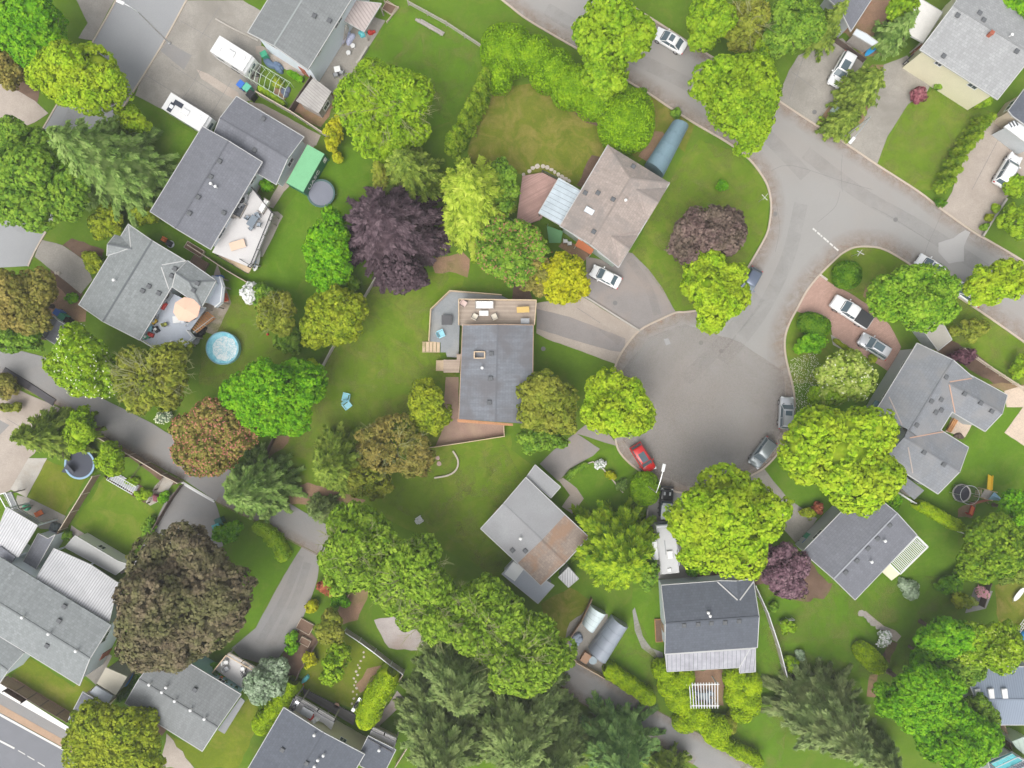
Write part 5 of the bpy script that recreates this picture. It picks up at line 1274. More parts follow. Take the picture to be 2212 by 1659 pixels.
h = House('house', 'blue-grey shingled low house with wraparound decks at the head of the court', 1075, 810, RG3, TANW, trim=WOOD, ang=math.pi / 2)
h.gable([(999, 702), (1152, 702), (1150, 916), (991, 905)], 4.4, 5.1, ov=.35, trims='abd'); h.done(maxw=10)
h.vent(t(2, 2, 2035, 1395, 2028, 1610), 'sky' if False else 'box'); h.vent(t(3, 2, 2018, 160), 'box'); h.vent(t(2, 2, 1955, 1520), 'pipe')
p = hitmesh(h.R, 1030, 767); part('chimney', MB().box((p.x - .3, p.y, p.z + .2), (.14, .9, .5)).box((p.x + 1.0, p.y, p.z + .2), (.14, .9, .5)).box((p.x + .35, p.y + .4, p.z + .2), (1.2, .12, .5)).box((p.x + .35, p.y - .4, p.z + .2), (1.2, .12, .5)), WOODL, h.roof)
dk = deck(h.T, [(992, 648), (1158, 650), (1154, 702), (992, 702)], 3.2, m_slab('tan_deck', (.38, .31, .25), .14), 0); rail(h.T, [dk[3], dk[0], dk[1], dk[2]], 3.2, WOODL, 1.0, gap=.15)
dk = deck(h.T, t(2, 2, 1680, 860, 2120, 895, 2190, 930, 1765, 930, 1750, 1430, 1650, 1425, 1640, 1385, 1595, 1385, 1595, 1300, 1500, 1290, 1515, 1020), .9, MEMB, 0, name='lower_deck')
rail(h.T, [dk[9], dk[10], dk[0], dk[1]], .9, WOODL, 1.0, gap=.15); stairs(h.T, t1(2, 2, 1590, 1340), t1(2, 2, 1435, 1340), 1.4, .8, 0, WOODL, 5)
dk = deck(h.T, t(2, 2, 1735, 1400, 1770, 1400, 1755, 1560, 1620, 1560, 1620, 1450, 1735, 1450), 1.6, DECKW, 0, name='landing'); stairs(h.T, t1(2, 2, 1620, 1500), t1(2, 2, 1555, 1500), 1.4, 1.5, .3, WOODL, 6)
deck(h.T, [(988, 905), (1108, 915), (1108, 920), (988, 912)], 4.3, RUST, 0, name='fascia_board', posts=False)

h = House('house', 'brown shingled house with small front gables and a ribbed acrylic patio roof', 1340, 450, RB, SAGEW, ang=1.05)
h.gable([(1313, 313), (1447, 395), (1336, 578), (1209, 488)], 4.2, 5.6, hip=(2.6, 0), trims='bcd')
h.gable([(1441, 405), (1398, 478), (1350, 450), (1392, 378)], 4.2, 5.2, walls=False, trims=''); h.gable([(1378, 508), (1338, 574), (1300, 545), (1338, 482)], 4.2, 5.1, walls=False, trims='')
h.capm = RB
h.done(maxw=7); h.valley(t(2, 3, 1110, 10, 1165, 235, 925, 372, 1110, 338, 885, 400, 918, 590), mat('brown_flashing', (.27, .22, .20), .8), .1); h.vent(t(2, 3, 705, 345, 742, 10, 632, 10), 'box'); h.vent(t(1, 3, 1047, 1440), 'box'); h.vent(t(2, 3, 978, 78), 'pipe'); h.vent(t(2, 3, 668, 165), 'sky'); h.vent(t(2, 3, 872, 65), 'box')
hc = House('patio_cover', 'seamed translucent white patio roof beside the pinkish deck', 1210, 430, SEAMW, WOODG, cat='patio cover', ang=-.55)
hc.slab([(1207, 384), (1254, 412), (1211, 487), (1163, 460)], [3.0, 3.5, 3.5, 3.0], walls=False)
for v in ((1207, 388), (1166, 458), (1187, 424)): q = P(*v, 2.9); hc.post(q, 2.85, .13)
hc.done(door=False, maxw=0)
D = thing('garden_deck', 'weathered pinkish timber deck next to the translucent patio roof', 'deck', at((1160, 430)))
dk = deck(D, t(1, 3, 90, 1520, 260, 1490, 400, 1560, 340, 1680, 260, 1880, 240, 1900, 100, 1950, 40, 1900), .7, DECKP, .5); rail(D, dk[1:3], .7, IRON, .9, gap=.2)

h = House('house', 'large house with pale grey front slope and bluish rear slope, cream walls', 2120, 80, RL, CREAM, ang=-.55)
h.gable([(2098, -54), (1987, 107), (2155, 215), (2268, 48)], 5.6, 7.2, ov=.6); h.done(maxw=9)
h.vent(t(1, 4, 1635, 135, 1825, 115, 1860, 175, 2145, 445), 'box'); h.vent(t(1, 4, 1515, 485), 'box'); h.vent(t(1, 4, 1905, 305), 'chimney'); h.vent(t(1, 4, 2085, 315), 'pipe')
part('ramp', MB().prism([P(*v, .5)[:2] for v in t(1, 4, 1240, 480, 1380, 590, 1440, 660, 1430, 700, 1190, 540)], .0, .5), CONCW, h.T)
dk = [P(*v, 1.0) for v in t(1, 4, 1240, 480, 1180, 540, 1440, 690)]; rail(h.T, dk, .5, IRON, 1.0, gap=.25)
hc = House('carport', 'white membrane flat roof attached to the left of the cream-walled house', 1995, 45, m_rough('white_membrane', (.66, .64, .61), .10, .9, 7, .8), WOODG, cat='carport', ang=1.0)
hc.slab(t(1, 4, 1240, -60, 1510, 105, 1340, 368, 1212, 300, 1230, 200), 3.2, walls=False)
for v in t(1, 4, 1500, 110, 1340, 360, 1220, 298): q = P(*v, 3); hc.post(q, 3.0, .14)
hc.done(door=False, maxw=0)
h = House('house', 'slate-roofed house cut by the top edge with a white gutter corner', 1850, 20, RG1, GREYW); h.gable([(1823, 60), (1839, 70), (1888, -6), (1850, -40)][:0] or [(1780, -10), (1838, 68), (1895, -20), (1840, -95)], 3.6, 4.4); h.done(maxw=2)
h = House('house', 'dark-roofed house at the right edge behind the white-roofed shed', 2240, 240, RDK, TANW); h.slab(t(1, 4, 2212, 770, 2075, 955, 2110, 1000, 2290, 1130, 2420, 900), [3.6] * 5); h.done(maxw=3)
h = House('shed', 'long white-roofed shed with dark skylight bars at the right edge', 2190, 290, m_rough('white_metal_roof', (.66, .68, .70), .05, .9, 6, .5), GREYW, cat='shed', ang=-.5)
h.slab(t(1, 4, 2130, 1040, 2300, 1140, 2300, 1290, 2040, 1095), [3.0] * 4, ov=.2); h.done(door=False, maxw=0)
for k in range(3): q = P(*t1(1, 4, 2092 + k * 26, 1078 - k * 8), 3.0); part('roof_bar', MB().box((q.x, q.y, 3.05), (.16, .8, .06), .55), VENTD, h.roof)
h = House('shed', 'grey curved-roof lean-to shed beside the small bare tree near the blue kayak', 1880, 80, m_rough('pale_shed_roof', (.46, .50, .53), .06, 1, 6, .5), WOODG, cat='shed', ang=-.5)
h.slab(t(1, 4, 735, 295, 765, 250, 850, 290, 950, 365, 900, 395), [2.6, 2.8, 2.8, 2.6, 2.4], ov=.15); h.done(door=False, maxw=0)

h = House('house', 'large grey house of three joined gable wings by the yellow slide lawn', 2010, 890, RMID, GREYW, ang=1.03)
h.gable([(1981, 741), (2103, 816), (2010, 965), (1890, 890)], 4.2, 5.8, trims='abd'); h.gable([(2128, 932), (2176, 853), (2060, 790), (2008, 862)], 4.2, 5.3, trims='abd')
h.gable([(2026, 1067), (2092, 966), (1975, 893), (1908, 992)], 4.2, 5.5, hip=(0, 0), trims='abd')
h.capm = RMID
h.done(maxw=9); SAL = mat('salmon_flashing', (.42, .27, .20), .7); h.valley(t(3, 4, 1565, 0, 1615, 248, 1225, 465, 1515, 412) + t(2, 4, 1570, 1640, 1760, 1610), SAL); h.valley(t(3, 4, 1045, 110, 1195, 435, 1210, 545, 1250, 770), mat('tan_flashing', (.34, .29, .26), .7)); h.vent(t(3, 4, 1408, 150, 1492, 135, 1445, 245, 1492, 225, 1280, 355, 1345, 590, 1515, 695, 1695, 85, 1835, 165, 1930, 235), 'box'); h.vent(t(2, 4, 1535, 1600), 'box')
q = deck(h.T, t(3, 4, 890, 200, 930, 140, 985, 160, 960, 230, 880, 300, 860, 250), 3.2, GLASSB, 0, name='bay_roof', posts=False)
for k in range(3):
    a = P(*t1(3, 4, 880 + k * 40, 320 + k * 30), 2.8); mb = MB().box((a.x, a.y, a.z), (1.9, .9, .10), .75).box((a.x - .2, a.y - .1, a.z / 2), (.08, .08, a.z)); part('front_arch', mb, GREYW, h.T)
h = House('shed', 'small grey flat-roofed shed tucked below the big yellow-green maple', 1970, 1055, RMID, WOODG, cat='shed', ang=-.5); h.slab(t(3, 4, 1190, 800, 1350, 920, 1265, 1000, 1140, 890), 2.4, ov=.15, trim=False); h.done(door=True, maxw=1)
h = House('garage', 'narrow pale flat-roofed garage behind the right-hand house, beside the leaning trunk', 2010, 725, m_rough('flat_tan_roof', (.33, .31, .27), .08, .8, 6, .85), GREYW, cat='garage', ang=1.0)
h.slab(t(2, 4, 1290, 1130, 1500, 1110, 1590, 1275, 1470, 1372), 2.8, ov=.2); h.done(maxw=1)

h = House('house', 'charcoal gabled house with a white slatted patio cover beside the purple tree', 1850, 1170, RG1, GREYW, ang=.82)
h.gable([(1869, 1052), (1981, 1156), (1847, 1296), (1733, 1192)], 4.2, 5.6); h.capm = mat('pale_ridge', (.27, .28, .30), .85)
h.done(maxw=7)
h.vent(t(3, 4, 1048, 1220, 942, 1335, 860, 1420, 765, 1525, 668, 1625), 'box'); h.vent(t(3, 4, 880, 1530, 995, 1350), 'pipe')
T = thing('patio_cover', 'white slatted patio cover on the lower right side of the charcoal house', 'patio cover', at((1963, 1200)))
A, B, C_, D_ = [P(*v, 2.9) for v in ((1981, 1158), (2004, 1181), (1944, 1240), (1921, 1217))]; fm = MB()
for a, b in ((A, B), (B, C_), (C_, D_), (D_, A)): beam(fm, a, b, .14, .2)
for a in (B, C_, D_): fm.box((a.x, a.y, 1.4), (.13, .13, 2.8))
part('frame', fm, WHITE, T)
for i in range(21): f = (i + .7) / 22; part('slat', beam(MB(), A.lerp(D_, f) + Vector((0, 0, .13)), B.lerp(C_, f) + Vector((0, 0, .13)), .09, .05), WHITE, T)
q = [P(*v, 2.95) for v in ((1944, 1240), (1921, 1217), (1904, 1234), (1926, 1254))]; part('roof_sheet', MB().prism([p[:2] for p in q], 2.86, 2.95), CREAM, T)

h = House('house', 'dark slate house with a seamed metal patio roof above the white pergola', 1530, 1335, RDK, BLUEW, ang=.03)
h.gable([(1428, 1264), (1436, 1413), (1636, 1399), (1627, 1249)], 4.2, 5.6, trims='abcd'); h.gable([(1552, 1254), (1627, 1249), (1628, 1290), (1556, 1296)], 4.2, 4.9, walls=False, trims='a'); h.done(maxw=8)
h.valley(t(4, 3, 1775, 50, 1948, 208, 1968, 208, 2085, 50), TRIM, .16)
h.vent(t(4, 3, 1485, 425, 1607, 415, 1720, 405, 1838, 400, 1960, 388), 'box'); h.vent(t(4, 3, 1688, 308, 1703, 335), 'pipe')
hc = House('patio_cover', 'grey seamed metal patio roof along the back of the dark slate house', 1530, 1430, SEAM, WHITE, cat='patio cover', ang=.03)
hc.slab([(1437, 1414), (1620, 1402), (1597, 1442), (1441, 1451)], [3.6, 3.6, 3.0, 3.0], walls=False); hc.slab([(1620, 1402), (1632, 1400), (1632, 1451), (1598, 1454), (1597, 1442)], [3.5, 3.5, 2.9, 2.9, 2.95], walls=False)
for v in ((1443, 1449), (1495, 1447), (1550, 1444), (1600, 1451), (1630, 1448)): q = P(*v, 2.9); hc.post(q, 2.8, .12)
hc.done(door=False, maxw=0)

h = House('house', 'low grey flat-pitched house with a rusty moss-stained wing below the court', 1160, 1130, RFLAT, GREYW, ang=.75)
h.gable([(1136, 1031), (1038, 1142), (1118, 1217), (1221, 1112)], 3.8, 4.5, ov=.4, trims='abd'); h.done(maxw=7); h.vent(t(3, 3, 73, 1330), 'pipe'); h.vent(t(3, 3, 115, 1440, 5, 1435), 'box')
h.slab([(1156, 1004), (1211, 1052), (1191, 1075), (1137, 1031)], 3.4, ov=.4) if False else None
h = House('carport', 'pale grey carport roof at the end of the curved driveway', 1175, 1040, RFLAT, GREYW, cat='carport', ang=.75); h.slab([(1156, 1004), (1211, 1052), (1190, 1076), (1137, 1030)], 3.3, ov=.3); h.done(maxw=1)
h = House('house_wing', 'rust-brown mossy roofed wing joined to the low grey house', 1200, 1210, RMOSS, GREYW, cat='house wing', ang=.75); h.gable([(1221, 1112), (1118, 1217), (1168, 1265), (1272, 1160)], 3.8, 4.5, ov=.4, trims='bcd'); h.done(maxw=3)
T = House('annex', 'small flat annex with white parapet below the mossy wing', 1140, 1255, m_rough('annex_roof', (.36, .38, .42), .08, .6, 6, .6), GREYW, cat='annex', ang=.75); T.slab([(1110, 1212), (1160, 1242), (1197, 1265), (1162, 1304), (1084, 1240)], 3.0, ov=.2); T.done(maxw=2)
q = [P(*v, 3.1) for v in ((1109, 1214), (1133, 1228), (1112, 1256), (1089, 1240))]; part('white_membrane', MB().prism([p[:2] for p in q], 3.0, 3.08), CLOTHW, T.T)
h = House('lean_to', 'tiny white lean-to roof peeking from the tall green maple', 1227, 1255, CORR, GREYW, cat='lean-to'); h.slab([(1206, 1247), (1228, 1269), (1250, 1250), (1228, 1225)], 2.6, ov=.15); h.done(door=False, maxw=0)

h = House('house', 'large speckled grey house with corrugated white rear roof beside the copper beech', 120, 1370, RG2, BLUEW, ang=-.55)
h.gable([(240, 1350), (172, 1481), (-70, 1332), (0, 1203)], 5.4, 6.5, trims='ab', ov=.4); h.gable([(52, 1411), (-2, 1478), (-60, 1440), (0, 1372)], 4.6, 5.2, trims='ab'); h.done(maxw=7)
h.vent(t(4, 1, 213, 348, 440, 490, 675, 637), 'pipe'); h.vent(t(4, 1, 410, 600, 515, 385, 560, 260), 'box')
h = House('patio_cover', 'big corrugated white roof behind the speckled grey house', 180, 1250, CORR, BLUEW, cat='patio cover', ang=-.55); h.slab(t(3, 1, 465, 1420, 780, 1560, 1020, 1720, 940, 2080, 310, 1680), [3.9, 3.9, 3.9, 5.0, 5.0], walls=False, ov=.5)
for v in t(3, 1, 480, 1440, 760, 1570, 1000, 1730): q = P(*v, 3.8); h.post(q, 3.8, .16)
h.done(door=False, maxw=0)
h = House('house', 'pale blue house at the left edge under a corrugated white roof', 15, 1200, RG1, BLUEW, ang=-.55); h.slab(t(3, 1, 0, 1400, 132, 1495, -60, 1800, -260, 1700), [4.6] * 4, trim=False, ov=.4); h.done(maxw=3)
h = House('patio_cover', 'smaller corrugated white roof at the left edge above the toy patio', 40, 1140, CORR, BLUEW, cat='patio cover', ang=-.55); h.slab(t(3, 1, 55, 1062, 325, 1222, 158, 1495, -60, 1370), [4.4] * 4, walls=False)
for v in t(3, 1, 60, 1075, 315, 1225, 160, 1480): q = P(*v, 4.2); h.post(q, 4.2, .16)
h.done(door=False, maxw=0)
T = thing('balcony', 'narrow grey metal balcony with railings along the corrugated roof edge', 'balcony', at((70, 1110)))
dk = deck(T, t(3, 1, 35, 945, 95, 930, 165, 1080, 370, 1200, 340, 1225, 120, 1100), 2.5, GREYP, 0); rail(T, dk, 2.5, METAL, 1.0, gap=.2, close=True)
h = House('carport', 'narrow flat dark carport with white parapets left of the garden lawn', 75, 1215, RG1, BLUEW, cat='carport', ang=1.0); h.slab(t(3, 1, 330, 1290, 415, 1335, 480, 1300, 300, 1620, 250, 1700, 110, 1700), [2.9] * 6, ov=.1); h.done(door=False, maxw=0)
h = House('garage', 'flat grey garage with white edges between lawn and copper beech', 230, 1200, m_rough('garage_roof', (.33, .33, .32), .1, .6, 6, .8), WHITE, cat='garage', ang=-.55); h.slab(t(3, 1, 650, 1310, 1020, 1530, 1110, 1560, 1000, 1650, 560, 1410), [2.7] * 5, ov=.15); h.done(maxw=2)
h = House('house', 'long grey gabled house with dark front slope beside the round yellow-green tree', 395, 1510, ROLD, TEALW, ang=-.55)
h.gable([(352, 1398), (270, 1519), (437, 1623), (521, 1500)], 4.2, 5.4, trims='abcd'); h.done(maxw=7)
h.vent(t(4, 1, 1305, 925, 1450, 950, 1415, 990, 1525, 1065, 1660, 1145, 1780, 1220), 'pipe'); h.vent(t(4, 1, 1687, 980), 'box')
part('carport_roof', MB().prism([P(*v, 3.0)[:2] for v in t(4, 1, 2080, 1050, 2115, 1080, 1940, 1365, 1880, 1330)], 2.85, 3.0), RFLAT, h.T)
dk = deck(h.T, t(4, 1, 1860, 810, 1980, 660, 2230, 800, 2180, 960, 2080, 960), 2.2, DECKWH, 0); rail(h.T, dk[:4], 2.2, WOODL, 1.0, gap=.15)
h = House('garage', 'small slate-roofed garage by the main road below the narrow lawn', 195, 1535, RG1, TANW, cat='garage', ang=1.0); h.slab(t(4, 1, 715, 1000, 925, 1130, 780, 1300, 590, 1240), [3.0] * 4, ov=.25); h.done(maxw=1)
h = House('shed', 'low pale translucent shed roof between the two lower-left houses', 220, 1500, m_rough('pale_sheet_roof', (.45, .48, .52), .06, .8, 6, .4), WOODG, cat='shed'); h.slab(t(4, 1, 830, 950, 975, 1035, 930, 1110, 770, 1010), [2.6] * 4, ov=.15, trim=False); h.done(door=False, maxw=0)
h = House('patio_cover', 'cream flat awning roof between the speckled house and the long gabled house', 240, 1470, m_rough('cream_awning', (.50, .46, .37), .05, .8, 6, .7), WOODG, cat='patio cover'); h.slab(t(4, 1, 915, 790, 1100, 870, 1000, 1030, 835, 930), [3.0] * 4, ov=.15, trim=False); h.done(door=False, maxw=0)
h = House('house', 'dark charcoal flat-pitched house at the bottom edge below a furnished deck', 680, 1610, RDK, CREAM, ang=-.55); h.gable([(788, 1629), (613, 1528), (505, 1712), (680, 1813)], 4.6, 5.0, trims='abd'); h.slab(t(4, 2, 970, 1380, 1210, 1500, 1090, 1740, 900, 1640, 880, 1560), [3.9] * 5); h.done(maxw=6)
h.vent(t(4, 2, 230, 1500, 440, 1615), 'box'); h.vent(t(4, 2, 512, 1360, 590, 1535, 543, 1575, 514, 1630, 1070, 1490), 'pipe')
dk = deck(h.T, t(4, 2, 345, 1030, 400, 1060, 690, 1230, 650, 1330, 580, 1270, 290, 1150), 3.0, DECKWH, -.55); rail(h.T, [dk[5], dk[0], dk[1], dk[2]], 3.0, IRON, 1.0, gap=.15)
D = thing('terrace', 'long dark timber terrace strip below the olive lawn and stepping stones', 'deck', at((700, 1530))); dk = deck(D, t(4, 2, 400, 970, 860, 1200, 840, 1290, 420, 1040), .5, m_slab('dark_deck', (.13, .12, .12)), -.55)
D = thing('balcony', 'white-floored corner balcony with dark railing right of the long yellow-green hedge', 'balcony', at((825, 1600))); dk = deck(D, t(4, 2, 1010, 1300, 1220, 1400, 1190, 1490, 980, 1370), 3.0, DECKWH, -.55); rail(D, [dk[0], dk[1], dk[2], dk[3]], 3.0, IRON, 1.0, gap=.15)
h = House('house', 'blue metal-roofed house with three white skylights at the right edge', 2160, 1500, RBLUE, GREYW, ang=0.0)
h.gable([(2330, 1440), (2330, 1566), (2110, 1566), (2080, 1440)], 4.2, 5.2); h.done(maxw=3)
for x, y in ((2111, 1499), (2140, 1498), (2169, 1498)): q = hitmesh(h.R, x, y); f = part('skylight', MB().box((q.x, q.y, q.z + .05), (.72, 1.35, .2), .12), METAL, h.roof); part('pane', MB().box((q.x, q.y, q.z + .17), (.62, 1.2, .05), .12), WHITE, f)
h = House('house', 'dark-roofed house corner with glass balcony at the bottom right', 2190, 1650, RDK, GREYW); h.slab(t(4, 4, 1900, 1600, 2110, 1520, 2400, 1700, 2300, 1900, 1950, 1800), [3.6] * 5); h.done(maxw=1)
dk = deck(h.T, t(4, 4, 1920, 1620, 2110, 1530, 2212, 1590, 2000, 1690), 3.8, TEALP, 0, name='balcony', posts=False); rail(h.T, dk, 3.8, METAL, 1.0, gap=.3)
h = House('greenhouse', 'pale green-glazed greenhouse at the bottom right edge', 2200, 1620, m_rib('green_glazing', (.40, .48, .42), .6, .7, .1, .06), METAL, cat='greenhouse', ang=.3); h.slab(t(4, 4, 2110, 1430, 2212, 1390, 2330, 1450, 2280, 1600, 2140, 1480), [2.8] * 5, ov=.1, trim=False); h.done(door=False, maxw=0)

# sheds without a house
h = House('shed', 'weathered plank-roofed garden shed beside the grey patio', 680, 205, PLANKR, WOODG, cat='shed', ang=-.55); h.slab(t(1, 2, 345, 870, 495, 670, 652, 790, 540, 980), [2.9, 2.9, 2.5, 2.4], ov=.2, trim=False); h.done(maxw=1)
h = House('shed', 'small dark slate shed with blue and green bins at its upper corner', 115, 705, RG1, GREYW, cat='shed', ang=.5); h.gable([t1(2, 1, 465, 1070), t1(2, 1, 575, 1150), t1(2, 1, 480, 1320), t1(2, 1, 350, 1210)], 2.3, 2.9, ov=.2); h.done(maxw=1)
def arch(name, label, cs, zw, zt, m, endm, n=12, cat='shed', seam=True):
    """barrel-roofed shelter: cs = corners at eave height, arched across a-b, running to d-c"""
    a, b, c, d = [P(x, y, zw) for x, y in cs]; T = thing(name, label, cat, tuple((a + b + c + d)[k] / 4 if k < 2 else 0 for k in range(3)))
    mb, eb = MB(), MB(); vs = []; m_ = 9
    for j in range(m_):
        f = j / (m_ - 1); p, q = a.lerp(d, f), b.lerp(c, f)
        for i in range(n + 1):
            th = math.pi * i / n; r_ = p.lerp(q, .5 - .5 * math.cos(th)); vs.append((r_.x, r_.y, zw + (zt - zw) * math.sin(th)))
    w_ = n + 1; fs = [(j * w_ + i, j * w_ + i + 1, (j + 1) * w_ + i + 1, (j + 1) * w_ + i) for j in range(m_ - 1) for i in range(n)]
    for j in (0, m_ - 1):
        r0 = vs[j * w_:(j + 1) * w_]; part('end_wall', MB().add(list(r0) + [(r0[-1][0], r0[-1][1], 0), (r0[0][0], r0[0][1], 0)], [tuple(range(w_ + 2))]), endm, T)
    mb.add(vs, fs); o = part('roof', mb, m, T, smooth=True); flipfix(o)
    part('side_wall', MB().wallseg(a, d, 0, zw, .06), m, T); part('side_wall', MB().wallseg(b, c, 0, zw, .06), m, T)
    if seam:
        for j in range(0, m_, 2):
            sb = MB(); r0 = [Vector(v) for v in vs[j * w_:(j + 1) * w_]]; sb.path([v + Vector((0, 0, .02)) for v in r0], [.035] * w_, 5); part('hoop', sb, m, T)
    return T
arch('storage_shed', 'grey arched metal storage shelter above the lane', t(4, 3, 870, 355, 1000, 435, 810, 742, 668, 640), 1.2, 2.7, m_rough('grey_steel', (.27, .30, .35), .08, .6, 6, .4), GREYP)
arch('storage_tent', 'small white arched fabric tent beside the grey arched shelter', t(4, 3, 680, 255, 812, 325, 702, 482, 608, 405), 1.0, 2.2, m_rough('white_fabric', (.58, .66, .67), .06, .7, 6, .7), GREYP)
arch('vehicle_shelter', 'long blue-grey tarp shelter running up from the brown-roofed house', [t1(1, 3, 1390, 1050), t1(1, 3, 1520, 1100), t1(1, 3, 1305, 1525), t1(1, 3, 1160, 1405)], 1.6, 2.9, TARPB, TARPB, 6)
# ---------------------------------------------------------------- vehicles
CG = 'cars parked along the streets and court'
car('sedan', (1416, 68), (1480, 106), PW, 'white sedan with a dark sunroof parked on the upper street', CG, sunroof=True)
car('suv', (1799, 185), (1838, 116), PW, 'white car with a wide dark glass roof in the upper right driveway', 'cars in driveways', glassroof=True, sunroof=True)
car('suv', (2196, 335), (2157, 400), PW, 'white car with roof rails in the far right driveway', 'cars in driveways', rails=True)
car('hatch', (1982, 557), (2041, 600), PW, 'white car half hidden by the left side of the kerbside maples', CG, sunroof=True, glassroof=True)
car('hatch', (2058, 612), (2122, 654), PW, 'white car beneath the right-hand kerbside maple', CG, rails=2)
car('pickup', (1799, 648), (1878, 699), PW, 'white pickup truck with a black bed cover on the red pavers', 'cars in driveways', z=.05)
car('suv', (1858, 729), (1919, 767), PS, 'silver hatchback with a dark panoramic roof on the red pavers', 'cars in driveways', sunroof=True, glassroof=True, rails=2)
car('sedan', (1278, 582), (1339, 613), PW, 'white sedan in the grey driveway of the brown-roofed house', 'cars in driveways')
car('hatch', (1603, 640), (1636, 581), PB, 'slate blue car half under the yellow-green maple at the kerb', CG)
car('suv', (1700, 857), (1696, 927), PS, 'silver estate car with dark flanks nose-up at the right kerb', CG, sunroof=True, rails=2)
car('suv', (1626, 1006), (1667, 950), paint('grey_green', (.26, .29, .30), .4), 'grey-green car parked diagonally at the lower right of the court', CG, rails=True)
car('suv', (1407, 1018), (1371, 961), PR, 'bright red car with a grey glass roof beside the clipped round bush', CG, sunroof=True, glassroof=True)
T, dm = car('jeep', (1441, 1056), (1436, 1116), PK, 'black off-road vehicle with a light grey canopy in front of the motorhome', 'cars in driveways', roofm=paint('canopy_grey', (.36, .38, .39)))
part('canopy', MB().rbox((-1.1, 0, 1.86), (1.8, 1.55, .12), 0, .04), mat('canopy_cloth', (.34, .36, .37), .8), T, world=False)
part('spare_wheel', MB().tube((-2.1, 0, 1.0), (-2.32, 0, 1.0), .38, .38, 18), RUBBER, T, world=False)
for s in (-1, 1): part('bonnet_vent', MB().box((1.25, s * .35, 1.17), (.45, .22, .05)), GREYP, T, world=False)
part('front_bumper', MB().box((2.08, 0, .62), (.22, 1.7, .22)), IRON, T, world=False); part('windscreen_frame', MB().box((.42, 0, 1.30), (.07, 1.55, .50), ry=-.3), IRON, T, world=False)
car('sedan', (341, 1168), (300, 1226), PW, 'white car mostly hidden under the copper beech', 'cars in driveways')

def trailer(f, r, z, label, w_=2.35, solar=False, hitch=True):
    a, b = P(*f, z), P(*r, z); d = a - b; L_ = d.length; T = thing('camper_trailer', label, 'caravan', ((a.x + b.x) / 2, (a.y + b.y) / 2, .05), math.atan2(d.y, d.x), 'white camper trailers')
    bd = MB(); W_ = w_ / 2; pr = [(-.5, .5), (-.5, z - .35), (-.47, z - .08), (.44, z - .08), (.49, z - .5), (.5, 1.3), (.46, .5)]
    n = len(pr); vs = [(x * L_, s * W_, y) for s in (-1, 1) for x, y in pr]
    bd.add(vs, [tuple(range(n)), tuple(range(n, 2 * n))[::-1]] + [(i, n + i, n + (i + 1) % n, (i + 1) % n) for i in range(n)])
    o = part('body', bd, PW, T, world=False); flipfix(o)
    part('roof', MB().rbox((-.015 * L_, 0, z - .04), (L_ * .94, w_ + .04, .10), 0, .03), m_rough('rv_roof', (.60, .60, .59), .05, 1.2, 7, .7), T, world=False)
    part('stripe', MB().box((0, -W_ - .006, 1.5), (L_ * .9, .014, .25)).box((0, W_ + .006, 1.5), (L_ * .9, .014, .25)), PG, T, world=False)
    part('air_conditioner', MB().rbox((0, 0, z + .12), (.95, .70, .26), 0, .1), WHITE, T, world=False)
    for x in (-.32, .30): part('roof_hatch', MB().rbox((x * L_, .35 * (1 if x > 0 else -1), z + .05), (.5, .5, .10), 0, .03), LAMPW if solar else WHITE, T, world=False)
    if solar:
        for x, y, q in ((-.22, .40, 0), (-.32, -.45, 1.57)): part('solar_panel', MB().box((x * L_, y, z + .06), (1.25, .62, .04), q), mat('solar_cell', (.035, .04, .055), .25), T, world=False)
    part('front_window', MB().box((.5 * L_ + .005, 0, 1.8), (.03, 1.4, .5)), CARG, T, world=False)
    for s in (-1, 1):
        for i in (-.25, .15): part('window', MB().box((i * L_, s * (W_ + .012), 2.0), (.9, .02, .5)), CARG, T, world=False)
        for i in (-.05, .09): part('wheel', MB().tube((i * L_, s * (W_ - .2), .33), (i * L_, s * (W_ - .0), .33), .33, .33, 16), RUBBER, T, world=False)
    if hitch: part('hitch', beam(beam(MB(), (.5 * L_ - .2, -.6, .5), (.5 * L_ + 1.0, 0, .5), .08, .1), (.5 * L_ - .2, .6, .5), (.5 * L_ + 1.0, 0, .5), .08, .1).tube((.5 * L_ + .5, 0, .6), (.5 * L_ + .5, 0, 1.0), .14, .14, 10), IRON, T, world=False)
    return T
trailer((538, 140), (463, 93), 2.9, 'white camper trailer in the upper pad, without solar panels', solar=False)
trailer((446, 270), (358, 216), 2.9, 'white camper trailer with two dark solar panels next to the grey roof', solar=True)
a, b = P(1438, 1134, 3.0), P(1448, 1240, 3.0); d = a - b; T = thing('motorhome', 'long white motorhome with a side slide-out behind the black off-road vehicle', 'motorhome', ((a.x + b.x) / 2, (a.y + b.y) / 2, .05), math.atan2(d.y, d.x)); L_ = d.length
o = part('body', MB().rbox((0, 0, 1.7), (L_, 2.45, 2.55), 0, .2), PW, T, world=False); part('roof', MB().rbox((-.1, 0, 3.0), (L_ * .93, 2.3, .08), 0, .03), m_rough('rv_roof_grey', (.48, .48, .48), .06, 1, 7, .7), T, world=False)
part('slide_out', MB().rbox((L_ * .0, 1.75, 1.75), (L_ * .40, 1.0, 1.9), 0, .05), PW, T, world=False); part('windscreen', MB().box((L_ / 2 - .12, 0, 1.95), (.3, 2.1, .8)), CARG, T, world=False)
part('air_conditioner', MB().rbox((-.6, -.15, 3.16), (1.0, .75, .28), 0, .1), WHITE, T, world=False); part('air_conditioner', MB().rbox((-2.6, .1, 3.12), (.5, .5, .2), 0, .06), WHITE, T, world=False); part('roof_rail', MB().box((.3, .35, 3.08), (1.8, .12, .08)), GREYP, T, world=False)
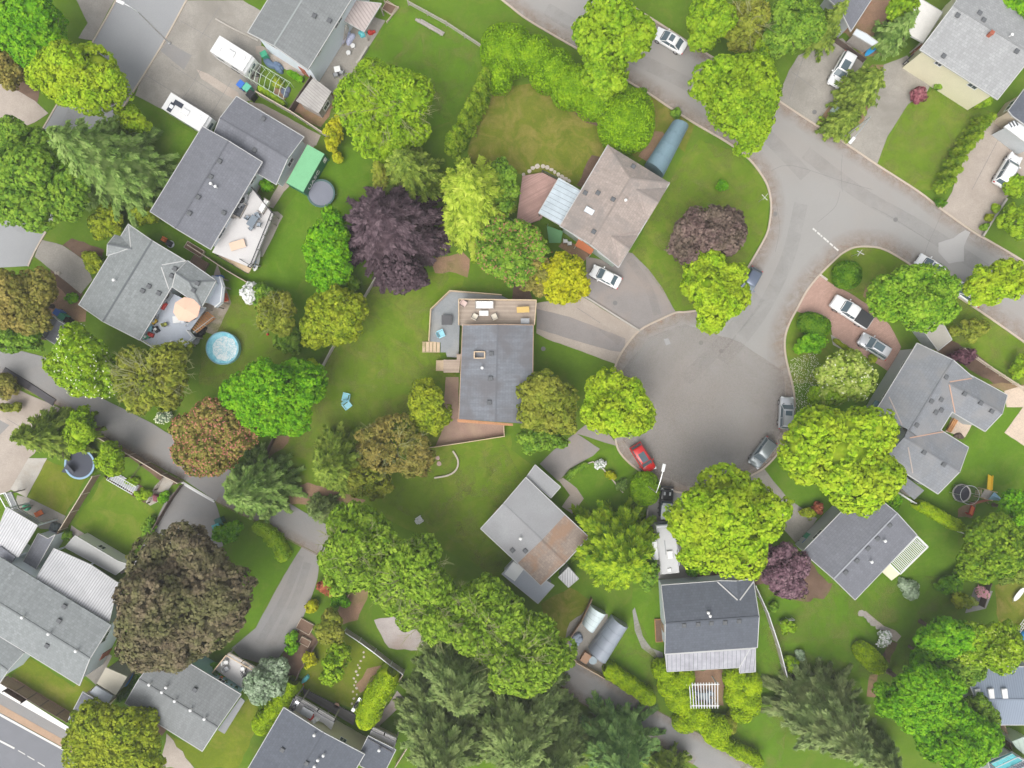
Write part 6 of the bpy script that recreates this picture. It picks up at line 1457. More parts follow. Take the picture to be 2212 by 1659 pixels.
part('awning', MB().tube((-L_ * .35, -1.3, 2.8), (L_ * .3, -1.3, 2.8), .09, .09, 8), GREYP, T, world=False)
for i in (-.3, .33):
    for s in (-1, 1): part('wheel', MB().tube((i * L_, s * .95, .42), (i * L_, s * 1.2, .42), .42, .42, 16), RUBBER, T, world=False)

# green shipping container with its lettering
z = 2.6; a, b, c, d = [P(*v, z) for v in (t1(1, 2, 440, 1255), t1(1, 2, 592, 1325), t1(1, 2, 402, 1650), t1(1, 2, 268, 1582))]
ctr = (a + b + c + d) / 4; u = ((b - c) + (a - d)).normalized(); ang = math.atan2(u.y, u.x); Lc = (b - c).length; Wc = (a - b).length
T = thing('shipping_container', 'green shipping container with white lettering on its side', 'container', (ctr.x, ctr.y, 0), ang)
GC = m_rough('container_roof', (.17, .42, .22), .10, 1.0, 7, .6); GCS = mat('container_side', (.045, .18, .10), .55)
bd = MB(); bd.box((0, 0, 1.30), (Lc - .1, Wc - .12, 2.3))
for s in (-1, 1):
    for i in range(22): bd.box((-Lc / 2 + .25 + i * (Lc - .5) / 21, s * (Wc / 2 - .045), 1.3), (.12, .05, 2.2))
part('body', bd, GCS, T, world=False)
rf = MB().box((0, 0, 2.52), (Lc, Wc, .12))
for i in range(20): rf.box((-Lc / 2 + .3 + i * (Lc - .6) / 19, 0, 2.59), (.12, Wc * .9, .025))
part('roof', rf, GC, T, world=False)
fr = MB()
for x in (-1, 1):
    for y in (-1, 1): fr.box((x * (Lc / 2 - .04), y * (Wc / 2 - .04), 1.2), (.16, .16, 2.5))
part('corner_post', fr, GCS, T, world=False); part('door', MB().box((-Lc / 2 + .02, 0, 1.3), (.08, Wc * .9, 2.2)), GCS, T, world=False)
cu = bpy.data.curves.new('lettering', 'FONT'); cu.body = 'UASC'; cu.size = 1.08; cu.extrude = .012; cu.align_x = 'LEFT'; cu.align_y = 'CENTER'; cu.space_character = 1.05; cu.offset = .012
to = bpy.data.objects.new('lettering_src', cu); COL.objects.link(to); bpy.context.view_layer.update(); me = bpy.data.meshes.new_from_object(to.evaluated_get(bpy.context.evaluated_depsgraph_get())); bpy.data.objects.remove(to)
lo = bpy.data.objects.new('lettering', me); COL.objects.link(lo); me.materials.clear(); me.materials.append(WHITE); lo.parent = T; lo.location = (-Lc / 2 + .75, -(Wc / 2 + .01), 1.35); lo.rotation_euler = (math.pi / 2, 0, 0)
em = MB(); ex = Lc / 2 - .5; yy = -(Wc / 2 + .01)
for (x_, z_, w2, h2) in ((0, .40, .62, .10), (0, -.40, .62, .10), (-.26, 0, .10, .70), (.26, 0, .10, .70), (0, 0, .3, .12), (0, .2, .3, .08), (0, -.2, .3, .08)): em.box((ex + x_, yy, 1.35 + z_), (w2, .03, h2))
part('emblem', em, WHITE, T, world=False)

# ---------------------------------------------------------------- trampolines, pool, play set, lamps
trampoline((697, 421), 1.85, 'grey trampoline without a net beside the green container', m_rough('grey_mat', (.19, .20, .24), .05, .8, 6, .8), mat('green_pad', (.07, .13, .12), .7), net=0)
T = trampoline((180, 1001), 2.0, 'dark trampoline with a light blue padded rim under the conifer', mat('blue_grey_mat', (.06, .065, .085), .8), mat('pale_blue_pad', (.25, .38, .52), .6), net=0)
part('net_flap', MB().add([P(*v, q) for v, q in ((t1(3, 1, 575, 690), 1.8), (t1(3, 1, 530, 760), .3), (t1(3, 1, 620, 780), .3), (t1(3, 1, 640, 760), 1.8))], [(0, 1, 2, 3)]), NET, T)
trampoline((2069, 1063), 1.2, 'small dark trampoline with a pale rim near the yellow slide', mat('black_mat', (.03, .03, .04), .8), mat('pale_pad', (.45, .42, .40), .7), net=1)
b = P(480, 752, 1.0); T = thing('swimming_pool', 'round above-ground pool with blue water and a floating cover', 'pool', (b.x, b.y, 0)); r = 2.12
part('pool_wall', MB().lathe((0, 0, 0), [(r, 0), (r * 1.01, .5), (r, .95), (r * .97, .97), (r * .965, .5), (r * .96, .1)], 40), AQUA, T, world=False)
part('rim', MB().ring((0, 0, .97), r, .06, 48), mat('pool_rim', (.22, .40, .47), .5), T, world=False)
wm = mat('pool_water', (.16, .46, .56), .08); co = worldpos(wm); setcol(wm, ramp(wm, noise(wm, 1.6, 5, .7, co, 1.2), [(.35, (.13, .42, .52)), (.6, (.30, .62, .70))])); bump(wm, noise(wm, 3, 4, .6, co), .3, .05)
part('water', MB().lathe((0, 0, .80), [(r * .962, 0), (r * .962, .02)], 40), wm, T, world=False)
cm = mat('bubble_cover', (.55, .74, .78), .3); co = worldpos(cm); n1 = noise(cm, 2.4, 7, .8, co, 1.5); setcol(cm, ramp(cm, n1, [(.42, (.30, .58, .66)), (.5, (.66, .78, .80)), (.6, (.85, .88, .88))])); bump(cm, n1, 1, .2)
cvp = [(.28 + 1.62 * math.cos(k * .2244) * (1 + .05 * math.sin(k * 2.1)), -.10 + 1.62 * math.sin(k * .2244) * (1 + .06 * math.cos(k * 1.7))) for k in range(28)]
cvp = [(x, y) if math.hypot(x, y) < r * .93 else (x * r * .93 / math.hypot(x, y), y * r * .93 / math.hypot(x, y)) for x, y in cvp]; part('pool_cover', MB().prism(cvp, .822, .86), cm, T, world=False)

T = thing('play_set', 'timber play set with a yellow slide and striped canopy', 'play set', at((2112, 1070))); x0, y0 = T.location.x, T.location.y
tw = MB(); cs = [P(*v, 1.5) for v in t(3, 4, 1840, 980, 1880, 910, 1950, 930, 1910, 1000)]
for p in cs: tw.box((p.x, p.y, 1.1), (.1, .1, 2.2))
part('frame', tw, WOODL, T); part('platform', MB().prism([p[:2] for p in cs], 1.3, 1.4), WOODG, T)
sa, sb = P(*t1(3, 4, 1912, 915), 1.4), P(*t1(3, 4, 1920, 790), .2); part('slide', beam(beam(beam(MB(), sa, sb, .62, .05), sa + Vector((.31, 0, .08)), sb + Vector((.31, 0, .08)), .05, .16), sa + Vector((-.31, 0, .08)), sb + Vector((-.31, 0, .08)), .05, .16), YELLOW, T)
g = [P(*v, q) for v, q in ((t1(3, 4, 1900, 1000), 1.5), (t1(3, 4, 1955, 930), 1.5), (t1(3, 4, 2035, 1010), 1.3), (t1(3, 4, 1930, 965), 2.3), (t1(3, 4, 1990, 985), 2.2))]
part('canopy', MB().add([g[0], g[3], g[4], g[2]], [(0, 1, 2, 3)]).add([g[1], g[3], g[4], g[2]], [(0, 1, 2, 3)]), mat('canopy_blue', (.25, .42, .58), .8), T)
part('canopy_stripe', MB().add([p + Vector((0, 0, .03)) for p in (g[4].lerp(g[3], .3), g[4], g[2], g[0].lerp(g[2], .75))], [(0, 1, 2, 3)]), mat('canopy_red', (.50, .10, .07), .8), T)
lad = MB(); la, lb = P(*t1(3, 4, 1850, 930), 1.4), P(*t1(3, 4, 1790, 940), 0)
for s in (-.3, .3): beam(lad, la + Vector((0, s, 0)), lb + Vector((0, s, 0)), .06, .06)
for i in range(5): f = (i + .5) / 5; p = la.lerp(lb, f); lad.box(tuple(p), (.06, .6, .05))
part('ladder', lad, WOODL, T); part('balance_beam', MB().box(tuple(P(*t1(3, 4, 1840, 1015), .4)), (3.0, .3, .14), .25), mat('rust_red_wood', (.36, .13, .07), .8), T)
for v in t(3, 4, 1790, 1010, 1890, 1025): q = P(*v, 0); part('leg', MB().box((q.x, q.y, .2), (.1, .1, .4)), WOODL, T)
T = thing('toy_swing', 'orange toy slide at the edge of the dense green hedge tree', 'toy', at(t1(3, 4, 1735, 1090)), .9)
part('slide', MB().box((.1, 0, .5), (1.3, .5, .06), ry=.5), ORANGE, T, world=False); part('ladder', MB().box((-.55, 0, .4), (.08, .5, .85)), RED, T, world=False)
for s in (-1, 1): part('side', MB().box((.1, s * .27, .55), (1.3, .05, .14), ry=.5), RED, T, world=False)

lamp(t1(1, 1, 1470, 380), t1(1, 1, 1060, 25), 9.0, 'tall street lamp leaning long arm over the upper left street')
lamp(t1(1, 4, 630, 1200), t1(1, 4, 740, 1195), 8.6, 'street lamp at the kerb below the dark hedge tree')
lamp(t1(3, 3, 1145, 860), t1(3, 3, 1305, 745), 8.6, 'street lamp rising from the clipped round bush by the red car')
lamp(t1(3, 4, 150, 350)[:0] or (1590, 225 + 60), (1600, 200), 8.6, 'street lamp hidden inside the maple at the street corner') if False else None
signpost(t1(2, 3, 2130, 85), 'street sign on the dry lawn left of the court entrance', .9); signpost(t1(2, 4, 720, 555), 'street sign behind the stop line at the corner lawn', -.5)

# ---------------------------------------------------------------- fences and walls
FW = m_rough('fence_brown', (.25, .17, .12), .2, 1, 8, .9); FGY = m_rough('fence_grey', (.38, .35, .31), .18, 1, 8, .9); FT = m_rough('fence_tan', (.50, .42, .33), .15, 1, 8, .9); FD = m_rough('fence_dark', (.11, .08, .065), .2, 1, 8, .9)
fence(t(1, 2, 1310, 5, 1640, 185, 1960, 395), 1.2, FGY, 'grey three-rail fence crossing the top lawn', 'rail')
fence(t(1, 2, 0, 790, 300, 960, 640, 1185), 1.7, FGY, 'grey board fence from the vegetable frame down to the green container', capm=FT)
fence(t(1, 2, 470, 655, 285, 940), 1.6, FD, 'dark brown board fence beside the weathered plank shed')
fence(t(3, 1, 850, 470, 1110, 612, 1240, 690, 1390, 785, 1530, 858), 1.7, FW, 'brown board fence along the lane above the vegetable plot', capm=FT)
fence(t(3, 1, 795, 800, 510, 1262), 1.8, FW, 'brown board fence between the two lower left lawns', capm=FT)
fence(t(3, 1, 500, 1280, 330, 1560, 270, 1690), 1.8, FW, 'brown board fence squeezed between the two left houses')
fence(t(3, 1, 1550, 880, 1450, 1020, 1150, 1540), 1.2, FD, 'thin dark fence between the lawn and the lane parking pad')
fence([(810, 600), (793, 628), (752, 695), (713, 757), (690, 800), (673, 822)], 1.3, FGY, 'old grey fence beside the golden round tree')
fence([(593, 938), (580, 965), (571, 986)], 1.4, FD, 'short dark fence under the bright green maple')
fence(t(3, 2, 1420, 560, 1545, 545, 1840, 500, 2145, 452, 2140, 365), 1.0, FT, 'tan low fence enclosing the rusty gravel patio', capm=WOODL)
fence(t(2, 1, 1620, 458, 1780, 560, 1960, 680, 2140, 785, 2240, 850), 1.2, FW, 'brown fence under the white deck stairs', capm=FT)
fence(t(3, 4, 1050, 888, 1280, 1030, 1530, 1198, 1690, 1290), 1.3, WHITE, 'white rail fence along the leaning lime hedge', 'rail')
fence([(1633, 1266), (1660, 1325), (1685, 1400), (1706, 1483)], 1.6, FGY, 'pale board fence between the dark slate house and lower right lawn', capm=WHITE)
fence(t(2, 4, 1700, 1350, 1930, 1510, 2160, 1659, 2260, 1720), 1.1, FT, 'thin white rail fence behind the three-wing house', 'rail')
fence(t(4, 2, 760, 485, 890, 570, 1020, 665, 1160, 775, 1268, 850), 1.5, FGY, 'grey panelled fence above the stepping stone lawn', capm=WHITE)
fence(t(4, 2, 1268, 860, 1200, 950, 1085, 1180), 1.2, FT, 'tan fence right of the long yellow-green hedge'); fence(t(4, 2, 540, 560, 370, 830, 275, 1090), 1.1, FD, 'dark garden fence left of the olive lawn'); fence(t(4, 2, 840, 80, 790, 190, 705, 310), 1.2, FW, 'short brown fence beside the bare dirt patch')
fence(t(4, 3, 425, 658, 550, 735, 555, 750, 795, 885), 1.2, WOODL, 'cream fence along the lane below the grey arched shelter', capm=WOODL)
fence(t(4, 3, 690, 205, 600, 400, 490, 560, 430, 620), 1.2, FW, 'brown yard fence left of the small white tent'); fence(t(4, 1, -20, 915, 130, 1000, 340, 1130, 480, 1210, 575, 1265), 1.9, FW, 'tall brown fence between the narrow lawn and main road', capm=FD)
fence(t(1, 4, 600, 330, 850, 505), 1.1, FD, 'low brown fence behind the glass-roofed white car'); fence(t(1, 4, 895, 20, 700, 235), 1.5, m_rough('fence_red', (.30, .13, .08), .2, 1, 8, .9), 'reddish fence at the top edge beside the slate roof')
fence(t(1, 2, 1110, 10, 1230, 60, 1130, 185), .4, FT, 'knee-high timber edging round the small square bed', 'rail'); fence([(2134, 665), (2212, 760)][:0] or t(1, 4, 1900, 640, 2212, 800), 1.4, FT, 'tan fence between the two right edge houses') if False else None
fence(t(4, 4, 2040, 1270, 2080, 1390, 2110, 1500), 1.2, FW, 'brown fence below the blue metal roof'); fence(t(4, 4, 1935, 70, 1870, 270), 1.2, FD, 'dark fence beside the pink blossom bush')
fence(t(4, 2, 1360, 1400, 1200, 1659), 1.2, FT, 'tan fence at the bottom edge beside the dark conifers'); fence(t(3, 3, 1175, 1090, 1160, 1300), 1.0, FGY, 'grey fence beside the motorhome')
wall_(t(2, 3, 630, 900, 860, 1045, 1110, 1202), .25, .22, CONC, 'low concrete edging wall between the two driveways'); wall_(t(2, 4, 2070, 55, 1960, 220, 1865, 378), .6, .25, CONC, 'grey garden wall at the right edge of the far driveway')
wall_(t(1, 1, 1860, 160, 2020, 250, 2230, 350), .2, .2, CONC, 'low concrete edging beside the upper camper trailer'); wall_(t(1, 2, 870, 545, 960, 400, 975, 410, 885, 560)[0:2], .5, .3, CONC, 'short patio planter wall beside the grass'); wall_(t(2, 4, 450, 712, 515, 760), .25, .25, STONE, 'short stone edging at the paver driveway mouth')
wall_(t(3, 3, 490, 830, 700, 672, 960, 940), .25, .16, STONE, 'pale L-shaped lawn edging by the clipped round bush'); wall_(t(3, 2, 1700, 580, 1745, 660, 1730, 740, 1660, 790, 1540, 812), .35, .2, STONE, 'curved stone bed edge on the centre lawn')
wall_(t(3, 1, 1560, 845, 1640, 900, 1850, 1020), .06, .18, WHITE, 'flush white gutter line across the parking pad')

# ---------------------------------------------------------------- garden and deck things
rg = random.Random(8)
chair(t1(3, 2, 780, 112), 0, 2.9, AQUA, 'light blue garden chair on the centre lawn, the upper of the pair', 'blue lawn chairs', 'adi', sc_=1.35)
chair(t1(3, 2, 795, 185), 0, -.9, AQUA, 'light blue garden chair on the centre lawn, the lower of the pair', 'blue lawn chairs', 'adi', sc_=1.35)
chair(t1(3, 2, 1420, 1165), 0, .6, WHITE, 'white chair alone on the lower centre lawn', None, 'adi', sc_=1.1)
chair(t1(2, 2, 1605, 1225), .9, .4, AQUA, 'light blue chair on the grey lower deck', None, 'adi', sc_=1.2)
table(t1(2, 2, 1652, 1110), .9, .0, 1.35, 1.25, .65, m_rough('dark_cover', (.09, .09, .095), .1, 1, 7, .8), 'square dark fire table on the grey lower deck')
sofa(t1(2, 2, 1975, 978), 3.2, -math.pi / 2, 2.4, CLOTHW, 'white sofa on the tan deck of the court house', d=1.0)
table(t1(2, 2, 1970, 1050), 3.2, 0, 1.15, .65, .45, CLOTHW, 'white-topped coffee table on the tan deck', legm=WOODG)
chair(t1(2, 2, 1893, 1080), 3.2, 1.1, BEIGE, 'beige tub chair left of the white coffee table', 'tub chairs on the tan deck', sc_=1.4); chair(t1(2, 2, 2060, 1080), 3.2, 2.0, BEIGE, 'beige tub chair right of the white coffee table', 'tub chairs on the tan deck', sc_=1.4)
chair(t1(2, 2, 1797, 965), 3.2, -.6, mat('pink_cushion', (.55, .42, .38), .9), 'pinkish round chair in the corner of the tan deck', None, sc_=1.4)
table(t1(2, 3, 95, 1020), 3.2, .05, 1.6, .75, .6, mat('mustard_wood', (.52, .36, .12), .7), 'mustard yellow bench on the tan deck', name='bench', cat='bench'); table(t1(2, 3, 112, 1120), 3.2, 0, 1.1, .7, .8, GREYP, 'grey cabinet by the roof edge on the tan deck', name='side_table')
# white deck of the long grey house
DZ = 2.5
def bbq(v, z, rz, label):
    T = thing('barbecue', label, 'barbecue', at(v, z), rz); part('cart', MB().box((0, 0, .42), (1.2, .5, .8)), GREYP, T, world=False)
    part('lid', MB().lathe((0, 0, .84), [(.32, 0), (.34, .12), (.26, .26), (.08, .32)], 14, 1.3, .8), DARK, T, world=False)
    for s in (-1, 1): part('side_shelf', MB().box((s * .82, 0, .80), (.42, .45, .04)), METAL, T, world=False)
    return T
bbq((529, 437), DZ, 1.0, 'black barbecue on the white deck against the grey roof')
sofa((521, 455), DZ, -.5, 2.0, mat('charcoal_cushion', (.07, .075, .085), .9), 'charcoal sofa at the wall side of the white deck'); table((549, 480), DZ, 1.0, 1.5, .95, .7, mat('slate_top', (.16, .19, .22), .3), 'slate-topped table ringed by chairs on the white deck')
for k, (x, y, q) in enumerate(((537, 472, 1), (545, 494, 2.3), (560, 468, -1.2), (562, 487, 3.0))): chair((x, y), DZ, q, mat('blue_grey_sling', (.26, .30, .34), .8), ('patio chair left of the slate-topped table', 'patio chair below the slate-topped table', 'patio chair above the slate-topped table', 'patio chair right of the slate-topped table')[k], 'chairs round the slate-topped table')
sofa((572, 447), DZ, 2.6, 1.9, CLOTHW, 'white sofa at the far rail of the white deck'); table((515, 530), DZ, .3, 2.0, 1.1, .35, mat('peach_cover', (.60, .45, .34), .9), 'peach-covered low table at the lower end of the white deck')
chair((508, 469), DZ, 0, WOODG, 'brown wicker chair at the edge of the white deck')
for k, (x, y) in enumerate(((551, 540), (557, 553))):
    T = thing('paddle_board', ('pale blue paddle board leaning by the white deck, nearer the house', 'striped paddle board leaning by the white deck, farther from the house')[k], 'paddle board', at((x, y + 8), .4), 1.3 + k * .1)
    part('hull', MB().lathe((0, 0, .5), [(.1, -.07), (.42, -.04), (.45, 0), (.42, .04), (.1, .06)], 20, 3.6, 1.0), AQUA if k == 0 else CLOTHW, T, world=False); part('stripe', MB().box((0, 0, .57), (2.4, .10, .02)), BLUEP, T, world=False)
# cluttered pale blue deck
b = P(*t1(2, 1, 1612, 1015), 4.3); T = thing('parasol', 'peach square parasol open over the pale blue deck', 'parasol', (b.x, b.y, 2.3), .2)
PEA = mat('peach_canvas', (.72, .46, .34), .85); vs = [(0, 0, 2.45)] + [(1.75 * math.cos(k * math.pi / 4), 1.6 * math.sin(k * math.pi / 4), 1.95 + (.06 if k % 2 else 0)) for k in range(8)]; part('canopy', MB().add(vs + [(x, y, z - .03) for x, y, z in vs], [(0, 1 + k, 1 + (k + 1) % 8) for k in range(8)] + [(9, 10 + (k + 1) % 8, 10 + k) for k in range(8)]), PEA, T, world=False)
part('pole', MB().tube((0, 0, 0), (0, 0, 2.6), .03, .03, 8), WOODL, T, world=False); part('base', MB().lathe((0, 0, 0), [(.3, 0), (.3, .08), (.08, .14)], 14), IRON, T, world=False)
for k in range(8): part('rib', MB().tube((0, 0, 2.42), tuple(Vector(vs[1 + k]) * .98), .012, .012, 4), WOODL, T, world=False)
table(t1(2, 1, 1545, 1105), 2.3, .1, .95, .9, .7, WHITE, 'small white square table on the pale blue deck'); chair(t1(2, 1, 1440, 1148), 2.3, .4, mat('green_yellow_toy', (.30, .32, .06), .6), 'small dark green chair in the middle of the pale blue deck', sc_=.9)
bbq(t1(2, 1, 1470, 905), 2.3, 1.0, 'black barbecue in the corner of the pale blue deck'); bbq(t1(2, 1, 1650, 1100), 2.3, .4, 'dark barbecue beside the orange cedar stairs')
T = thing('storage_box', 'red storage box by the roof edge of the pale blue deck', 'storage box', at(t1(2, 1, 1420, 985), 2.3), 1.0); part('box_body', MB().box((0, 0, .22), (.9, .55, .44)), RED, T, world=False); part('lid', MB().rbox((0, 0, .47), (.95, .6, .08), 0, .02), RED, T, world=False)
for k, (x, y, m_, nm) in enumerate(((1350, 1075, GREYP, 'grey toy kitchen'), (1340, 1120, YELLOW, 'yellow toy slide'), (1305, 1180, AQUA, 'light blue ride-on toy'), (1360, 1190, DARK, 'black scooter heap'), (1310, 1235, RED, 'red toy car'), (1275, 1250, GREENP, 'green toy crate'))):
    T = thing('toy', nm + ' against the rail of the pale blue deck', 'toy', at(t1(2, 1, x, y), 2.3), k * .7); part('toy_body', MB().rbox((0, 0, .25), (.75, .5, .45), 0, .1), m_, T, world=False); part('wheel', MB().tube((-.25, -.3, .12), (-.25, .3, .12), .12, .12, 10).tube((.25, -.3, .12), (.25, .3, .12), .12, .12, 10), DARK, T, world=False); part('seat', MB().rbox((.05, 0, .52), (.3, .3, .12), .3, .03), WHITE if k % 2 else m_, T, world=False)
for k, (x, y) in enumerate(((1580, 1295), (1495, 1300))): table(t1(2, 1, x, y), 2.3, 0, .75 - k * .25, .6, .5, WHITE, ('larger round white table at the lower edge of the pale blue deck', 'smaller round white table at the lower edge of the pale blue deck')[k], True)
heap('stored_goods', t1(2, 1, 1740, 1230), 1.8, 1.0, .8, .8, DARK, 'dark clutter heaped under the orange cedar stairs', 'clutter'); heap('stored_goods', t1(2, 1, 1690, 1275), 1.1, .8, .7, .8, GREYP, 'grey clutter heaped at the foot of the blue deck', 'clutter')
pot(t1(2, 1, 1740, 1215), 0, .2, .35, ORANGE, LVPLANT, 'orange pot beside the clutter by the cedar stairs', 1) if 'LVPLANT' in globals() else None
T = thing('toy_house', 'orange toy house under the white balcony', 'toy', at(t1(2, 1, 1935, 920)), .3); part('walls', MB().box((0, 0, .45), (1.2, 1.0, .9)), ORANGE, T, world=False); part('roof', MB().add([(-.7, -.6, .9), (.7, -.6, .9), (.7, .6, .9), (-.7, .6, .9), (-.7, 0, 1.35), (.7, 0, 1.35)], [(0, 1, 5, 4), (2, 3, 4, 5), (0, 4, 3), (1, 2, 5), (3, 2, 1, 0)]), RED, T, world=False)
T = thing('toy_mower', 'orange and black garden machine on the strip between the grey houses', 'garden machine', at(t1(2, 1, 1475, 450)), -.5); part('engine', MB().rbox((0, 0, .35), (.8, .7, .4), 0, .1), DARK, T, world=False); part('deck_cover', MB().lathe((.1, 0, .1), [(.45, 0), (.5, .12), (.3, .2)], 14), METAL, T, world=False); part('bag', MB().rbox((-.9, .15, .35), (.6, .6, .5), 0, .12), ORANGE, T, world=False); part('handle', MB().tube((-.4, -.25, .5), (-1.1, -.25, 1.0), .02, .02, 6).tube((-.4, .25, .5), (-1.1, .25, 1.0), .02, .02, 6), IRON, T, world=False)
BL = 'wheelie bins'
bin_(t1(2, 1, 545, 1050), -.6, BLUEP, 'blue wheelie bin beside the small dark slate shed', s=1.3); bin_(t1(2, 1, 583, 1085), -.6, GREENP, 'green wheelie bin beside the small dark slate shed', s=1.3); bin_(t1(2, 1, 620, 1115), -.6, DARK, 'black wheelie bin beside the small dark slate shed', s=1.2)
bin_(t1(1, 1, 2110, 760), .9, BLUEP, 'blue wheelie bin between camper pad and grey roof', s=1.3); bin_(t1(1, 1, 2165, 790), .9, mat('mint_plastic', (.10, .40, .28), .5), 'mint green wheelie bin between camper pad and grey roof', s=1.4); bin_(t1(1, 1, 2195, 850), .9, DARK, 'black wheelie bin at the corner of the grey roof', s=1.4)
bin_(t1(1, 2, 92, 500), .5, GREENP, 'green wheelie bin left of the tarped blue pile by the white wall', s=1.2); bin_(t1(3, 1, 1920, 1170), .4, mat('dark_green_plastic', (.04, .14, .11), .5), 'dark green wheelie bin under the blue spruce', s=1.3); bin_(t1(3, 1, 1905, 1220), .4, TEALP, 'teal wheelie bin under the blue spruce', s=1.4)
bin_(t1(3, 4, 298, 1350), .8, BLUEP, 'blue wheelie bin beside the charcoal gabled house', s=1.3); bin_(t1(3, 4, 330, 1315), .8, GREENP, 'dark green wheelie bin beside the charcoal gabled house', s=1.3); bin_(t1(3, 4, 362, 1290), .8, DARK, 'black wheelie bin beside the charcoal gabled house', s=1.3)
heap('tarped_pile', t1(1, 2, 160, 555), 2.2, 1.0, .7, -.6, mat('blue_grey_tarp', (.10, .15, .23), .6), 'blue-grey tarped pile by the white house wall', 'pile'); heap('tarped_pile', t1(1, 2, 200, 590), 1.0, .7, .5, -.6, CLOTHW, 'small white sacks by the white house wall', 'pile')
T = thing('kayak', 'bright blue kayak beside the curved-roof lean-to shed', 'kayak', at(t1(1, 4, 905, 420), .3), .75); part('hull', MB().lathe((0, 0, .2), [(.1, -.2), (.36, -.05), (.40, .06), (.30, .14), (.12, .16)], 18, 4.0, 1.0), mat('kayak_blue', (.02, .25, .50), .4), T, world=False); part('cockpit', MB().ring((.1, 0, .35), .3, .035, 20, 1.5, .9), DARK, T, world=False)
T = thing('kayak', 'small blue boat leaning at the pale awning between lower left houses', 'kayak', at(t1(4, 1, 1125, 875), .3), 1.1); part('hull', MB().lathe((0, 0, .3), [(.1, -.2), (.30, -.05), (.33, .06), (.2, .14)], 18, 3.8, 1.0), mat('kayak_azure', (.04, .25, .55), .4), T, world=False); part('cockpit', MB().ring((.1, 0, .44), .2, .03, 20, 1.5, .9), DARK, T, world=False)
# vegetable frame by the upper white house
T = thing('plant_tunnel', 'white metal hoop frame over the small vegetable garden', 'garden frame', at(t1(1, 2, 160, 730))); fm = MB(); A, B, C_, D_ = [P(*v, 0) for v in t(1, 2, 0, 560, 330, 760, 270, 900, -60, 700)]
for i in range(9):
    f = i / 8; p, q = A.lerp(B, f), D_.lerp(C_, f); fm.path([p, p + Vector((0, 0, 1.7)), p.lerp(q, .5) + Vector((0, 0, 2.2)), q + Vector((0, 0, 1.7)), q], [.03] * 5, 5)
for f, z in ((0, 1.7), (.5, 2.2), (1, 1.7)): p, q = A.lerp(D_, f), B.lerp(C_, f); fm.tube(p + Vector((0, 0, z)), q + Vector((0, 0, z)), .03, .03, 5)
part('frame', fm, mat('pale_green_frame', (.50, .58, .48), .5), T)
lay('soil_patch', t(1, 2, 170, 740, 230, 730, 270, 840, 240, 870, 140, 830), 5, DIRT, .3); heap('tarped_pile', t1(1, 2, 262, 790), 1.2, .9, .4, .9, mat('navy_cover', (.09, .11, .16), .7), 'navy cover heap at the corner of the vegetable garden', 'pile')
# upper patio
PT = 'patio furniture on the upper grey patio'
table(t1(1, 2, 712, 615), 0, .2, .8, .75, .7, CLOTHW, 'small white table between two grey chairs on the upper patio'); chair(t1(1, 2, 697, 658), 0, 1.9, GREYP, 'grey chair below the small white patio table', PT, sc_=1.2); chair(t1(1, 2, 745, 640), 0, 2.8, GREYP, 'grey chair right of the small white patio table', PT, sc_=1.1)
table(t1(1, 2, 590, 520), 0, 1.0, 1.3, .8, .72, BEIGE, 'beige table against the white house wall'); chair(t1(1, 2, 560, 545), 0, .6, BEIGE, 'beige chair left of the wall-side table', PT); chair(t1(1, 2, 580, 580), 0, 1.6, mat('pink_sling', (.60, .50, .46), .8), 'pinkish chair below the wall-side table', PT); chair(t1(1, 2, 608, 495), 0, -1.6, DARK, 'black chair above the wall-side table', PT)
for k, (x, y) in enumerate(((843, 408), (805, 468))): T = table(t1(1, 2, x, y), 0, 0, .62, .6, .5, WHITE, ('round white table on the upper patio, upper one', 'round white table on the upper patio, lower one')[k], True)
heap('stored_goods', t1(1, 2, 800, 335), 1.6, .9, .6, 1.0, mat('lilac_cover', (.42, .44, .58), .7), 'lilac covered lounger beside the grey timber stairs', 'lounger'); heap('stored_goods', t1(1, 2, 930, 295), .9, .7, .6, .3, TEALP, 'teal watering things at the corner of the beige patio roof', 'clutter'); heap('stored_goods', t1(1, 2, 1000, 280), .9, .7, .6, .3, RED, 'red petrol cans beside the beige patio roof', 'clutter')
T = thing('bench', 'weathered log bench lying on the bright upper lawn', 'bench', at(t1(1, 2, 1500, 245)), -.52); part('seat', MB().box((0, 0, .35), (4.2, .35, .08)).box((.3, .32, .30), (3.6, .2, .08)), WOODG, T, world=False)
for s in (-1.7, 0, 1.7): part('leg', MB().box((s, .1, .16), (.12, .5, .32)), WOODG, T, world=False)
T = thing('utility_box', 'pale green utility box beside the dark hedge tree', 'utility box', at(t1(1, 4, 568, 958)), .9); part('cabinet', MB().box((0, 0, .45), (1.5, .9, .9)), mat('utility_green', (.36, .46, .40), .6), T, world=False); part('lid', MB().rbox((0, 0, .93), (1.6, 1.0, .08), 0, .03), mat('utility_green', (.36, .46, .40), .6), T, world=False)
bin_(t1(1, 4, 625, 838), .3, BLUEP, 'blue bin tucked under the dark hedge tree', s=1.3)
chair(t1(2, 3, 460, 432), 0, 0, WHITE, 'white chair by the sage wall, nearer the green tarp', 'white chairs by the sage wall'); chair(t1(2, 3, 497, 452), 0, 0, WHITE, 'white chair by the sage wall, nearer the red panel', 'white chairs by the sage wall')
T = thing('awning', 'brick red awning with a white front rail beside the sage wall', 'awning', at(t1(2, 3, 620, 490)), -.5); part('canopy', MB().box((0, -.2, 2.2), (2.4, 1.0, .05), rx=.25), mat('brick_canvas', (.42, .13, .05), .8), T, world=False); part('front_rail', MB().box((0, .32, 2.3), (2.5, .1, .25)), WHITE, T, world=False)
for s in (-1.1, 1.1): part('post', MB().box((s, -.6, 1.0), (.08, .08, 2.05)), WHITE, T, world=False)
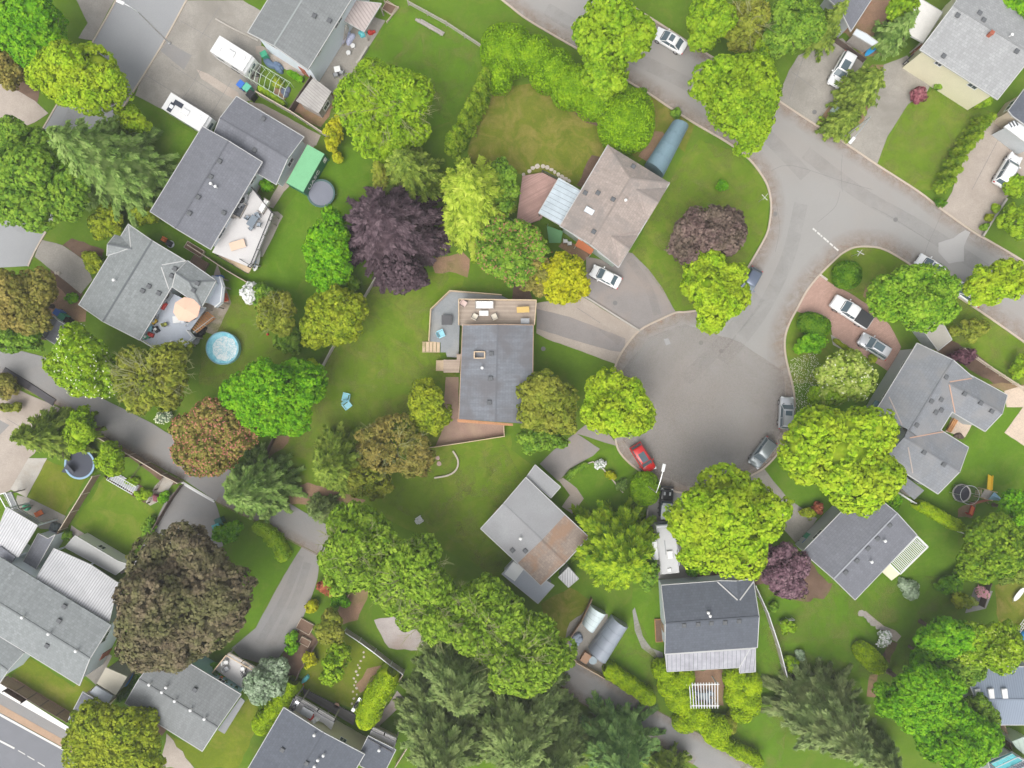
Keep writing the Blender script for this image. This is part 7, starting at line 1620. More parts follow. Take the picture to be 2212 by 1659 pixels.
T = thing('tarp_shelter', 'dark green tarp shelter under the patio roof corner', 'tarp', at(t1(2, 3, 360, 370)), .4); part('tarp', MB().add([tuple(P(*v, q) - T.location) for v, q in zip(t(2, 3, 300, 290, 440, 340, 420, 440, 320, 440), (2.0, 2.2, 1.8, 1.6))], [(3, 2, 1, 0)]), mat('green_tarp', (.06, .16, .06), .7), T, world=False)
for c_ in T.children: c_.rotation_euler = (0, 0, -.4)
for v in t(2, 3, 305, 300, 435, 345, 415, 430, 325, 430): q = P(*v, 0) - T.location; q.rotate(Matrix.Rotation(-.4, 3, 'Z')); part('post', MB().tube((q.x, q.y, 0), (q.x, q.y, 1.6), .03, .03, 6), METAL, T, world=False)
stones(t(1, 3, 100, 1510, 150, 1478, 180, 1450, 218, 1435, 268, 1435, 305, 1445, 340, 1465, 370, 1485, 400, 1505, 432, 1525, 462, 1545, 492, 1562), .30, 'pale stepping stone from the left around the pinkish deck', 'stepping stones round the pinkish deck')
stones(t(4, 2, 930, 660, 932, 700, 905, 735, 880, 770, 895, 795, 865, 825, 878, 855, 845, 885, 862, 915, 848, 945, 868, 970, 838, 1000, 870, 1025, 845, 1060, 830, 1105), .17, 'small tan stepping stone from the top across the olive lawn', 'stepping stones on the olive lawn', seed=4)
stones(t(4, 4, 810, 325, 845, 345, 880, 375, 915, 405, 950, 440, 985, 450, 1020, 462), .42, 'flat paving stone from the left in the short garden path', 'stones of the lower right garden path', m=WOODG, seed=2)
stones(t(3, 2, 60, 460, 85, 480, 1570, 640, 1580, 690)[2:], .35, 'pinkish rock from the top inside the curved stone bed', 'rocks in the curved stone bed', m=m_rough('pink_rock', (.42, .30, .27), .2, 2, 8, .9), seed=6)
T = thing('compost_frame', 'grey wire and timber cold frame in the vegetable plot by the lane', 'garden frame', at(t1(3, 1, 1080, 850)), -.52); fb = MB()
for i in range(4):
    for s in (-.55, .55): fb.box((-1.9 + i * 1.27, s, .45), (.06, .06, .9))
for z_ in (.1, .9):
    for s in (-.55, .55): fb.box((0, s, z_), (3.9, .05, .05))
for i in range(14): fb.box((-1.9 + i * .292, 0, .92), (.03, 1.1, .03))
part('frame', fb, METAL, T, world=False); part('mesh_cover', MB().box((0, 0, .06), (3.8, 1.0, .06)), GREYP, T, world=False)
fence(t(3, 1, 1400, 800, 1270, 1030), .8, FD, 'low dark wire fence of the vegetable plot', 'wire'); fence(t(3, 1, 1205, 700, 1130, 810), .8, FD, 'short wire fence splitting the vegetable plot', 'wire')
planter(t1(4, 3, 1262, 465), .9, 3.0, .4, 0.05, WOODO, None, 'narrow cedar planter bed beside the dark slate house'); planter(t1(4, 2, 430, 560), 1.4, .9, .45, -.5, FT, None, 'timber planter beside the lower lane driveway'); planter(t1(4, 2, 430, 430), 2.0, 1.5, .35, -.5, FT, None, 'larger timber bed above the driveway planter'); planter(t1(1, 2, 1155, 75), 1.3, 1.5, .35, 1.0, FT, None, 'square timber bed at the top of the bright lawn')
planter(t1(2, 1, 1690, 500), 2.6, 1.0, .5, -.55, FT, None, 'long timber planter below the grey roof corner'); planter(t1(2, 1, 1730, 620), 2.2, 1.3, .5, -.55, FW, None, 'brown raised bed beside the cross-gabled house')
b = P(*t1(4, 3, 1650, 1025), 0); T = thing('pergola', 'white slatted pergola over dark furniture beside the red patio', 'pergola', tuple(b)); A, B, C_, D_ = [P(*v, 2.5) for v in t(4, 3, 1530, 940, 1775, 935, 1775, 1120, 1545, 1120)]; fm = MB()
for p in (A, B, C_, D_): fm.box((p.x, p.y, 1.2), (.13, .13, 2.4))
part('post', fm, WHITE, T); beam_ = MB(); beam(beam_, A + (A - B) * .10, B + (B - A) * .06, .1, .18); beam(beam_, D_ + (D_ - C_) * .06, C_ + (C_ - D_) * .06, .1, .18); part('beam', beam_, WHITE, T)
for i in range(11): f = i / 10; part('slat', beam(MB(), A.lerp(B, f) + Vector((0, .3, .13)), D_.lerp(C_, f) + Vector((0, -.3, .13)), .09, .07), WHITE, T)
table(t1(4, 3, 1640, 1020), 0, 0, 1.5, .9, .72, mat('glass_table', (.22, .27, .30), .15), 'glass-topped table under the white pergola', legm=IRON)
for k, (x, y, q) in enumerate(((1590, 1000, 0), (1700, 1000, 3.1), (1690, 1060, 2.6), (1600, 1070, .5))): chair(t1(4, 3, x, y), 0, q, mat('slate_cushion', (.20, .25, .30), .9), ('cushioned chair upper left under the pergola', 'cushioned chair upper right under the pergola', 'cushioned chair lower right under the pergola', 'cushioned chair lower left under the pergola')[k], 'chairs under the pergola', sc_=1.2)
T = thing('pergola_screen', 'leaning white trellis panel left of the white pergola', 'trellis', at(t1(4, 3, 1520, 1000)), 1.8); fm = MB()
for i in range(7): fm.box((-.9 + i * .3, 0, 1.0), (.04, .03, 1.9))
for i in range(5): fm.box((0, .01, .2 + i * .4), (2.0, .03, .04))
part('lattice', fm, GREYP, T, world=False)
for k, v in enumerate(t(4, 1, 1960, 735, 1965, 790, 2110, 790, 2120, 830)): chair(v, 2.2, (0, .5, 3, 2)[k], (CLOTHW, GREYP, CLOTHW, DARK)[k], ('white chair at the left of the small raised deck', 'grey chair left of centre on the small raised deck', 'white chair at the right of the small raised deck', 'black chair at the right of the small raised deck')[k], 'chairs on the small raised deck', sc_=1.1)
for k, (x, y) in enumerate(((1870, 835), (1915, 875), (1960, 905), (2005, 940), (2045, 960))): pot(t1(4, 1, x, y), 2.2, .25, .4, (DARK, ORANGE, GREYP, WOODG, DARK)[k], None or mat('pot_green', (.06, .14, .02), .7), ('black flower pot at the teal wall', 'orange flower pot at the teal wall', 'light grey flower pot at the teal wall', 'brown flower pot at the teal wall', 'rightmost black flower pot at the teal wall')[k], k, 'flower pots at the teal wall')
# bottom house deck
heap('stored_goods', t1(4, 2, 470, 1210), .8, .6, .6, .4, RED, 'red cushions on the deck of the bottom charcoal house', 'clutter', 3.0); heap('stored_goods', t1(4, 2, 520, 1235), .9, .6, .6, .4, CLOTHW, 'white covered chair on the deck of the bottom house', 'clutter', 3.0); table(t1(4, 2, 450, 1165), 3.0, -.5, 1.6, 1.0, .6, GREYP, 'grey table on the deck of the bottom charcoal house'); bbq(t1(4, 2, 345, 1110), 3.0, 1.0, 'black barbecue at the left end of the bottom deck')
bbq(t1(4, 2, 880, 1090), 0, 1.0, 'black barbecue at the lower corner of the olive lawn'); table(t1(4, 2, 705, 1105), 0, 0, .7, .7, .5, mat('terracotta', (.5, .3, .22), .8), 'round terracotta fire bowl at the edge of the olive lawn', True); heap('stored_goods', t1(4, 2, 375, 935), 1.0, .7, .6, .4, ORANGE, 'orange garden clutter by the lower dark fence', 'clutter'); heap('stored_goods', t1(4, 2, 430, 890), 1.2, .5, .4, .9, TEALP, 'teal hose and cans on the olive lawn edge', 'clutter')
chair(t1(3, 1, 365, 1110), 0, .5, ORANGE, 'orange toy seat on the patio by the left balcony', sc_=1.3); heap('stored_goods', t1(3, 1, 225, 1070), 1.1, .7, .6, .4, GREENP, 'green and yellow toys below the left balcony', 'toys'); heap('stored_goods', t1(3, 1, 490, 1235), 1.3, 1.1, .8, .4, mat('dark_slate_cover', (.10, .12, .13), .7), 'dark covered box against the lawn fence', 'box')
heap('stored_goods', t1(2, 1, 1895, 735), 1.0, .8, .8, .3, BLUEP, 'blue barrel cluster at the octagonal end of the roof', 'clutter'); heap('boulder', t1(2, 1, 500, 700), .6, .5, .3, 0, STONE, 'pale boulder in the mulch below the grey driveway', 'rock'); heap('boulder', t1(2, 1, 390, 890), 1.6, .6, .3, .1, STONE, 'flat pale rock in the reddish dirt bed', 'rock')
heap('ball', t1(2, 2, 95, 1232), .55, .5, .45, 0, RED, 'red ball on the grass beside the pale shrub', 'ball', lumps=1); T = thing('hammock', 'white curved hammock stand at the right edge patch of dry grass', 'hammock', at(t1(4, 4, 2145, 150)), .9); part('bed', MB().lathe((0, 0, .5), [(.1, -.06), (.38, 0), (.42, .04), (.3, .02)], 18, 2.6, .8), CLOTHW, T, world=False); part('stand', MB().path([(-1.3, 0, .5), (-.9, 0, .1), (.9, 0, .1), (1.3, 0, .5)], [.03] * 4, 6), METAL, T, world=False)
T = thing('storage_tank', 'bright blue round barrel at the right edge by the white trellis', 'barrel', at(t1(4, 4, 2185, 510))); part('tank_body', MB().lathe((0, 0, 0), [(.6, 0), (.7, .3), (.7, .8), (.55, 1.0), (.2, 1.05)], 20), mat('barrel_blue', (.02, .22, .50), .4), T, world=False); part('lid', MB().lathe((0, 0, 1.04), [(.22, 0), (.22, .06), (.1, .09)], 12), DARK, T, world=False)
T = thing('trellis', 'white slatted trellis panel at the right edge above the blue barrel', 'trellis', at(t1(4, 4, 2180, 400)), .95); fm = MB()
for i in range(11): fm.box((-1.5 + i * .3, 0, .6), (.05, .6, .05), rx=0)
for s in (-.3, 0, .3): fm.box((0, s, .62), (3.2, .05, .05))
part('lattice', fm, WHITE, T, world=False)
for s in (-1.4, 1.4): part('leg', MB().box((s, 0, .29), (.06, .5, .58)), WHITE, T, world=False)
chair(t1(4, 4, 110, 385), 0, .6, GREYP, 'small grey garden chair by the lower right fence'); T = thing('garden_arch', 'white metal plant support on the lower right lawn', 'plant support', at(t1(4, 4, 175, 355)), 0); part('frame', MB().path([(-.4, 0, 0), (-.4, 0, 1.2), (.4, 0, 1.2), (.4, 0, 0)], [.03] * 4, 6), WHITE, T, world=False); part('crossbar', MB().tube((-.4, 0, .7), (.4, 0, .7), .02, .02, 6), WHITE, T, world=False)
T = thing('gate', 'dark metal gate in the tall brown fence by the main road', 'gate', at(t1(4, 1, 195, 990)), -.55); part('leaf', MB().box((0, 0, 1.0), (2.6, .06, 1.8)), FD, T, world=False); part('hinge_post', MB().box((-1.4, 0, 1.05), (.14, .14, 2.1)).box((1.4, 0, 1.05), (.14, .14, 2.1)), IRON, T, world=False)
for k, v in enumerate(t(2, 2, 555, 1750, 2000, 1350)[:0]): pass
T = thing('log_pile', 'stack of orange split logs under the eave of the three-wing house', 'log pile', at(t1(3, 4, 1590, 340)), 1.05); mb = MB()
for i in range(3):
    for j in range(2): mb.tube((-1.2, -.22 + i * .22, .15 + j * .2), (1.2, -.22 + i * .22, .15 + j * .2), .1, .1, 8)
part('logs', mb, WOODO, T, world=False); heap('firewood', t1(3, 4, 1650, 460), 1.2, .9, .5, 0, FD, 'dark covered firewood heap by the white pergola corner', 'pile')
heap('tarped_trailer', t1(4, 3, 570, 545), 1.6, 1.2, .8, 1.0, mat('slate_tarp', (.22, .26, .32), .6), 'slate-coloured covered cart beside the white tent', 'cart'); T = thing('cart_box', 'brown storage box at the foot of the arched shelter', 'box', at(t1(4, 3, 630, 685)), 1.0); part('box_body', MB().box((0, 0, .5), (1.2, .9, 1.0)), mat('brown_box', (.36, .22, .14), .8), T, world=False); part('lid', MB().rbox((0, 0, 1.03), (1.3, 1.0, .08), 0, .02), mat('brown_box', (.36, .22, .14), .8), T, world=False)
table(t1(4, 3, 695, 715), 0, 0, 1.1, 1.0, .6, mat('pale_glass', (.25, .32, .36), .2), 'round glass garden table at the foot of the arched shelter', True)
T = thing('hoop_covers', 'dark solar cover frame on the lane-side concrete pad', 'cover', at(t1(3, 1, 200, 30)), -.55)
part('cover_panel', MB().rbox((-1.2, .6, .12), (4.2, .9, .1), 0, .02), mat('dark_panel', (.06, .055, .06), .6), T, world=False); part('cover_frame', MB().box((-1.2, .6, .03), (4.4, 1.0, .06)), IRON, T, world=False)
T2 = clone(T, tuple(P(*t1(3, 1, 400, 160), 0)), -.58, 'second dark solar cover frame farther right on the lane-side pad')
# ---------------------------------------------------------------- trees, shrubs, hedges
def LC(n, d, m, l, **k): return m_leaf(n, d, m, l, **k)
CHART = LC('leaf_chartreuse', (.12, .24, .003), (.27, .45, .010), (.44, .58, .03), accent=(.40, .44, .02), acc=.45)
CHARTD = LC('leaf_lime', (.09, .20, .004), (.20, .36, .010), (.35, .50, .025), accent=(.30, .38, .01), acc=.35)
BRIGHT = LC('leaf_bright_green', (.05, .18, .003), (.125, .34, .004), (.25, .47, .012))
MIDG = LC('leaf_mid_green', (.06, .15, .012), (.155, .29, .022), (.28, .42, .04))
OLIVE = LC('leaf_olive', (.09, .13, .012), (.21, .26, .022), (.34, .37, .045), accent=(.27, .24, .04), acc=.4)
OLIVB = LC('leaf_brown_olive', (.10, .10, .02), (.24, .20, .045), (.38, .31, .08), accent=(.18, .22, .03), acc=.5)
BLUEG = LC('leaf_blue_green', (.07, .14, .025), (.17, .28, .055), (.31, .42, .12))
DARKG = LC('leaf_dark_conifer', (.065, .11, .025), (.155, .23, .06), (.285, .37, .12), accent=(.21, .235, .08), acc=.4)
CONG = LC('leaf_conifer_green', (.06, .11, .012), (.17, .25, .028), (.32, .40, .06))
GOLD = LC('leaf_gold', (.15, .20, .004), (.36, .40, .008), (.56, .56, .02), accent=(.50, .44, .01), acc=.5); FEATH = LC('leaf_feather', (.12, .20, .012), (.31, .42, .03), (.50, .58, .08))
GOLDG = LC('leaf_gold_green', (.09, .15, .006), (.22, .30, .012), (.40, .46, .03), accent=(.38, .39, .02), acc=.4)
PURP = LC('leaf_purple', (.035, .021, .027), (.08, .052, .062), (.15, .105, .118), trans=.1); PURPB = LC('leaf_plum', (.06, .036, .034), (.145, .095, .085), (.25, .18, .15), accent=(.13, .12, .065), acc=.4, trans=.1)
COPP = LC('leaf_copper', (.055, .045, .022), (.14, .11, .065), (.245, .195, .12), accent=(.15, .17, .05), acc=.6, accs=.25, trans=.12)
LVD = LC('leaf_laurel', (.09, .19, .002), (.17, .33, .003), (.28, .44, .008)); CYP = LC('leaf_cypress_row', (.06, .13, .004), (.155, .26, .008), (.29, .38, .025)); TOPI = LC('leaf_topiary', (.03, .10, .003), (.075, .19, .004), (.15, .28, .010))
LIMEH = LC('leaf_lime_hedge', (.12, .20, .001), (.26, .40, .002), (.40, .52, .005), trans=.15); PINK = mat('petal_pink', (.48, .16, .12), .7); PINKD = mat('petal_dull_red', (.36, .16, .09), .7); PINKL = mat('petal_rose', (.68, .34, .38), .7); WHITEP = mat('petal_cream', (.70, .72, .50), .7)
REDL = LC('leaf_red', (.16, .035, .02), (.33, .09, .045), (.46, .17, .08)); TEALL = LC('leaf_grey_teal', (.12, .19, .09), (.28, .37, .23), (.45, .54, .38)); PALEY = LC('leaf_pale_variegated', (.14, .24, .015), (.31, .42, .05), (.52, .58, .16))

tree('broad', 80, 62, 92, 82, 11, BRIGHT, 'bright green round tree in the top left corner', lobes=13)
tree('broad', 12, 150, 50, 45, 7, OLIVB, 'dull brown-green tree at the left edge below the corner tree', lobes=7)
tree('broad', 175, 172, 98, 80, 11, CHART, 'yellow-green maple over the upper left street', lobes=14, clump=.6); tree('broad', 288, 262, 34, 34, 6.5, CHART, 'small yellow-green outlier crown at the edge of the upper left lawn', lobes=6)
tree('conifer', 215, 340, 125, 125, 17, BLUEG, 'large blue-green conifer on the left', leaf=.30, conf=dict(droop=.15, frond=.8, tierstep=1.0))
tree('broad', 85, 400, 105, 105, 12, MIDG, 'wide mid-green tree left of the large blue-green conifer', lobes=14, leaf=.32); tree('broad', 45, 300, 52, 40, 9, MIDG, 'smaller mid-green tree by the upper left driveway', lobes=7)
tree('shrub', 232, 478, 42, 38, 3.4, GOLDG, 'yellow-green bush at the foot of the big conifer', lobes=7); tree('shrub', 311, 467, 27, 24, 2.6, GOLDG, 'small yellow-green bush beside the grey roof corner', lobes=6); tree('shrub', 203, 566, 24, 26, 2.2, GOLDG, 'small yellow-green bush above the grey driveway', lobes=6)
tree('broad', 42, 650, 82, 78, 10, OLIVB, 'olive brown tree at the left edge', lobes=12, leaf=.26); tree('broad', 40, 725, 55, 45, 8, MIDG, 'darker green tree below the olive brown one', lobes=8, leaf=.26)
tree('broad', 185, 780, 80, 82, 10, CHARTD, 'green tree dotted with white blossom beside the lane', lobes=12, blossom=(WHITEP, .02, .10))
tree('broad', 335, 815, 100, 76, 9.5, OLIVE, 'wispy olive green tree with visible pale twigs by the lane', lobes=12, twigs=60, leaf=.30, clump=.5)
tree('broad', 590, 853, 106, 98, 11, BRIGHT, 'vivid green maple in the middle left', lobes=15); tree('broad', 462, 955, 96, 84, 8.5, OLIVB, 'red-flowering tree beside the lane', lobes=12, blossom=(PINK, .14, .10), leaf=.24)
tree('conifer', 545, 1055, 90, 85, 13, BLUEG, 'blue-green spruce over the lane below the red-flowering tree', leaf=.28, conf=dict(frond=.7)); tree('conifer', 100, 940, 90, 60, 11, CONG, 'spreading conifer beside the lane-side concrete pad', leaf=.28, rot=-.2)
tree('broad', 175, 930, 38, 46, 8, CHARTD, 'lighter green tree growing out of the spreading conifer', lobes=7); tree('broad', 243, 990, 35, 36, 6, CHARTD, 'small bright tree right of the blue-rimmed trampoline', lobes=7)
tree('broad', 387, 1298, 170, 146, 15, COPP, 'huge copper beech in the lower left', lobes=22, clump=.62, leaf=.30); tree('broad', 245, 1602, 112, 92, 9, GOLDG, 'round yellow-green tree at the bottom left', lobes=14, clump=.5)
tree('shrub', 575, 1468, 50, 50, 4.5, TEALL, 'grey-green shrub beside the small raised deck', lobes=9)
hedge([(548, 1585), (575, 1560), (600, 1535), (628, 1480)], 3.0, 2.6, LIMEH, 'fat lime hedge along the bottom charcoal house', seed=3)
hedge([(782, 1580), (800, 1530), (842, 1462)], 3.1, 4.0, LIMEH, 'long yellow-green hedge beside the stepping stone lawn', seed=5, smooth=True)
tree('shrub', 541, 632, 17, 21, 2.4, TEALL, 'white blossoming bush by the grey fence', lobes=5, blossom=(CLOTHW, .75, .16)); tree('broad', 598, 680, 42, 52, 6.5, OLIVE, 'pale olive tree above the vivid green maple', lobes=8, leaf=.24, twigs=14); tree('shrub', 622, 735, 36, 30, 3.5, MIDG, 'dark green shrub below the pale olive tree', lobes=6); tree('shrub', 573, 650, 34, 36, 3, MIDG, 'low green shrub behind the white blossoming bush', lobes=6)
tree('broad', 724, 684, 72, 76, 7.5, GOLDG, 'round golden-green tree above the centre lawn', lobes=11, clump=.42, leaf=.24, core=.85, spread=.5)
tree('broad', 712, 545, 56, 86, 8.5, BRIGHT, 'tall vivid green tree left of the purple tree', lobes=12); tree('shrub', 672, 795, 24, 20, 1.8, LIMEH, 'low lime shrub beside the old grey fence', lobes=5); tree('shrub', 740, 610, 40, 25, 3, MIDG, 'dark low shrub between vivid and golden trees', lobes=6)
tree('conifer', 843, 490, 134, 116, 13, PURP, 'large dark purple tree in the middle', leaf=.34, conf=dict(droop=.30, frond=1.0, power=.55, wob=.22, tierstep=.75)); tree('broad', 870, 590, 55, 45, 6, PURP, 'lower purple crown spilling onto the centre lawn', lobes=9, leaf=.3)
tree('broad', 842, 235, 122, 100, 11, CHARTD, 'large green tree with pale twigs on the upper lawn', lobes=15, twigs=45, leaf=.28, clump=.45); tree('shrub', 722, 288, 22, 44, 4, GOLD, 'narrow golden bush beside the large twiggy tree', lobes=6)
tree('conifer', 880, 368, 86, 72, 12, CONG, 'grey-green conifer above the purple tree', leaf=.28, conf=dict(frond=.7, droop=.2)); tree('conifer', 828, 380, 34, 30, 9, OLIVE, 'thin pale conifer left of the grey-green one', leaf=.24)
tree('conifer', 1022, 425, 88, 112, 15, FEATH, 'feathery golden conifer behind the pinkish deck', leaf=.36, conf=dict(droop=.35, frond=1.1, wob=.25, power=.65, tierstep=1.0)); tree('broad', 1085, 400, 38, 55, 7, MIDG, 'dark green tree tucked between golden conifer and deck', lobes=8)
tree('broad', 1098, 545, 92, 78, 7, MIDG, 'red-tinged rhododendron tree above the court house', lobes=12, blossom=(PINKD, .08, .10), leaf=.24)
tree('broad', 1165, 598, 42, 44, 6, OLIVB, 'brownish half of the paired shrubs by the two driveways', lobes=8, leaf=.22); tree('broad', 1215, 603, 55, 68, 7, GOLD, 'golden yellow round tree beside the two driveways', lobes=10, leaf=.24, clump=.42, core=.82, spread=.5)
for k, v in enumerate(t(1, 2, 1985, 700, 1945, 810, 1890, 905, 1845, 985, 1805, 1080, 1745, 1180, 1700, 1230)):
    tree('conifer', v[0], v[1], 21, 21, 6.2, CYP, 'upright cypress number %s from the laurel in the row between two upper lawns' % ('one', 'two', 'three', 'four', 'five', 'six', 'seven')[k], leaf=.18, group='cypress row between the upper lawns', conf=dict(droop=-.05, power=.55, frond=.5, tierstep=.35), trunkr=.1, name='cypress')
# laurel hedge arc
for k, (x, y, a, b, nm) in enumerate(((1095, 112, 56, 54, 'leftmost rounded lobe of the clipped laurel screen'), (1152, 122, 42, 38, 'second rounded lobe of the laurel screen from the left'), (1192, 155, 48, 44, 'third laurel lobe bulging over the dry lawn'), (1238, 190, 48, 44, 'fourth laurel lobe under the street maple'), (1285, 215, 42, 42, 'fifth laurel lobe under the street maple'), (1352, 262, 60, 66, 'big rounded laurel lobe beside the brown-roofed house'), (1078, 165, 30, 34, 'small laurel lobe joining the cypress row'))):
    tree('ball', x, y, a, b, 5.0, LVD, nm, group='clipped laurel screen', leaf=.17, rz=3.0, zc=2.4, name='laurel_hedge', cat='hedge')
tree('broad', 1322, 70, 82, 80, 11, CHARTD, 'yellow-green maple crossing the upper street, upper crown', lobes=14, leaf=.32); tree('broad', 1300, 158, 62, 55, 9, CHARTD, 'yellow-green street maple hanging over the laurel screen', lobes=10, leaf=.32)
tree('broad', 1535, 52, 55, 58, 9, CHARTD, 'green tree behind the white sedan on the upper street', lobes=9); tree('broad', 1612, 55, 50, 58, 9, OLIVE, 'sparse brownish tree at the top edge', lobes=9, twigs=20, leaf=.24); tree('broad', 1640, 105, 40, 32, 7, CHARTD, 'small green tree below the sparse brownish one', lobes=6)
tree('broad', 1712, 62, 62, 78, 10, MIDG, 'dense dark-leaved green tree beside the upper driveway', lobes=12); tree('conifer', 1790, 50, 40, 50, 9, CONG, 'olive conifer left of the slate roof corner', leaf=.24)
tree('broad', 1590, 222, 95, 108, 12, CHARTD, 'large maple at the street corner', lobes=16); tree('broad', 1525, 508, 88, 66, 9, PURPB, 'brown-purple tree on the corner lawn', lobes=13, leaf=.24); tree('broad', 1475, 535, 40, 30, 6, PURPB, 'smaller brown-purple crown at the lower left of the corner tree', lobes=7, leaf=.24); tree('broad', 1540, 628, 80, 84, 10, CHART, 'vivid yellow-green maple at the court entrance', lobes=14)
tree('conifer', 1862, 190, 52, 56, 8, CONG, 'dark green yew beside the glass-roofed white car', leaf=.22, conf=dict(droop=.1, power=.5, tierstep=.5)); tree('conifer', 1822, 262, 40, 36, 6, CONG, 'lower dark green yew beside the street lamp', leaf=.22, conf=dict(droop=.1, power=.5, tierstep=.5))
tree('conifer', 1938, 65, 44, 46, 8, BLUEG, 'blue-green pine beside the white flat roof', leaf=.26); tree('broad', 1950, 15, 36, 26, 7, CHARTD, 'small bright tree at the top edge beside the white flat roof', lobes=6); tree('broad', 2200, 18, 45, 36, 8, BRIGHT, 'bright green tree in the top right corner', lobes=7); tree('broad', 2150, 10, 40, 18, 6, MIDG, 'green tree behind the bluish roof slope', lobes=6)
tree('shrub', 1983, 204, 18, 19, 1.8, LC('leaf_wine', (.10, .02, .03), (.24, .07, .09), (.36, .15, .16), trans=.1), 'round wine-red shrub at the corner of the right lawn', lobes=5)
tree('shrub', 2035, 178, 25, 14, 1.8, MIDG, 'green shrub against the white ramp', lobes=5); tree('shrub', 2118, 218, 24, 15, 2, CHARTD, 'bright shrub at the lower corner of the cream house', lobes=5)
for k, v in enumerate(t(1, 4, 1862, 1050, 1808, 1120, 1756, 1205, 1682, 1300, 1620, 1405, 1580, 1500, 1530, 1590)):
    tree('conifer', v[0], v[1], 17, 15, 4.0, CYP, 'slim cypress number %s from the house in the driveway row' % ('one', 'two', 'three', 'four', 'five', 'six', 'seven')[k], leaf=.16, group='cypress row beside the far driveway', conf=dict(droop=-.05, power=.5, frond=.5, tierstep=.3), trunkr=.08, name='cypress')
tree('shrub', 2030, 438, 12, 9, 1.2, TOPI, 'small dark round shrub at the driveway mouth', lobes=4); tree('shrub', 2190, 402, 25, 24, 2.6, CHARTD, 'yellow-green shrub below the roof-railed white car', lobes=6); tree('broad', 2195, 480, 35, 40, 5, CHARTD, 'small green tree at the right edge below the garden wall', lobes=7, gap=.2)
for k, (x, y, a) in enumerate(((2150, 450, 9), (2136, 470, 8), (2125, 490, 8))): tree('shrub', x, y, a, a, 1.1, (CHARTD, GOLDG, MIDG)[k], ('bright tuft nearest the garden wall top', 'yellowish tuft in the middle of the garden wall bed', 'green tuft at the street end of the garden wall bed')[k], lobes=4, group='tufts in the garden wall bed')
tree('ball', 1829, 594, 30, 30, 2.6, TOPI, 'clipped dark green ball bush on the corner lawn', leaf=.15, rz=1.35, zc=1.2, name='ball_bush', cat='bush'); tree('ball', 1758, 702, 35, 25, 2.4, TOPI, 'clipped dark green oval bush left of the paver driveway', leaf=.15, rz=1.25, zc=1.1, name='ball_bush', cat='bush', rot=-.35)
tree('ball', 1393, 1055, 31, 36, 3.0, LVD, 'clipped bright green egg-shaped bush pierced by the street lamp', leaf=.15, rz=1.55, zc=1.4, name='ball_bush', cat='bush')
tree('broad', 1975, 650, 92, 84, 10, LC('leaf_fresh_green', (.06, .18, .008), (.18, .35, .015), (.33, .50, .04)), 'green maple over the front of the first kerbside white car', lobes=14, gap=.15); tree('broad', 2150, 610, 82, 46, 9, CHART, 'bright yellow-green maple over the right kerbside white car', lobes=11, gap=.12)
tree('shrub', 1750, 741, 44, 24, 3, BRIGHT, 'low bright green tree under the clipped oval bush', lobes=7); tree('broad', 1822, 820, 66, 58, 7, PALEY, 'cream-variegated tree with a white top by the court', lobes=11, blossom=(WHITEP, .03, .10)); tree('broad', 1790, 850, 40, 34, 6, CHARTD, 'greener crown below the cream-variegated tree', lobes=6)
tree('broad', 1822, 990, 142, 112, 14, CHART, 'largest yellow-green maple right of the court', lobes=20, clump=.62, leaf=.33); tree('broad', 1330, 882, 78, 80, 10, CHART, 'yellow-green maple at the left side of the court', lobes=13)
tree('broad', 1180, 868, 70, 72, 8, OLIVE, 'dull olive tree overlapping the bluish roof', lobes=11, leaf=.22, clump=.45); tree('broad', 1165, 950, 60, 30, 5, MIDG, 'low green foliage under the dull olive tree', lobes=8); tree('broad', 928, 880, 50, 58, 6, GOLDG, 'golden shrub-like tree left of the bluish roof', lobes=9, leaf=.22, clump=.4)
tree('conifer', 722, 1000, 66, 80, 12, CONG, 'ragged green cedar left of the brown tree', leaf=.30, conf=dict(frond=1.0, wob=.25)); tree('broad', 855, 965, 88, 68, 7.5, OLIVB, 'golden brown feathery tree on the lower centre lawn', lobes=13, leaf=.24, gap=.2, twigs=24); tree('broad', 800, 1040, 56, 38, 6, OLIVE, 'olive crown at the foot of the golden brown tree', lobes=8, gap=.25)
tree('conifer', 692, 1100, 40, 36, 6, DARKG, 'dark shrub conifer above the lane', leaf=.24)
for k, (x, y, a, b, hh) in enumerate(((770, 1182, 88, 92, 13), (888, 1240, 96, 84, 13), (955, 1318, 98, 84, 12), (1040, 1338, 96, 84, 13), (1118, 1405, 108, 96, 14))):
    tree('broad', x, y, a, b, hh, LC('leaf_row_green', (.085, .175, .008), (.19, .325, .018), (.33, .47, .045)), ('first of the five green trees between lawn and lane, uppermost', 'second of the five green trees, beside the lower centre lawn', 'third green tree above the gravel patch', 'fourth green tree behind the annex', 'last and lowest of the five green row trees')[k], lobes=14, twigs=36, leaf=.34, group='row of green trees along the lane', gap=.12)
for k, (x, y, a, b, hh, nm) in enumerate(((1000, 1460, 118, 105, 16, 'dark conifer below the gravel patch'), (965, 1590, 125, 110, 17, 'dark conifer at the bottom edge beside the tan fence'), (1115, 1560, 135, 125, 18, 'largest dark conifer at the bottom centre'), (1195, 1625, 95, 85, 15, 'dark conifer touching the lane at the bottom'), (1160, 1500, 66, 66, 13, 'dark conifer between row trees and lane'))):
    tree('conifer', x, y, a, b, hh, DARKG, nm, leaf=.36, conf=dict(droop=.28, frond=1.1, wob=.2, tierstep=.8, power=.6))
tree('conifer', 1340, 1625, 105, 80, 14, LC('leaf_fir_green', (.045, .11, .03), (.13, .24, .06), (.25, .38, .11)), 'green fir beside the lane at the bottom', leaf=.34, conf=dict(frond=.9, wob=.25, tierstep=1.0)); tree('conifer', 1450, 1672, 55, 40, 9, CONG, 'lighter fir poking over the lane at the bottom edge', leaf=.3)
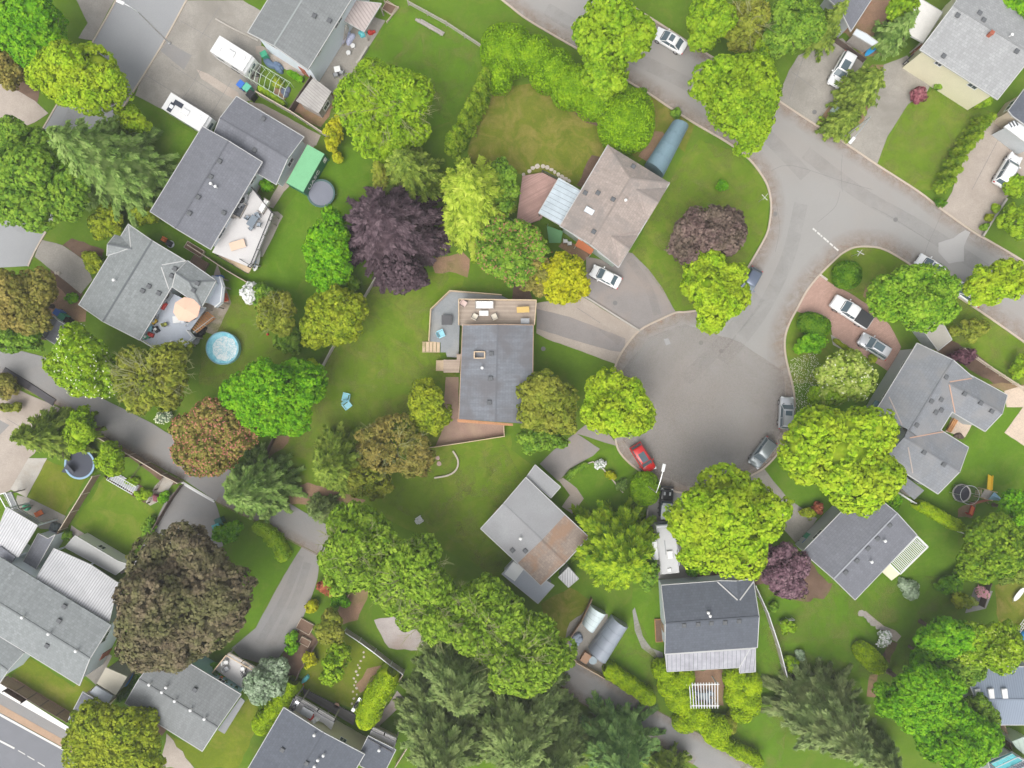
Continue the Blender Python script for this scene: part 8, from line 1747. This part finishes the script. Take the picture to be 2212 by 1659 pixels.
tree('conifer', 1335, 1190, 108, 108, 14, LC('leaf_maple_green', (.07, .17, .006), (.20, .32, .010), (.38, .50, .02)), 'tall pointed green tree left of the motorhome', leaf=.36, conf=dict(droop=.25, frond=1.1, wob=.15, power=.55, tierstep=.95)); tree('broad', 1400, 1235, 30, 36, 5, MIDG, 'dark green shrub between pointed tree and motorhome', lobes=6)
tree('broad', 1562, 1128, 122, 118, 14, CHART, 'wide yellow-green maple below the court', lobes=20, clump=.6, leaf=.33); tree('broad', 1690, 1236, 58, 60, 6.5, LC('leaf_plum_purple', (.07, .035, .045), (.16, .085, .11), (.27, .17, .19), trans=.1), 'plum purple tree beside the charcoal house', lobes=10, leaf=.22)
tree('shrub', 1495, 1235, 12, 10, 1.5, BRIGHT, 'small green shrub behind the motorhome', lobes=4); tree('shrub', 1745, 1108, 16, 14, 1.6, GOLDG, 'golden shrub at the top of the drive to the charcoal house', lobes=5); tree('shrub', 1768, 1098, 12, 14, 1.6, REDL, 'red shrub beside the golden one', lobes=4); tree('broad', 1925, 1082, 22, 26, 3, BRIGHT, 'green shrub between charcoal house and shed', lobes=6)
hedge(t(3, 4, 1320, 1040, 1450, 1110, 1590, 1190, 1720, 1260), 1.5, 2.2, LIMEH, 'narrow lime hedge along the white rail fence', seed=7)
tree('broad', 2148, 1182, 80, 84, 9, LC('leaf_hedge_tree', (.05, .13, .005), (.14, .25, .009), (.28, .40, .025)), 'dense round dark green tree at the right edge', lobes=16, clump=.42, leaf=.24, core=.82, spread=.5); tree('broad', 2205, 1105, 40, 50, 8, BRIGHT, 'brighter green tree behind the play set', lobes=8)
tree('broad', 2190, 1235, 40, 30, 6, CONG, 'lower green tree at the right edge below the round one', lobes=6); tree('shrub', 2052, 1262, 30, 22, 2.5, TOPI, 'dark green shrub at the top of the leafy border', lobes=6); tree('shrub', 2076, 1296, 26, 18, 2, GOLDG, 'gold-green conical shrub beside the dark fence', lobes=5)
tree('shrub', 2122, 1280, 17, 10, 1.3, MIDG, 'pink blossoming bush behind the dark fence', lobes=4, blossom=(PINKL, .7, .13)); tree('shrub', 2100, 1298, 10, 12, 1.4, PALEY, 'pale yellow bush left of the pink one', lobes=4)
tree('broad', 2045, 1375, 62, 62, 9, BRIGHT, 'fresh green tree in the leafy border, upper left', lobes=10); tree('broad', 2135, 1395, 72, 62, 9, CHARTD, 'bright lime tree above the blue metal roof', lobes=11, blossom=(PALEY, .05, .12)); tree('broad', 2000, 1420, 46, 34, 6, BRIGHT, 'low green tree beside the clipped oval hedge', lobes=7); tree('broad', 2070, 1450, 66, 40, 7, MIDG, 'mixed green trees left of the skylights', lobes=9)
tree('broad', 1985, 1500, 86, 80, 11, BRIGHT, 'big green maple in the lower right', lobes=14); tree('broad', 2060, 1590, 86, 78, 11, BRIGHT, 'green maple at the bottom right edge', lobes=13); tree('broad', 2110, 1540, 42, 50, 8, MIDG, 'green tree touching the blue metal roof', lobes=7)
tree('conifer', 1800, 1565, 125, 105, 16, LC('leaf_grey_conifer', (.07, .115, .03), (.165, .235, .07), (.30, .38, .14), accent=(.20, .20, .08), acc=.4), 'broad grey-green conifer at the lower right', leaf=.34, conf=dict(droop=.25, frond=.9, wob=.18, tierstep=1.0)); tree('conifer', 1905, 1635, 60, 50, 9, DARKG, 'dark conifer between grey conifer and maple at the bottom', leaf=.3)
tree('ball', 1878, 1420, 42, 22, 1.7, LIMEH, 'clipped oval hedge in the lower right garden', leaf=.15, rz=.95, zc=.75, rot=-.78, name='clipped_hedge', cat='hedge'); tree('shrub', 1909, 1378, 17, 16, 1.6, TEALL, 'white-flowered bush beside the clipped oval hedge', lobes=5, blossom=(CLOTHW, .4, .12))
tree('shrub', 1962, 1270, 20, 26, .9, TEALL, 'low grey-green mound on the lawn below the slatted cover', lobes=6, rz=.6, rot=.5); tree('shrub', 1702, 1352, 18, 16, 1.5, CHARTD, 'bright green tuft by the grey garden chair', lobes=5); tree('shrub', 1710, 1434, 17, 18, 1.6, CHARTD, 'bright green bush along the pale board fence', lobes=5); tree('shrub', 1728, 1416, 9, 17, 1, TEALL, 'silvery plant beside the bright bush', lobes=4); tree('shrub', 1672, 1310, 14, 10, 1.2, MIDG, 'dark green plant at the top of the pale board fence', lobes=4)
# cloud hedge round the pergola
for k, (x, y, a, b) in enumerate(t4 for t4 in ((1432, 1446, 24, 22), (1450, 1478, 30, 28), (1478, 1462, 22, 22), (1470, 1508, 32, 30), (1500, 1545, 36, 28), (1545, 1570, 34, 26), (1478, 1560, 26, 20), (1588, 1464, 26, 26), (1620, 1478, 24, 30), (1588, 1500, 22, 28), (1618, 1515, 24, 30), (1600, 1540, 22, 18))):
    tree('ball', x, y, a, b, 2.8, LIMEH, 'clipped lime mound %s the white pergola, %s' % (('left of', 'below', 'right of')[0 if k < 4 else 1 if k < 7 else 2], ('highest', 'second from the top', 'nearest the patio', 'lowest on that side', 'left of the lane corner', 'by the bottom centre', 'closest to the lane', 'upper inner', 'upper outer', 'middle inner', 'middle outer', 'lowest of its side')[k]), group='clipped cloud hedge round the pergola', leaf=.16, rz=1.5, zc=1.3, name='cloud_hedge', cat='hedge')
tree('shrub', 1575, 1560, 20, 22, 2, OLIVE, 'olive shrub at the lower right of the pergola', lobes=5)
hedge(t(4, 3, 810, 820, 960, 920, 1120, 1030, 1235, 1110), 2.0, 2.4, LIMEH, 'clipped hedge along the lane below the triangular lawn', seed=9); hedge(t(4, 3, 1680, 1400, 1850, 1480, 2000, 1560, 2180, 1640), 1.8, 2.2, LIMEH, 'clipped hedge along the lane at the bottom edge', seed=11)
hedge([(545, 1135), (575, 1155), (600, 1185), (610, 1215)], 1.9, 1.8, CHARTD, 'lime bush hedge beside the lane lawn', seed=13, wob=.3)
tree('shrub', 495, 1150, 36, 24, 2.5, BRIGHT, 'bright green shrub beside the teal bin', lobes=7); tree('shrub', 712, 1268, 26, 22, 2, REDL, 'rust red round shrub beside the lower driveway', lobes=7); tree('shrub', 674, 1310, 15, 15, 1.4, GOLD, 'round yellow-green shrub with a dark centre beside the driveway', lobes=5); tree('shrub', 735, 1295, 24, 18, 2, BRIGHT, 'vivid green shrub under the rust red one', lobes=5)
tree('broad', 712, 1355, 32, 38, 5, OLIVE, 'grey-olive small tree above the olive lawn', lobes=8, leaf=.22); tree('shrub', 668, 1425, 16, 18, 1.8, GOLD, 'yellow bush at the left of the olive lawn', lobes=5); tree('broad', 728, 1428, 30, 44, 5, CHARTD, 'sparse bright green tree on the olive lawn', lobes=7, gap=.35, clump=.45, core=.4); tree('shrub', 632, 1390, 16, 26, 1.6, BRIGHT, 'green border plants along the lower driveway', lobes=5); tree('shrub', 710, 1460, 24, 20, 2.6, CHARTD, 'lower limb of the sparse bright tree', lobes=6, gap=.3)
tree('shrub', 1318, 1026, 12, 11, 1, GOLD, 'yellow round bush in the lawn edging bed', lobes=4); tree('shrub', 1296, 1003, 12, 9, .9, TEALL, 'white flowering plant in the lawn edging bed', lobes=4, blossom=(CLOTHW, .5, .11)); tree('shrub', 1342, 1048, 12, 16, .9, BLUEG, 'grey-green plants at the end of the lawn edging bed', lobes=4); hedge([(1222, 1035), (1243, 1018), (1270, 1003)], .9, .7, MIDG, 'low planting between curved driveway and square lawn', seed=15)
tree('broad', 2090, 712, 46, 26, 3.2, OLIVE, 'sparse olive shrub on the roadside lawn', lobes=7, gap=.35, core=.4); tree('shrub', 2080, 770, 32, 18, 2.2, LC('leaf_plum_dark', (.05, .02, .03), (.14, .06, .08), (.24, .12, .14), trans=.1), 'dark plum shrub behind the three-wing house', lobes=6); tree('shrub', 2205, 795, 18, 32, 3, CHARTD, 'green shrub at the right edge above the thin rail fence', lobes=5)
hedge(t(2, 4, 580, 1270, 660, 1330, 760, 1400), .55, .7, GOLDG, 'low plant row between the pavers and narrow path', seed=17, wob=.4); tree('shrub', 1884, 775, 10, 9, .9, GOLDG, 'small shrub by the pavers at the three-wing house', lobes=4)
tree('shrub', 155, 645, 13, 12, 1.2, BRIGHT, 'small green bush in the dirt left of the cross-gabled roof', lobes=4); tree('shrub', 355, 900, 20, 14, 1.8, TEALL, 'pale speckled shrub between wispy tree and red-flowering tree', lobes=5, blossom=(WHITEP, .2, .1)); tree('shrub', 310, 1068, 18, 14, 1.3, CHARTD, 'yellow-green plant in the vegetable plot', lobes=5); tree('shrub', 355, 1075, 12, 14, 1.3, BRIGHT, 'green plant at the end of the paved garden path', lobes=4); tree('shrub', 340, 1074, 8, 8, .8, LC('leaf_wine', (.10, .02, .03), (.24, .07, .09), (.36, .15, .16)), 'small wine-coloured plant on the paved garden path', lobes=3)
tree('shrub', 322, 1140, 16, 24, 1.3, MIDG, 'green border planting beside the parking pad', lobes=5); tree('shrub', 283, 1205, 9, 9, .9, GOLD, 'small golden bush by the flat grey garage', lobes=4); tree('shrub', 140, 1155, 14, 12, 1, MIDG, 'green weeds at the end of the lawn fence', lobes=4); tree('shrub', 285, 1040, 14, 10, .6, CHARTD, 'low lettuce patch in the vegetable plot', lobes=4)
tree('shrub', 12, 830, 26, 40, 3, OLIVB, 'ragged brown shrub at the left edge by the lane', lobes=6); tree('shrub', 25, 880, 36, 10, 2, OLIVE, 'olive fronds reaching over the concrete pad', lobes=6); tree('shrub', 470, 1450, 20, 18, 2.4, BRIGHT, 'green shrub between teal wall and copper beech', lobes=5); hedge(t(4, 1, 1230, 780, 1150, 930, 1100, 1010, 1000, 1090), .9, 1.2, TOPI, 'dark ivy strip between the two lower left roofs', seed=19)
hedge(t(1, 2, 270, 610, 340, 650, 400, 690), .8, .7, BRIGHT, 'leafy strip below the white gable wall', seed=21); hedge(t(1, 2, 20, 740, 120, 820, 240, 900), .9, .9, CHARTD, 'leafy strip below the hoop frame', seed=23, wob=.4); tree('shrub', 600, 180, 16, 9, 1, GOLDG, 'mixed vegetables under the hoop frame', lobes=4)
tree('shrub', 575, 402, 14, 16, 1.2, BRIGHT, 'green plants between the grey roof and white deck', lobes=5); tree('shrub', 730, 342, 10, 16, 2, GOLD, 'little golden sprig below the twiggy tree', lobes=4); tree('shrub', 2092, 1240, 30, 14, 2.5, MIDG, 'green shrub mass under the dense round tree', lobes=6); tree('shrub', 1560, 402, 12, 14, 1.6, BRIGHT, 'small sapling on the corner lawn', lobes=4, gap=.3)
tree('shrub', 1460, 245, 18, 10, 1.2, MIDG, 'low green growth at the kerb above the blue tarp shelter', lobes=5); tree('shrub', 1385, 198, 12, 8, 1, MIDG, 'leaf tuft at the kerb beside the laurel lobe', lobes=4)
# ---------------------------------------------------------------- thin scattering volume, added to lift the dark tones
hz = MB().box((0, 0, 48), (420, 420, 98)); ho_ = bpy.data.objects.new('haze', bpy.data.meshes.new('haze')); ho_.data.from_pydata(hz.v, [], hz.f); COL.objects.link(ho_); ho_['kind'] = 'stuff'
hm = bpy.data.materials.new('haze'); hm.use_nodes = True; hm.node_tree.nodes.clear(); pv = hm.node_tree.nodes.new('ShaderNodeVolumePrincipled'); pv.inputs['Color'].default_value = (.93, .95, .97, 1); pv.inputs['Density'].default_value = .00036; pv.inputs['Anisotropy'].default_value = .0
om = hm.node_tree.nodes.new('ShaderNodeOutputMaterial'); hm.node_tree.links.new(pv.outputs[0], om.inputs['Volume']); ho_.data.materials.append(hm)
